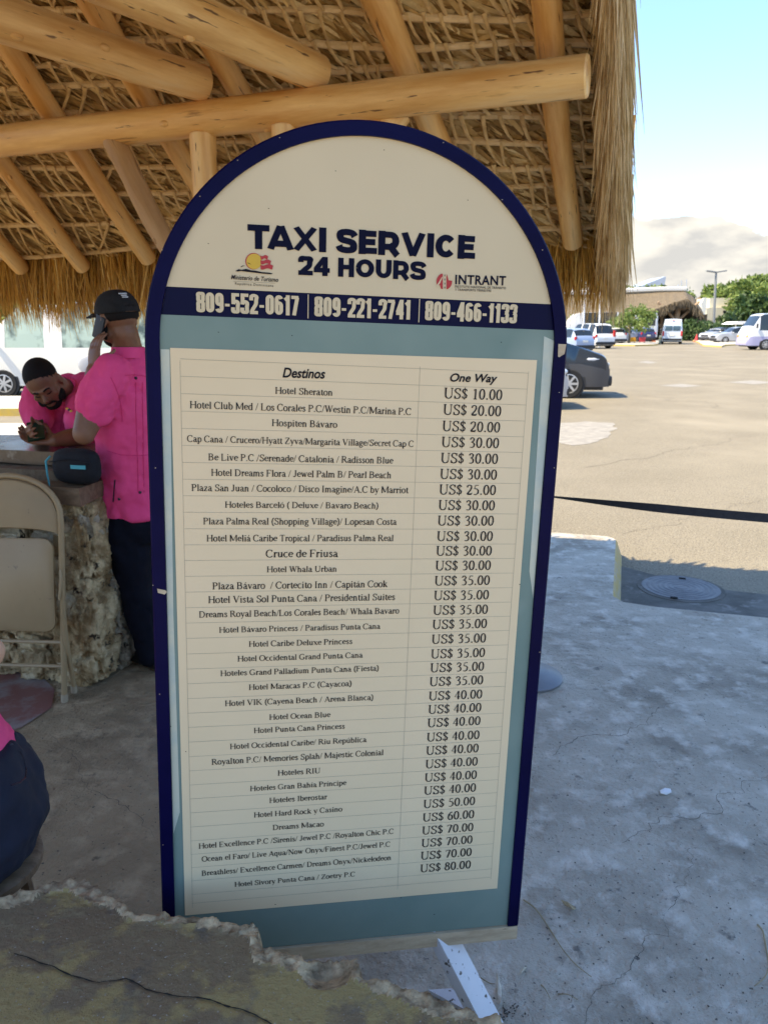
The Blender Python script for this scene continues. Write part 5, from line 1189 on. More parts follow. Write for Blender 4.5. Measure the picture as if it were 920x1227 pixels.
def button(px, py, Y_, parent, r_=.0075):
    p = P_(px, py, Y_); MB().ball(p, (r_, r_*.5, r_), None, 12, 8).build('button', m_btn, parent)
def seam(pts, parent, m, r_=.0022): MB().tube(pts, r_, 5).build('seam', m, parent)

so = [o for o in t1.children if o.name.startswith('shirt')][0]
def stitch(o, pts, m, r_=.0016, nm='seam'):
    dn = []
    for (a, b), (c, d) in zip(pts, pts[1:]): dn += [(a+(c-a)*k/5, b+(d-b)*k/5) for k in range(5)]
    q = surfs(o, dn+[pts[-1]], .0007)
    if len(q) > 1: MB().tube(q, r_, 5).build(nm, m, [c for c in (o.parent,)][0], fixn=False)
m_pinkd = mat('pink_seam_deep', (.62, .025, .12), .85)  # seams in a deeper pink than the shirt
stitch(so, [(133, 452), (138, 462), (143, 475), (146, 490), (147, 505)], m_pinkd); stitch(so, [(150, 450), (160, 449), (170, 450), (180, 453)], m_pinkd)
stitch(so, [(163, 458), (163, 490), (164, 520), (165, 550), (166, 590)], m_pinkd); stitch(so, [(171, 458), (171, 490), (172, 520), (172, 550), (173, 590)], m_pinkd)
stitch(so, [(128, 540), (145, 545), (165, 546), (180, 545)], m_pinkd); stitch(so, [(138, 575), (137, 590), (136, 601)], m_btn, .0035, 'side_slit')
for x_, y_ in ((163, 453), (168, 590), (143, 598)):
    q = surf(so, x_, y_, .001)
    if q is not None: MB().ball(q, (.007, .004, .007), None, 10, 7).build('button', m_btn, t1)
# ---- man leaning over the counter
t2 = empty('person', Vector((P_(90, 560, 4.35).x, 4.35, 0)), 'bearded man in pink shirt leaning forearms on the counter, looking down at his phone', 'person')
hd = P_(53, 459, 3.76); up2 = Vector((-.24, -.58, .74)); b = MB(); W2, M2 = head(b, hd, up2, (.30, -.50, -.80))
chs = P_(78, 492, 4.03); nk = P_(75, 468, 3.92); pel = P_(118, 560, 4.50); pel.z = 1.0; shR = P_(44, 476, 3.95); shL = P_(103, 466, 4.02)
elR = P_(49, 520, 3.86); wrR = P_(50, 534, 3.58); elL = P_(98, 532, 3.62); wrL = P_(66, 532, 3.50)
elR.z = max(elR.z, HT+.045); wrR.z = HT+.045; elL.z = HT+.046; wrL.z = HT+.04
limb(b, [nk+Vector((.0, .06, -.02)), nk, hd+Vector((.03, .06, -.02))], [.075, .062, .058])
ax2 = (shL-shR).normalized(); fr2 = (chs-pel).normalized(); dp2 = ax2.cross(fr2).normalized()
r2 = lambda c, a, d: (c, ax2*a, dp2*d)
b.rings([r2(pel, .165, .13), r2(pel.lerp(chs, .35), .15, .12), r2(pel.lerp(chs, .8), .175, .12), r2(chs, .17, .11), r2(nk+Vector((0, .04, 0)), .09, .07)], 22)
limb(b, [shR, (shR+elR)/2, elR], [.064, .054, .045]); limb(b, [elR, elR.lerp(wrR, .4), wrR], [.045, .041, .029])
limb(b, [shL, (shL+elL)/2, elL], [.064, .054, .045]); limb(b, [elL, elL.lerp(wrL, .4), wrL], [.045, .042, .030])
hand(b, wrL, (-.9, -.10, .10), (.05, -.1, 1), (.2, .9, .5), .55); hand(b, wrR, (-.05, -.75, .12), (.65, .0, .75), (-.5, .2, .9), .75)
for s_ in (-1, 1):
    h_ = pel+Vector((s_*.09, 0, -.04)); kn = Vector((h_.x, h_.y-.03, .52)); ft_ = Vector((h_.x, h_.y+.03, .09)); limb(b, [h_, kn, ft_], [.066, .052, .040])
organic(b.build('body', m_skin, t2, fixn=False), .0055, 0, 3)
b = MB(); b.rings([r2(pel+Vector((0, 0, -.02)), .185, .15), r2(pel.lerp(chs, .4), .172, .14), r2(pel.lerp(chs, .8), .19, .138), r2(chs+Vector((0, 0, .005)), .188, .128), r2(nk+Vector((0, .045, .0)), .10, .088)], 28)
limb(b, [shR+Vector((.01, .02, 0)), shR.lerp(elR, .35), shR.lerp(elR, .62)], [.080, .078, .074]); limb(b, [shL, shL.lerp(elL, .4), shL.lerp(elL, .8)], [.082, .080, .076])
organic(b.build('shirt', m_pink, t2, fixn=False), .0065, .026, 4)
cc = nk+Vector((.004, .02, -.004)); b = MB(); nax = (W2(0, -.04, -.1)-W2(0, 0, 0)).normalized(); cM = frame((hd-nk).normalized(), ax2); b.rings([(cc, cM @ Vector((.078, 0, 0)), cM @ Vector((0, .074, 0))), (cc+cM @ Vector((0, 0, .03)), cM @ Vector((.070, 0, 0)), cM @ Vector((0, .068, 0))), (cc+cM @ Vector((0, 0, .03)), cM @ Vector((.066, 0, 0)), cM @ Vector((0, .064, 0))), (cc, cM @ Vector((.07, 0, 0)), cM @ Vector((0, .066, 0)))], 24, cap=False); b.build('collar', m_pink, t2)
b = MB(); b.rings([r2(pel+Vector((0, 0, .0)), .17, .135), ((pel+Vector((0, 0, -.10))), Vector((.175, 0, 0)), Vector((0, .14, 0)))], 20)
for s_ in (-1, 1):
    h_ = pel+Vector((s_*.09, 0, -.06)); limb(b, [h_, Vector((h_.x, h_.y-.03, .52)), Vector((h_.x, h_.y+.03, .06))], [.10, .078, .066])
organic(b.build('trousers', m_trou, t2, fixn=False), .010, .02, 3)
for s_ in (-1, 1):
    c = Vector((pel.x+s_*.09, pel.y+.03, 0)); f_ = Vector((0, -1, 0)); b = MB(); b.rings([(c-f_*.07+Vector((0, 0, .035)), Vector((.026, 0, 0)), Vector((0, 0, .033))), (c+f_*.05+Vector((0, 0, .045)), Vector((.042, 0, 0)), Vector((0, 0, .043))), (c+f_*.18+Vector((0, 0, .022)), Vector((.036, 0, 0)), Vector((0, 0, .02)))], 14); b.build('shoe', m_shoe, t2)
b = MB(); b.ball(W2(0, -.017, .033), (.0768, .0950, .0862), M2, 26, 18); vs_ = []
hr = b.build('hair', m_hair, t2)
b = MB(); b.ball(W2(0, .055, -.088), (.042, .036, .028), M2, 18, 10)
for s_ in (-1, 1): b.ball(W2(.048*s_, .030, -.068), (.022, .040, .030), M2, 14, 9)
b.tube([W2(-.034, .082, -.068), W2(-.026, .093, -.053), W2(0, .099, -.051), W2(.026, .093, -.053), W2(.034, .082, -.068)], .006, 6)
organic(b.build('beard', m_hair, t2, fixn=False), .0035, 0, 2)
for s_ in (-1, 1):
    MB().tube([W2(.014*s_, .0945, .016), W2(.030*s_, .089, .021), W2(.044*s_, .078, .014)], [.004, .0045, .003], 6).build('eyebrow', m_hair, t2)
    MB().tube([W2(.018*s_, .089, -.006), W2(.030*s_, .086, -.009), W2(.041*s_, .077, -.006)], [.0022, .0028, .002], 6).build('eyelid', m_hair, t2)
p2 = P_(44, 522, 3.50); ph2 = empty('phone', p2, 'dark green phone held in both hands of the man leaning on the counter', 'phone')
m_gp = mat('dark_green_phone_case', (.008, .03, .018), .3)
MB().box(Vector((p2.x, p2.y, HT+.085)), (.075, .13, .011), Matrix.Rotation(R(35), 3, 'X') @ Matrix.Rotation(R(20), 3, 'Z'), bev=.004).build('case', m_gp, ph2)
# badge embroidery on his chest
s2o = [o for o in t2.children if o.name.startswith('shirt')][0]
for k_ in range(3):
    q = surf(s2o, 81+k_*2.4, 490+k_*1.6, .001)
    if q is not None: MB().ball(q, (.008, .003, .008), None, 8, 6).build('embroidered_crest', m_yel if k_ != 1 else m_btn, t2)
stitch(s2o, [(77, 470), (78, 480), (76, 492), (74, 505), (73, 515)], m_pinkd)

# ---- person cut off by the left edge
t3 = empty('person', Vector((-.92, 1.50, 0)), 'seated person cut off by the left edge, pink shirt hem and navy trousers showing', 'person')
pel = at_y(-42, 950, 1.50); hipz = pel.z; b = MB()
e1 = Vector((1, 0, 0)); e2 = Vector((0, 1, 0))
chs = pel+Vector((-.20, .02, .36)); nk = chs+Vector((-.10, .0, .21)); hd = nk+Vector((-.04, -.01, .14)); b = MB(); head(b, hd, (-.15, 0, 1), (-1, .2, -.1))
limb(b, [nk-Vector((0, 0, .06)), nk, hd-Vector((0, 0, .05))], [.07, .058, .055])
b.rings([(pel+Vector((0, 0, -.06)), e1*.11, e2*.14), (pel, e1*.11, e2*.145), (pel.lerp(chs, .4), e1*.115, e2*.15), (chs, e1*.12, e2*.18), (nk-Vector((0, 0, .05)), e1*.07, e2*.09)], 20)
sh = chs+Vector((.0, -.17, .08)); el = at_y(-16, 782, 1.42); wr = el+Vector((-.20, -.02, .10)); limb(b, [sh, (sh+el)/2, el], [.055, .046, .036]); limb(b, [el, (el+wr)/2, wr], [.036, .033, .025]); hand(b, wr, (-1, 0, .2), (0, 0, -1), (0, 1, 0), .4)
sh2 = chs+Vector((.0, .19, .08)); el2 = sh2+Vector((-.10, .02, -.26)); wr2 = el2+Vector((-.2, -.05, .02)); limb(b, [sh2, el2], [.055, .038]); limb(b, [el2, wr2], [.038, .025]); hand(b, wr2, (-1, 0, 0), (0, 0, -1), (0, -1, 0), .4)
lg = []
for s_ in (-1, 1):
    h_ = pel+Vector((0, s_*.09, -.05)); kn = h_+Vector((-.42, s_*.04, .0)); ft_ = Vector((kn.x+.03, kn.y, .09)); lg.append((h_, kn, ft_)); limb(b, [h_, kn, ft_], [.085, .055, .04])
organic(b.build('body', m_skin3, t3, fixn=False), .006, 0, 3)
b = MB(); b.rings([(pel+Vector((-.02, 0, .09)), e1*.122, e2*.165), (pel+Vector((0, 0, .02)), e1*.148, e2*.185), (pel+Vector((.004, 0, -.08)), e1*.150, e2*.19), (pel+Vector((-.01, 0, -.16)), e1*.135, e2*.175)], 26)
for h_, kn, ft_ in lg: limb(b, [h_+Vector((.0, 0, -.02)), h_.lerp(kn, .45), kn, ft_+Vector((0, 0, -.02))], [.105, .095, .078, .066])
organic(b.build('trousers', m_trou3 if False else mat('navy_twill', (.003, .006, .017), .85, (.006, .010, .026), 12, 4, bump=.3, bscale=150, bdist=.002), t3, fixn=False), .007, .026, 4)
b = MB(); b.rings([(pel+Vector((-.030, 0, .035)), e1*.143, e2*.182), (pel+Vector((-.040, 0, .09)), e1*.136, e2*.182), (pel.lerp(chs, .25), e1*.136, e2*.18), (pel.lerp(chs, .6), e1*.13, e2*.175), (chs+Vector((0, 0, .03)), e1*.132, e2*.19), (nk-Vector((0, 0, .04)), e1*.085, e2*.10)], 28)
limb(b, [sh, sh.lerp(el, .5)], [.068, .062]); limb(b, [sh2, sh2.lerp(el2, .6)], [.068, .062])
organic(b.build('shirt', m_pink, t3, fixn=False), .006, .007, 4)
for h_, kn, ft_ in lg:
    c = Vector((ft_.x, ft_.y, 0)); f_ = Vector((-1, 0, 0)); MB().rings([(c-f_*.07+Vector((0, 0, .035)), e2*.026, Vector((0, 0, .033))), (c+f_*.05+Vector((0, 0, .045)), e2*.042, Vector((0, 0, .043))), (c+f_*.18+Vector((0, 0, .022)), e2*.036, Vector((0, 0, .02)))], 14).build('shoe', m_shoe, t3)

tr3 = [o for o in t3.children if o.name.startswith('trousers')][0]; sh3 = [o for o in t3.children if o.name.startswith('shirt')][0]
stitch(tr3, [(24, 900), (29, 910), (32, 922), (31, 932), (24, 938), (14, 941)], m_btn, .0018, 'pocket_edge')
q = surf(sh3, 13, 893, .001)
if q is not None: MB().ball(q, (.006, .004, .006), None, 10, 7).build('button', m_btn, t3)

zs = pel.z - .175; stl = empty('stool', Vector((pel.x-.02, pel.y, 0)), 'low wooden stool under the seated person at the left edge', 'stool')
MB().lathe((pel.x-.02, pel.y, zs-.03), [(.15, 0), (.16, .008), (.16, .024), (.15, .03)], 28).build('seat', m_cwood, stl)
for k_ in range(4): q_ = math.pi/4+k_*math.pi/2; MB().tube([(pel.x-.02+math.cos(q_)*.15, pel.y+math.sin(q_)*.15, 0), (pel.x-.02+math.cos(q_)*.11, pel.y+math.sin(q_)*.11, zs-.028)], .014, 8).build('leg', m_cwood, stl)
# ================================================================== VEHICLES
ZR = -.15
m_glass = mat('tinted_car_glass', (.018, .024, .028), .06, coat=.3); m_glassb = mat('blue_tinted_glass', (.05, .10, .14), .08); m_glassg = mat('light_green_glass', (.34, .42, .34), .08, (.06, .08, .06), 1.6, 5, lo=.45, hi=.6)
m_tyre = mat('tyre_rubber', (.015, .015, .015), .85); m_rim = mat('alloy_rim', (.50, .50, .50), .35, metal=.6); m_trim = mat('black_car_plastic', (.02, .02, .022), .55)
m_tl = mat('red_tail_lamp', (.50, .02, .02), .25); m_hl = mat('clear_headlamp', (.62, .64, .66), .12, coat=.5); m_plate = mat('number_plate', (.70, .68, .60), .5); m_amber = mat('amber_lamp', (.7, .25, .03), .3)
def paint(n, c, r_=.28, met=0): return mat(n, c, r_, coat=.6, metal=met)
pw = paint('white_car_paint', (.74, .73, .70)); pcream = paint('cream_white_van_paint', (.74, .71, .63)); pb = paint('dark_blue_car_paint', (.005, .016, .032), .2); psil = paint('silver_car_paint', (.42, .43, .45), .3, .3)
pbl = paint('pale_blue_car_paint', (.30, .38, .52), .3, .1); pdk = paint('dark_grey_paint_and_reflection', (.045, .05, .06)); pgr = paint('blue_grey_car_paint', (.20, .24, .33), .3, .2); pcoach = paint('white_bus_paint', (.70, .70, .69)); pviolet = paint('violet_lower_paint', (.36, .35, .52)); pnav = paint('navy_car_paint', (.02, .03, .10))
def interp(tab, x):
    if x <= tab[0][0]: return tab[0][1]
    for (a, b), (c, d) in zip(tab, tab[1:]):
        if x <= c:
            t = (x-a)/(c-a) if c > a else 0; return b+(d-b)*t
    return tab[-1][1]
def smooth_tab(tab, x, r_=.10): return (interp(tab, x-r_)+2*interp(tab, x)+interp(tab, x+r_))/4
def vehicle(name, label, cat, group, loc, heading, L_, W_, roof, belt, tumble, windows, p_body, glass=None, z0=.28, wheels=(), wr=.33, front=None, rear=None, low=None, lowp=None, xs=44, extras=(), nose=.14, detail=True):
    """x forward, origin at the middle of the footprint; roof: (x,z) profile of the top line; windows: (name, x0, x1, kind) kind side/front/rear"""
    root = empty(name, loc, label, cat, group, rz=heading); glass = glass or m_glass; hl = L_/2
    def half(x):
        e = min(max((abs(x)-(hl-.55))/.55, 0), 1); return W_/2*(1-nose*e**2.2)
    NX = xs; X_ = sorted(set([round(-hl + L_*i/NX, 4) for i in range(NX+1)] + [round(k, 4) for wdw in windows for k in wdw[1:3] if -hl < k < hl] + [r_[0] for r_ in roof if -hl < r_[0] < hl]))
    SEC = [0, .25, .6, 1, 1.33, 1.67, 2, 2.5, 3]
    def pt(x, q, side):
        zt = smooth_tab(roof, x, .05); zb = min(belt, zt-.03); hw = half(x); k = max(zt-zb, 0)
        wr_ = hw - tumble*min(k, .8)
        if q <= 1:
            z = z0 + (zb-z0)*q; yy = hw*(1-.035*(1-q)**2 - .02*q*q)
        elif q <= 2: t = q-1; z = zb+(zt-.05*min(1, k*3)-zb)*t; yy = hw*.98+(wr_-.06-hw*.98)*t**1.25 if k > .06 else hw*.98 + (hw*.90-hw*.98)*t
        else: t = q-2; base = (wr_-.06) if k > .06 else hw*.90; yy = base*(1-t); z = zt-.05*min(1, k*3)*(1-t)**2 - .0*t
        return Vector((x, yy*side, z))
    body = MB(); gl_ = {}
    for side in (1, -1):
        grid = [[pt(x, q, side) for q in SEC] for x in X_]
        for i in range(len(X_)-1):
            xm = (X_[i]+X_[i+1])/2
            for j in range(len(SEC)-1):
                qm = (SEC[j]+SEC[j+1])/2; quad = [grid[i][j], grid[i+1][j], grid[i+1][j+1], grid[i][j+1]]; hit = None
                for wi, wdw in enumerate(windows):
                    if wdw[1] < xm < wdw[2]:
                        if wdw[3] == 'side' and 1.0 < qm < 1.85: hit = (wi, side)
                        if wdw[3] in ('front', 'rear') and qm > 2: hit = (wi, 0)
                if hit: gl_.setdefault(hit, MB()).add([p - Vector((0, side*.006 if hit[1] else 0, 0 if hit[1] else .006)) for p in quad], [(0, 1, 2, 3)])
                if not hit: body.add(quad, [(0, 1, 2, 3)])
                elif hit: pass
        for e in (0, -1):   # end caps
            col_ = grid[e]; xx = X_[e]
            for j in range(len(SEC)-1): body.add([col_[j], Vector((xx, 0, col_[j].z)), Vector((xx, 0, col_[j+1].z)), col_[j+1]], [(0, 1, 2, 3)])
    bm = bmesh.new(); me = bpy.data.meshes.new('body'); me.from_pydata([tuple(v) for v in body.v], [], body.f); bm.from_mesh(me); bmesh.ops.remove_doubles(bm, verts=bm.verts, dist=.001); bmesh.ops.recalc_face_normals(bm, faces=list(bm.faces)); bm.to_mesh(me); bm.free()
    me.polygons.foreach_set('use_smooth', [True]*len(me.polygons)); me.set_sharp_from_angle(angle=R(32)); bo = mesh_obj('body', me, p_body, root)
    if lowp:
        me.materials.append(lowp)
        for p in me.polygons:
            if p.center.z < low: p.material_index = 1
    for (wi, sd2), mb in gl_.items(): mb.build({'side': 'side_window', 'front': 'windscreen', 'rear': 'rear_window'}[windows[wi][3]], windows[wi][4] if len(windows[wi]) > 4 else glass, root, local=True)
    b = MB(); b.box((0, 0, z0-.0), (L_*.94, W_*.86, .16)); b.build('underbody', m_trim, root, local=True, smooth=False)
    for wx in wheels:
        for side in (1, -1):
            b = MB(); Mw = Matrix.Rotation(R(-90*side), 3, 'X'); c = Vector((wx, side*(W_/2-.10), wr))
            ar = MB(); ar.lathe((wx, side*(W_/2-.06), wr+.02), [(wr*1.16, -.07), (wr*1.16, .040), (wr*.5, .041)], 22, Mw); ar.build('wheel_arch', m_trim, root, local=True)
            b.lathe(c, [(wr*.62, -.10), (wr*.93, -.11), (wr, -.085), (wr, .085), (wr*.93, .11), (wr*.62, .10)], 26, Mw); ty = b.build('wheel', m_tyre, root, local=True)
            b = MB(); cc = c+Vector((0, side*.085, 0)); b.lathe(cc, [(wr*.64, -.02), (wr*.66, .02), (wr*.60, .022), (wr*.58, .0), (wr*.58, -.015)], 24, Mw)
            for a in range(7): q = 2*math.pi*a/7; b.box(cc+Vector((math.cos(q)*wr*.32, side*.006, math.sin(q)*wr*.32)), (wr*.60, .03, wr*.15), Matrix.Rotation(-q, 3, 'Y'))
            b.lathe(cc, [(wr*.15, -.02), (wr*.15, .025)], 12, Mw); rm = b.build('rim', m_rim, ty, local=True)
    for ex in extras:
        nm, kind, c, d, mt = ex[:5]; b = MB(); Mz = Matrix.Rotation(R(ex[5]), 3, 'Z') if len(ex) > 5 else None
        if kind == 'box': b.box(c, d, Mz, bev=min(d)*.35)
        elif kind == 'ball': b.ball(c, d, Mz, 14, 10)
        b.build(nm, mt, root, local=True)
    return root
def suv(name, label, group, loc, heading, p, L_=4.6, W_=1.85, H=1.7, extra=(), cat='car', glass=None, belt=1.02, van=False, lower=None, lowz=.62):
    h = L_/2
    roof = [(-h, .75), (-h+.04, 1.0), (-h+.14, 1.12), (-h+.42, H-.08), (-h+.62, H-.02), (0, H), (h-2.15, H-.03), (h-1.95, H-.08), (h-1.28, 1.10), (h-1.2, 1.06), (h-.5, .98), (h-.14, .86), (h-.03, .70), (h, .58)]
    win = [('w', -h+.40, -h+1.05, 'side'), ('w', -h+1.15, -h+2.0, 'side'), ('w', -h+2.1, h-1.55, 'side'), ('f', h-1.93, h-1.32, 'front'), ('r', -h+.15, -h+.40, 'rear')]
    ex = [('headlight', 'ball', (h-.20, s_*(W_/2-.24), .80), (.20, .17, .09), m_hl, s_*-24) for s_ in (1, -1)] + [('tail_light', 'box', (-h+.10, s_*(W_/2-.14), .98), (.14, .16, .24), m_tl) for s_ in (1, -1)]
    ex += [('grille', 'box', (h-.01, 0, .66), (.06, W_*.52, .20), m_trim), ('bumper', 'box', (h-.07, 0, .40), (.22, W_*.86, .22), m_trim), ('rear_bumper', 'box', (-h+.03, 0, .42), (.18, W_*.9, .24), m_trim), ('number_plate', 'box', (-h-.005, 0, .78), (.02, .40, .14), m_plate)]
    ex += [('mirror', 'ball', (h-1.62, s_*(W_/2+.06), 1.08), (.08, .12, .08), p) for s_ in (1, -1)]
    return vehicle(name, label, cat, group, loc, heading, L_, W_, roof, belt, .26, win, p, glass, wheels=(-h+.88, h-.90), wr=.35, extras=list(ex)+list(extra), lowp=lower, low=lowz)
def highvan(name, label, group, loc, heading, p, L_=5.2, W_=1.9, H=2.3, extra=(), glass=None, cat='van', rear=True):
    h = L_/2
    roof = [(-h, 1.0), (-h+.02, 1.5), (-h+.12, H-.15), (-h+.30, H-.02), (0, H), (h-1.75, H-.04), (h-1.5, H-.12), (h-.55, 1.32), (h-.40, 1.20), (h-.10, .95), (h-.02, .70), (h, .55)]
    win = [('w', -h+.30, -h+1.35, 'side'), ('w', -h+1.45, -h+2.75, 'side'), ('w', h-2.2, h-1.22, 'side'), ('f', h-1.48, h-.60, 'front')]
    ex = [('headlight', 'ball', (h-.14, s_*(W_/2-.25), .82), (.15, .17, .13), m_hl, s_*-20) for s_ in (1, -1)] + [('tail_light', 'box', (-h+.02, s_*(W_/2-.11), 1.02), (.10, .16, .48), m_tl) for s_ in (1, -1)]
    ex += [('rear_window', 'box', (-h-.0, s_*.36, 1.52), (.07, .66, .46), glass or m_glass) for s_ in (1, -1)] + [('rear_bumper', 'box', (-h-.02, 0, .45), (.16, W_*.92, .20), m_trim), ('number_plate', 'box', (-h-.03, 0, .86), (.03, .42, .14), m_plate), ('high_brake_lamp', 'box', (-h+.09, 0, H-.14), (.08, .26, .06), m_tl)]
    ex += [('bumper', 'box', (h-.06, 0, .42), (.2, W_*.88, .2), m_trim)] + [('mirror', 'ball', (h-.95, s_*(W_/2+.10), 1.35), (.06, .12, .14), m_trim) for s_ in (1, -1)]
    return vehicle(name, label, cat, group, loc, heading, L_, W_, roof, 1.22, .14, win, p, glass, wheels=(-h+1.05, h-1.1), wr=.34, extras=list(ex)+list(extra), nose=.08)
G_CAR = 'vehicles parked in the lot'
def G0(x, y): p = at_z(x, y, ZR); return p
def put(x, y, dx=0, dy=0): p = G0(x, y); return Vector((p.x+dx, p.y+dy, ZR))
# dark blue SUV, nose to the right: nose seen at x=727
n0 = G0(726, 476)
h = 2.4
vehicle('people_carrier', 'dark blue people carrier nosing out from behind the sign, headlight toward us', 'car', G_CAR, Vector((n0.x-2.32, n0.y+.80, ZR)), R(-7), 4.8, 1.95,
        [(-h, .9), (-h+.1, 1.6), (-h+.3, 1.88), (0, 1.95), (h-2.3, 1.93), (h-2.0, 1.84), (h-1.25, 1.42), (h-1.0, 1.33), (h-.5, 1.17), (h-.16, 1.05), (h-.04, .88), (h, .60)], 1.22, .2,
        [('w', -h+.4, -h+1.4, 'side'), ('w', -h+1.5, -h+2.5, 'side'), ('w', h-2.25, h-1.45, 'side'), ('f', h-1.95, h-1.3, 'front')], pb, m_glass, wheels=(-h+.9, h-1.0), wr=.36, lowp=pdk, low=.80, nose=.17,  # lower body coloured dark grey for the ground's reflection in it
        extras=[('headlight', 'ball', (h-.40, s_*.83, .955), (.30, .125, .085), m_hl, s_*-14) for s_ in (1, -1)] + [('grille', 'box', (h+.0, 0, .80), (.07, 1.0, .09), m_rim), ('grille', 'box', (h+.01, 0, .66), (.07, 1.05, .08), m_trim), ('bumper', 'box', (h-.05, 0, .42), (.26, 1.62, .26), m_trim), ('number_plate', 'box', (h+.09, 0, .50), (.02, .40, .13), m_plate)] + [('fog_lamp', 'ball', (h-.12, s_*.70, .50), (.08, .08, .05), m_hl) for s_ in (1, -1)] + [('mirror', 'ball', (h-1.45, s_*1.06, 1.32), (.08, .12, .09), pb) for s_ in (1, -1)])
n0 = G0(681, 490)
suv('silver_car', 'silver car of which only the front bumper shows beside the navy sign rim', G_CAR, Vector((n0.x-2.25, n0.y+.65, ZR)), R(-2), psil, 4.4, 1.8, 1.5)
suv('pale_blue_car', 'pale blue hatchback seen from behind, partly hidden by the dark blue car hood', G_CAR, put(683, 424, 0, 2.2), R(118), pbl, 4.3, 1.8, 1.62)
suv('white_suv', 'white sport utility car with tall red tail lamps facing the far bus', G_CAR, put(711, 418, 0, 2.2), R(112), pw, 4.8, 2.0, 1.95, extra=[('tail_light', 'box', (-2.36, -.80, 1.18), (.16, .20, .46), m_tl)], glass=m_glass)
suv('white_hatchback', 'small white car behind the tall white sport utility car', G_CAR, put(735, 413.2, 0, 2.5), R(112), pw, 4.0, 1.7, 1.6)
suv('blue_grey_car', 'blue grey car half hidden behind the young tree trunk', G_CAR, put(752, 411.5, 0, 2), R(8), pgr, 4.5, 1.8, 1.5)
suv('dark_blue_car', 'navy car parked right of the young tree near the orange barrel', G_CAR, put(775, 411.5, 0, 3), R(100), pnav, 4.4, 1.8, 1.55)
# high roof van seen from behind
p = put(815, 412.6, 0, 2.6)
highvan('high_roof_van', 'pale high roof van seen square from behind in front of the thatched hall', G_CAR, p, R(91)+math.atan2(-p.x, p.y), paint('pale_blue_white_van_paint', (.52, .58, .64)), H=2.42, glass=m_glassb)
# dark cars right of it
suv('dark_wagon', 'dark blue grey wagon behind the silver crossover beside the lamp post', G_CAR, put(872, 409, 0, 3), R(205), pdk, 4.7, 1.85, 1.6)
suv('crossover', 'silver grey crossover side on with dark windows left of the white minibus', G_CAR, put(884, 411.5, 0, 1), R(183), psil, 4.6, 1.85, 1.65)
highvan('white_minivan', 'white minivan roof showing behind the dark parked cars under the canopy', G_CAR, put(866, 405.6, 0, 2.5), R(200), pw, H=2.05)
suv('small_hatchback', 'small pale hatchback squeezed between the dark wagon and the crossover', G_CAR, put(862, 410, 1.0, 4), R(215), psil, 3.9, 1.7, 1.45)
# white and violet minibus on the right, side on, nose to the left
pm = put(896, 419.5)
h = 3.5
vehicle('minibus', 'white minibus with violet lower panels cut off by the right edge', 'minibus', G_CAR, Vector((pm.x+3.35, pm.y+.95, ZR)), R(180), 7.0, 2.05,
        [(-h, .9), (-h+.05, 2.3), (-h+.2, 2.62), (0, 2.68), (h-1.1, 2.64), (h-.85, 2.54), (h-.35, 1.72), (h-.16, 1.35), (h-.04, 1.05), (h, .6)], 1.42, .10,
        [('w', -h+.3, -h+1.6, 'side'), ('w', -h+1.7, -h+3.1, 'side'), ('w', -h+3.2, -h+4.3, 'side'), ('w', h-2.0, h-.82, 'side'), ('f', h-.83, h-.37, 'front')], pcoach, m_glass, z0=.32, wheels=(-h+1.6, h-1.35), wr=.40, lowp=pviolet, low=.86, nose=.10,
        extras=[('headlight', 'ball', (h-.12, s_*.72, .98), (.14, .2, .12), m_amber, s_*-15) for s_ in (1, -1)] + [('bumper', 'box', (h-.04, 0, .48), (.2, 1.8, .26), pviolet)] + [('mirror', 'box', (h-.55, s_*1.12, 1.75), (.1, .12, .34), m_trim) for s_ in (1, -1)])
# big white bus behind the tree
pc = put(790, 408.5); L_ = 11.5; h = L_/2
vehicle('coach', 'long white coach standing behind the young tree beside the thatched hall', 'bus', G_CAR, Vector((pc.x-L_/2*math.cos(R(2))+.3, pc.y+3.0, ZR)), R(2), L_, 2.5,
        [(-h, .8), (-h+.25, 1.6), (-h+1.5, 3.15), (-h+2.4, 3.35), (0, 3.4), (h-.3, 3.38), (h-.08, 3.2), (h, 1.5)], 1.75, .04,
        [('w', -h+2.2, -h+4.2, 'side'), ('w', -h+4.4, -h+6.4, 'side'), ('w', -h+6.6, -h+8.6, 'side'), ('w', h-2.3, h-.35, 'side')], pcoach, m_glass, z0=.4, wheels=(-h+2.4, h-2.6), wr=.5, nose=.04,
        extras=[('side_emblem', 'box', (h-1.3, -1.245, 1.35), (1.5, .02, .35), mat('grey_vinyl', (.42, .43, .46), .5))] + [('rear_window', 'box', (h-.02, 0, 2.5), (.08, 1.9, .8), m_glass)])
# white van on the left, nose left
pv = G0(9, 475.5); h = 2.7
highvan('passenger_van', 'cream white passenger van parked beyond the counter on the left', G_CAR, Vector((pv.x+h-1.1, pv.y+.85, ZR)), R(180), pcream, 5.4, 1.9, 2.35, glass=m_glassg)
suv('blue_car', 'blue car glimpsed past the nose of the cream white van', G_CAR, at_z(-8, 420, ZR)+Vector((0, 3, 0)), R(160), pbl, 4.3, 1.8, 1.5)
# slim post with grey oval head near the phone hand
pp = G0(104, 486); mm = empty('oval_headed_post', Vector((pp.x, pp.y, ZR)), 'slim pale post with a grey oval head in front of the cream van', 'post')
m_gp2 = mat('grey_painted_metal', (.30, .31, .33), .5); zt_ = 1.6 + (EYE - at_y(104, 436, pp.y)).z*-1
hp = at_y(104, 437, pp.y)
MB().lathe((pp.x, pp.y, ZR), [(.035, 0), (.03, hp.z-ZR-.1)], 10).build('post', m_wmet, mm); MB().ball(hp, (.19, .06, .20), None, 18, 12).build('head', m_gp2, mm)
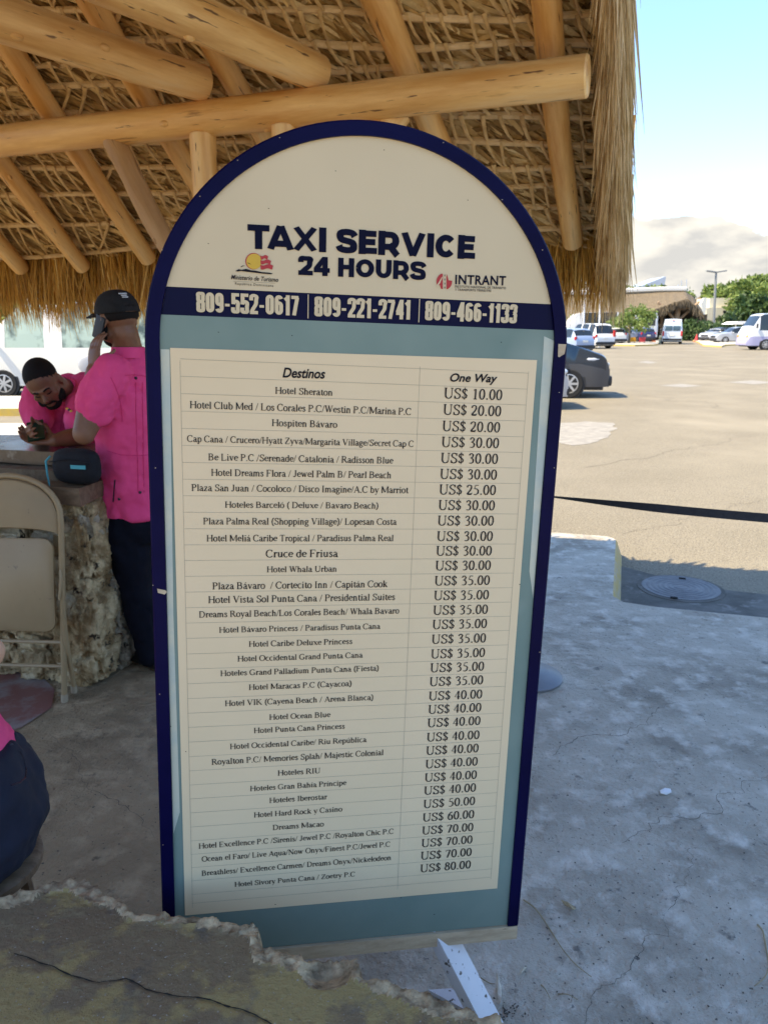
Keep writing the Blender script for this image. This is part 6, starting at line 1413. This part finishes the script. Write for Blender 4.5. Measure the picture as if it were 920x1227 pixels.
# ================================================================== FAR BUILDINGS, TREES, STREET FURNITURE
m_leafg = mat('tree_leaves', (1, 1, 1), .6, transl=.35, island=[(.05, .09, .02), (.12, .18, .04), (.20, .27, .06), (.28, .33, .10)])
m_leafy = mat('young_tree_leaves', (1, 1, 1), .6, transl=.4, island=[(.09, .15, .03), (.17, .24, .06), (.26, .32, .10)])
m_leafd = mat('dark_shrub_leaves', (1, 1, 1), .6, transl=.25, island=[(.02, .05, .015), (.045, .09, .025), (.08, .13, .03)])
m_bark = mat('grey_brown_bark', (.16, .12, .08), .9, (.26, .21, .15), 6, 6, bump=.6)
def leaves(name, clumps, n_, size, m, parent, seed=1, up=.3):
    """clumps: (centre, radius xyz); leaf quads gathered towards the clump shells"""
    r_ = np.random.default_rng(seed); wts = np.array([c[1][0]*c[1][1]*c[1][2] for c in clumps])**.7; wts /= wts.sum(); ci = r_.choice(len(clumps), n_, p=wts)
    C_ = np.array([list(c[0]) for c in clumps])[ci]; Rd = np.array([c[1] for c in clumps])[ci]
    d = r_.normal(0, 1, (n_, 3)); d /= np.linalg.norm(d, axis=1)[:, None]; rad = r_.uniform(.35, 1.12, n_)**.6; P = C_ + d*Rd*rad[:, None]
    t = r_.normal(0, 1, (n_, 3)); t[:, 2] -= up; t /= np.linalg.norm(t, axis=1)[:, None]; s_ = np.cross(t, r_.normal(0, 1, (n_, 3))); s_ /= np.linalg.norm(s_, axis=1)[:, None]; sz = size*r_.uniform(.6, 1.4, n_)[:, None]
    a = P; b = P + t*sz*.5 + s_*sz*.26; c = P + t*sz; e = P + t*sz*.5 - s_*sz*.26
    V_ = np.stack([a, b, c, e], 1).reshape(-1, 3); Q = np.arange(n_*4).reshape(-1, 4); return np_mesh(name, V_, Q, m, parent, 'stuff')
def tree(name, label, base, H, cr_, m, n_=2600, leaf=.28, seed=1, trunk=.14, group=None, lowf=.38, sx=1.0, cat='tree'):
    rnd = random.Random(seed); b0 = Vector(base); t = empty(name, b0, label, cat, group); b = MB(); mid = b0+Vector((rnd.uniform(-.05, .05)*H, 0, H*lowf)); top = b0+Vector((rnd.uniform(-.08, .08)*H, 0, H*.72))
    b.tube([b0, b0.lerp(mid, .5)+Vector((rnd.uniform(-.04, .04)*H, 0, 0)), mid, top], [trunk*1.25, trunk, trunk*.8, trunk*.3], 8); cl = []
    for k_ in range(7):
        a = k_*2.4+rnd.random(); st_ = mid.lerp(top, rnd.random()*.8); e = st_+Vector((math.cos(a)*cr_*rnd.uniform(.4, .85)*sx, math.sin(a)*cr_*rnd.uniform(.4, .8), H*rnd.uniform(.05, .30))); e.z = min(e.z, b0.z+H*.93)
        b.tube([st_, st_.lerp(e, .5)+Vector((0, 0, .05*H)), e], [trunk*.5, trunk*.32, trunk*.12], 6); rr = cr_*rnd.uniform(.26, .48); cl.append((e, (rr*sx, rr, rr*rnd.uniform(.6, .95))))
    for k_ in range(6):
        a = rnd.random()*6.3; rr = cr_*rnd.uniform(.18, .36); cl.append((Vector((b0.x+math.cos(a)*cr_*.6*sx, b0.y+math.sin(a)*cr_*.6, b0.z+H*rnd.uniform(lowf, .95))), (rr, rr, rr*.7)))
    cl.append((Vector((top.x, top.y, b0.z+H*.86)), (cr_*.35, cr_*.35, H*.12))); b.build('trunk', m_bark, t); leaves('crown', cl, n_, leaf, m, t, seed); return t
def zpx(x, y, Y_): return at_y(x, y, Y_).z
# ---- thatched hall
m_th2 = mat('far_thatch', (.12, .09, .055), .9, (.235, .18, .115), 1.6, 8, stretch=(5, 2, .5), bump=.8, bscale=12, bdist=.15, spots=((.20, .14, .08), 2.5, .58, .7, 5)); m_cap = mat('pale_ridge_cap', (.62, .60, .54), .8); m_dark = mat('dark_interior_wall', (.05, .04, .03), .9); m_pillar = mat('hall_log_post', (.34, .21, .12), .7, (.46, .31, .19), 2, 5)  # far roofs share one mottled brown thatch colour
YH = 100.0
hl_ = empty('thatched_hall', Vector((at_y(780, 400, YH).x, YH, ZR)), 'open thatched hall with log posts across the lot', 'building')
def HP(x, y, Y_=YH): return at_y(x, y, Y_)
YB = YH+14
ridge_z = HP(800, 351, YH+5).z; eave_zl = HP(760, 383, YH).z
# roof outline (front slope): left hidden part continues; right end droops
front = [HP(600, 388, YH), HP(700, 385, YH), HP(760, 383, YH), HP(790, 372, YH), HP(806, 366, YH), HP(822, 362, YH), HP(834, 372, YH), HP(845, 387, YH)]
rid = [HP(600, 356, YH+6), HP(700, 354, YH+6), HP(765, 351, YH+6), HP(790, 350, YH+6), HP(806, 350, YH+6), HP(820, 350, YH+6), HP(830, 357, YH+6), HP(840, 372, YH+6)]
bk_ = [Vector((p.x*1.02, YB, front[i].z)) for i, p in enumerate(front)]
b = MB(); K2 = len(front); vs = []
def dense(line):
    o = []
    for i in range(len(line)-1):
        for t_ in range(6): o.append(line[i].lerp(line[i+1], t_/6))
    return o+[line[-1]]
F2, R2_, B2 = dense(front), dense(rid), dense(bk_); nn = len(F2)
for i in range(nn):
    n1 = noise.noise(Vector((i*.7, 0, 0)))*.18; vs += [F2[i]+Vector((0, 0, -.35+n1)), F2[i]+Vector((0, -.25, .15+n1)), F2[i].lerp(R2_[i], .5)+Vector((0, 0, .25+n1)), R2_[i]+Vector((0, 0, .15)), B2[i], F2[i].lerp(R2_[i], .5)+Vector((0, .3, -.4))]
fs = [(6*i+k_, 6*i+(k_+1) % 6, 6*i+6+(k_+1) % 6, 6*i+6+k_) for i in range(nn-1) for k_ in range(6)] + [tuple(range(6)), tuple(6*(nn-1)+k_ for k_ in range(5, -1, -1))]
b.add(vs, fs).build('roof', m_th2, hl_)
b = MB(); cpz = [p+Vector((0, -.3, .35)) for p in R2_[:31]]; b.tube(cpz, .32, 6); b.build('ridge_cap', m_cap, hl_)
# hanging edge strands
r_ = np.random.default_rng(3); n_ = 2600; ii = r_.uniform(0, nn-1.001, n_); i0 = ii.astype(int); fr_ = ii-i0; FA = np.array([list(p) for p in F2]); S = FA[i0]*(1-fr_)[:, None]+FA[i0+1]*fr_[:, None]; S[:, 2] += r_.uniform(-.1, .4, n_); S[:, 1] -= r_.uniform(0, .4, n_)
D = np.tile([0, 0, -1.], (n_, 1)) + r_.normal(0, .2, (n_, 3)); sd = np.cross(D, r_.normal(0, 1, (n_, 3))); sd /= np.linalg.norm(sd, axis=1)[:, None]
v_, q_ = ribbons(S, D, r_.uniform(.3, .9, n_), r_.uniform(.06, .14, n_), sd, r_.normal(0, .05, (n_, 3)), 2, .2); np_mesh('eave_strands', v_, q_, m_th2, hl_, 'stuff')
def hallpost(x, ytop, Y_, r_=.24, arms=True, base=None):
    t_ = HP(x, ytop, Y_); MB().tube([Vector((t_.x, Y_, ZR)), t_], [r_*1.1, r_], 10).build('post', m_pillar, hl_)
    if arms:
        for dx in (-1, 1): MB().tube([Vector((t_.x, Y_, t_.z-1.9)), Vector((t_.x+dx*2.6, Y_, t_.z+.55))], [.17, .15], 8).build('brace', m_pillar, hl_)
hallpost(812, 367, YH+1.2, .34); hallpost(793, 374, YH+3, .18); hallpost(770, 377, YH+1.5, .2); hallpost(740, 377, YH+1.5, .2); hallpost(700, 380, YH+1.5, .2)
a_, c_2 = HP(797, 371, YH+1.4), HP(829, 369, YH+1.4); MB().tube([a_, c_2], .12, 8).build('tie_beam', m_pillar, hl_)
a_, c_2 = HP(640, 399, YB-1), HP(845, 399, YB-1); MB().prism([(a_.x, YB-1, ZR), (c_2.x, YB-1, ZR), (c_2.x, YB-1, 3.2), (a_.x, YB-1, 3.2)], (0, .3, 0)).build('back_wall', m_dark, hl_, smooth=False)
# second thatched roof behind
YS = 130; s2_ = empty('thatched_kiosk', Vector((HP(843, 400, YS).x, YS, ZR)), 'smaller thatched roof rising behind the hall and the cream wall', 'building')
b = MB(); a_, c_2 = HP(828, 372, YS), HP(862, 372, YS); t0, t1_ = HP(838, 355, YS+3), HP(852, 355, YS+3); b.add([a_, c_2, t1_, t0, a_+Vector((0, 7, 0)), c_2+Vector((0, 7, 0))], [(0, 1, 2, 3), (0, 3, 4), (1, 5, 2), (3, 2, 5, 4), (0, 4, 5, 1)]); b.build('roof', m_th2, s2_)
for x in (832, 858): p = HP(x, 372, YS+1); MB().tube([Vector((p.x, YS+1, ZR)), p], .2, 8).build('post', m_pillar, s2_)
# cream wall with slanted fin
m_cw = mat('cream_wall_paint', (.60, .55, .42), .85, (.66, .61, .48), .6, 5, bump=.2)
YW = 116
wl = empty('cream_building', Vector((HP(862, 400, YW).x, YW, ZR)), 'cream rendered building with a slanted white fin wall behind the lamp post', 'building')
def slabpx(name, pts, Y_, th, m, parent): q = [HP(x, y, Y_) for x, y in pts]; q = [Vector((p.x, p.y, max(p.z, ZR))) for p in q]; MB().prism(q, (0, th, 0)).build(name, m, parent, smooth=False)
slabpx('wall', [(846, 410), (846, 369), (905, 369), (905, 410)], YW+2, 6, m_cw, wl); slabpx('upper_wall', [(850, 368.8), (850, 357), (900, 357), (900, 368.8)], YW+3, 5, m_cw, wl)
slabpx('fin_wall', [(843, 357), (846.5, 356.5), (845.5, 371), (842, 386), (843, 400), (840, 399), (841, 372), (839.5, 364)], YW, .5, mat('white_render', (.72, .69, .60), .8), wl)
slabpx('window', [(866, 372), (866, 379), (876, 379), (876, 372)], YW+1.96, .05, m_glass, wl); slabpx('window', [(884, 372), (884, 379), (894, 379), (894, 372)], YW+1.96, .05, m_glass, wl)
# distant grey-blue roof and antennas
YD = 190; m_gb = mat('grey_blue_metal', (.30, .35, .42), .5, (.36, .41, .48), .3, 3)
ft_ = empty('far_terminal', Vector((HP(790, 380, YD).x, YD, ZR)), 'distant grey blue building with slanted roof above the hall ridge', 'building')
b = MB(); q = [HP(760, 352, YD), HP(760, 346, YD), HP(772, 341, YD), HP(797.5, 331, YD), HP(796, 340, YD), HP(796, 352, YD)]; b.prism(q, (0, 12, 0)); b.build('slanted_roof', m_gb, ft_, smooth=False)
q = [HP(760, 352, YD+.5), HP(828, 352, YD+.5)]; MB().prism([(q[0].x, YD+.5, ZR), (q[1].x, YD+.5, ZR), (q[1].x, YD+.5, HP(800, 349, YD).z), (q[0].x, YD+.5, HP(800, 349, YD).z)], (0, 10, 0)).build('wall', m_gb, ft_, smooth=False)
MB().prism([HP(806, 348.5, YD-1), HP(806, 345.8, YD-1), HP(824, 345.2, YD-1), HP(824, 348.5, YD-1)], (0, 4, 0)).build('roof_box', m_gb, ft_, smooth=False)
for x, y in ((816, 336), (822, 335), (812, 341)): a_ = HP(x, 346, YD); MB().tube([a_, HP(x, y, YD)], .09, 6).build('antenna', m_gb, ft_)
# lamp post
m_lp = mat('grey_lamp_metal', (.20, .21, .21), .5); YL = 100; lp = empty('lamp_post', Vector((HP(853.5, 405, YL).x, YL, ZR)), 'tall grey lamp post with double flat head rising before the trees', 'lamp post')
a_ = HP(857.5, 325.5, YL); bz = Vector((HP(853.5, 405, YL).x, YL, ZR)); MB().tube([bz, bz.lerp(a_, .5), a_], [.19, .16, .12], 10).build('pole', m_lp, lp)
for s_ in (-1, 1): MB().box(a_+Vector((s_*.65, 0, .02+.0)), (1.2, .5, .16), Matrix.Rotation(R(-8*s_), 3, 'Y'), bev=.02).build('lamp_head', m_lp, lp)
MB().box((bz.x, bz.y, ZR+.15), (.5, .5, .3), bev=.03).build('footing', m_cw, lp)
# kerb islands
def island(pts, z1=-.02): q = [G0(x, y) for x, y in pts]; o = slab('traffic_island', m_pave, q, -.149, z1, m_yk); return o
island([(733, 414.5), (737, 411), (765, 409.8), (790, 409.5), (788, 413.4), (782, 414.3), (760, 414.9)])
island([(828, 408), (840, 406.5), (905, 407.5), (905, 413), (868, 414.5), (864, 416.3), (842, 415), (836, 411)], -.03)
# young tree on the island
tb = G0(752, 412.6); tree('young_tree', 'young light green tree on the kerbed island in front of the coach', Vector((tb.x, tb.y, ZR)), HP(752, 366, tb.y).z-ZR, 2.3, m_leafy, 2300, .30, 5, .10, lowf=.34, sx=1.0)
# trees on the right and behind
G_T = 'trees behind the parking lot'
for (x, yt, Y_, cr_, m, n_, sd, lab) in ((868, 338, 125, 4.7, m_leafg, 5040, 11, 'airy tree directly right of the lamp post head'), (893, 336, 122, 5.5, m_leafg, 5880, 12, 'tall bushy tree above the crossover on the right'), (915, 338, 114, 5.7, m_leafg, 5880, 13, 'broad tree above the minibus at the right edge'),
        (905, 352, 108, 3.4, m_leafd, 3639, 14, 'dark rounded tree between the taller trees on the right'), (932, 334, 125, 6.5, m_leafg, 4200, 15, 'tree at the right edge reaching out of the photo'), (786, 341, 136, 5.7, m_leafg, 4200, 16, 'light green treetop above the ridge of the thatched hall'), (760, 345, 138, 5.5, m_leafg, 3639, 17, 'treetop just right of the hanging roof fringe'), (1010, 330, 129, 7.8, m_leafg, 3500, 18, 'tree standing right of the photo beyond the minibus')):
    b0 = HP(x, 398, Y_); tree('tree', lab, Vector((b0.x, Y_, ZR)), HP(x, yt, Y_).z-ZR, cr_, m, n_, .75, sd, .28, G_T, lowf=.3)
for (x, yt, Y_, cr_, m, n_, sd, lab, nm, lf_) in ((863, 378, 103, 2.5, m_leafd, 2240, 21, 'round dark green shrub beside the lamp post', 'shrub', .45), (838, 384, 95, 2.3, m_leafd, 1959, 22, 'dark hedge clump behind the pale high roof van', 'shrub', .4), (848, 388, 97, 2.2, m_leafd, 1680, 23, 'low shrub at the foot of the slanted fin wall', 'shrub', .4), (828, 388, 96, 1.8, m_leafd, 1400, 24, 'shrub left of the red cone', 'shrub', .4), (688, 377, 102, 3.4, m_leafy, 2100, 25, 'yellow green bush above the pale blue hatchback', 'shrub', .4)):
    b0 = HP(x, 398, Y_); tree(nm, lab, Vector((b0.x, Y_, ZR)), HP(x, yt, Y_).z-ZR, cr_, m, n_, lf_, sd, .07, 'shrubs around the hall', lowf=.08, cat='shrub')
for (x, yt, Y_, cr_, m, n_, sd, lab) in ((-20, 372, 46, 4, m_leafy, 3500, 31, 'light green tree beyond the nose of the cream van'), (60, 368, 44, 4, m_leafg, 3500, 32, 'green tree behind the cab of the cream van'), (120, 370, 48, 4.2, m_leafy, 3500, 33, 'green tree behind the black cap of the standing man'), (-110, 360, 46, 4, m_leafg, 2500, 34, 'green tree left of the photo beyond the blue car'), (230, 366, 52, 5, m_leafg, 2500, 35, 'tree hidden behind the left side of the sign')):
    b0 = HP(x, 405, Y_); tree('tree', lab, Vector((b0.x, Y_, ZR)), HP(x, yt, Y_).z-ZR, cr_, m, n_, .4, sd, .2, 'trees behind the cream van', lowf=.25)
# white canopy
m_can = mat('white_canopy_fabric', (.74, .73, .70), .7); YC = 88; a_ = HP(877, 388.5, YC); c_2 = HP(901, 385.5, YC); cn = empty('canopy', Vector(((a_.x+c_2.x)/2, YC, ZR)), 'flat white canopy on thin posts over the parked cars', 'canopy')
MB().prism([a_, Vector((a_.x+.6, YC, a_.z+.28)), c_2+Vector((0, 0, .05)), Vector((c_2.x, YC, a_.z-.05))], (0, 3, 0)).build('roof', m_can, cn, smooth=False)
for x in (881, 897): p = HP(x, 388, YC+1); MB().tube([Vector((p.x, YC+1, ZR)), p], .06, 8).build('post', m_can, cn)
# cones, barrel, bollard, orange boards
m_or = mat('orange_plastic', (.75, .16, .05), .5); m_rc = mat('red_plastic', (.62, .05, .05), .5); m_ws = mat('white_band', (.72, .70, .66), .5); m_ob = mat('orange_board', (.80, .33, .02), .6); m_crb = mat('cream_bollard_paint', (.66, .58, .40), .7)
def cone(x, y, H, m, lab, nm='traffic_cone'):
    p = G0(x, y); t = empty(nm, Vector((p.x, p.y, ZR)), lab, 'cone'); MB().box((p.x, p.y, ZR+.02), (H*.62, H*.62, .04)).build('base', m, t, smooth=False); MB().lathe((p.x, p.y, ZR+.04), [(H*.27, 0), (H*.20, H*.3), (H*.11, H*.7), (H*.05, H*.96), (.01, H)], 16).build('body', m, t); MB().lathe((p.x, p.y, ZR+.04), [(H*.165, H*.48), (H*.12, H*.68)], 16).build('band', m_ws if m is m_or else m, t)
cone(833.5, 409.5, .80, m_rc, 'red cone standing alone right of the pale high roof van')
cone(782, 411.2, 1.05, m_or, 'tall orange and white channelizer right of the young tree')
p = G0(790, 412.2); bo = empty('bollard', Vector((p.x, p.y, ZR)), 'short cream bollard at the right end of the young tree island', 'bollard'); MB().lathe((p.x, p.y, ZR), [(.14, 0), (.14, .72), (.11, .80), (.02, .84)], 14).build('shaft', m_crb, bo); MB().lathe((p.x, p.y, ZR+.5), [(.145, 0), (.145, .1)], 14).build('band', m_yk, bo)
for x, y, m, lab in ((757, 412.6, m_ob, 'orange road sign board leaning on the kerb island beside the tree trunk'), (768.5, 412.6, m_rc, 'small red warning panel next to the orange board')):
    p = G0(x, y); t = empty('barrier_board', Vector((p.x, p.y, ZR)), lab, 'sign'); MB().box((p.x, p.y, ZR+.45), (.62, .04, .46)).build('panel', m, t, smooth=False)
    for s_ in (-1, 1): MB().box((p.x+s_*.22, p.y+.03, ZR+.12), (.04, .04, .3)).build('leg', m_trim, t, smooth=False)
# slim light poles seen through the fringe
for x, yt, lab in ((718, 346, 'thin white pole seen through the roof fringe above the white car'), (699, 352, 'thin pale pole farther left behind the roof fringe')):
    Y_ = 66; a_ = HP(x, 400, Y_); t = empty('light_pole', Vector((a_.x, Y_, ZR)), lab, 'pole'); MB().tube([Vector((a_.x, Y_, ZR)), HP(x+1, yt, Y_)], [.09, .06], 8).build('pole', m_wmet, t); MB().box(HP(x+1, yt, Y_), (.5, .2, .12)).build('lamp_head', m_wmet, t)
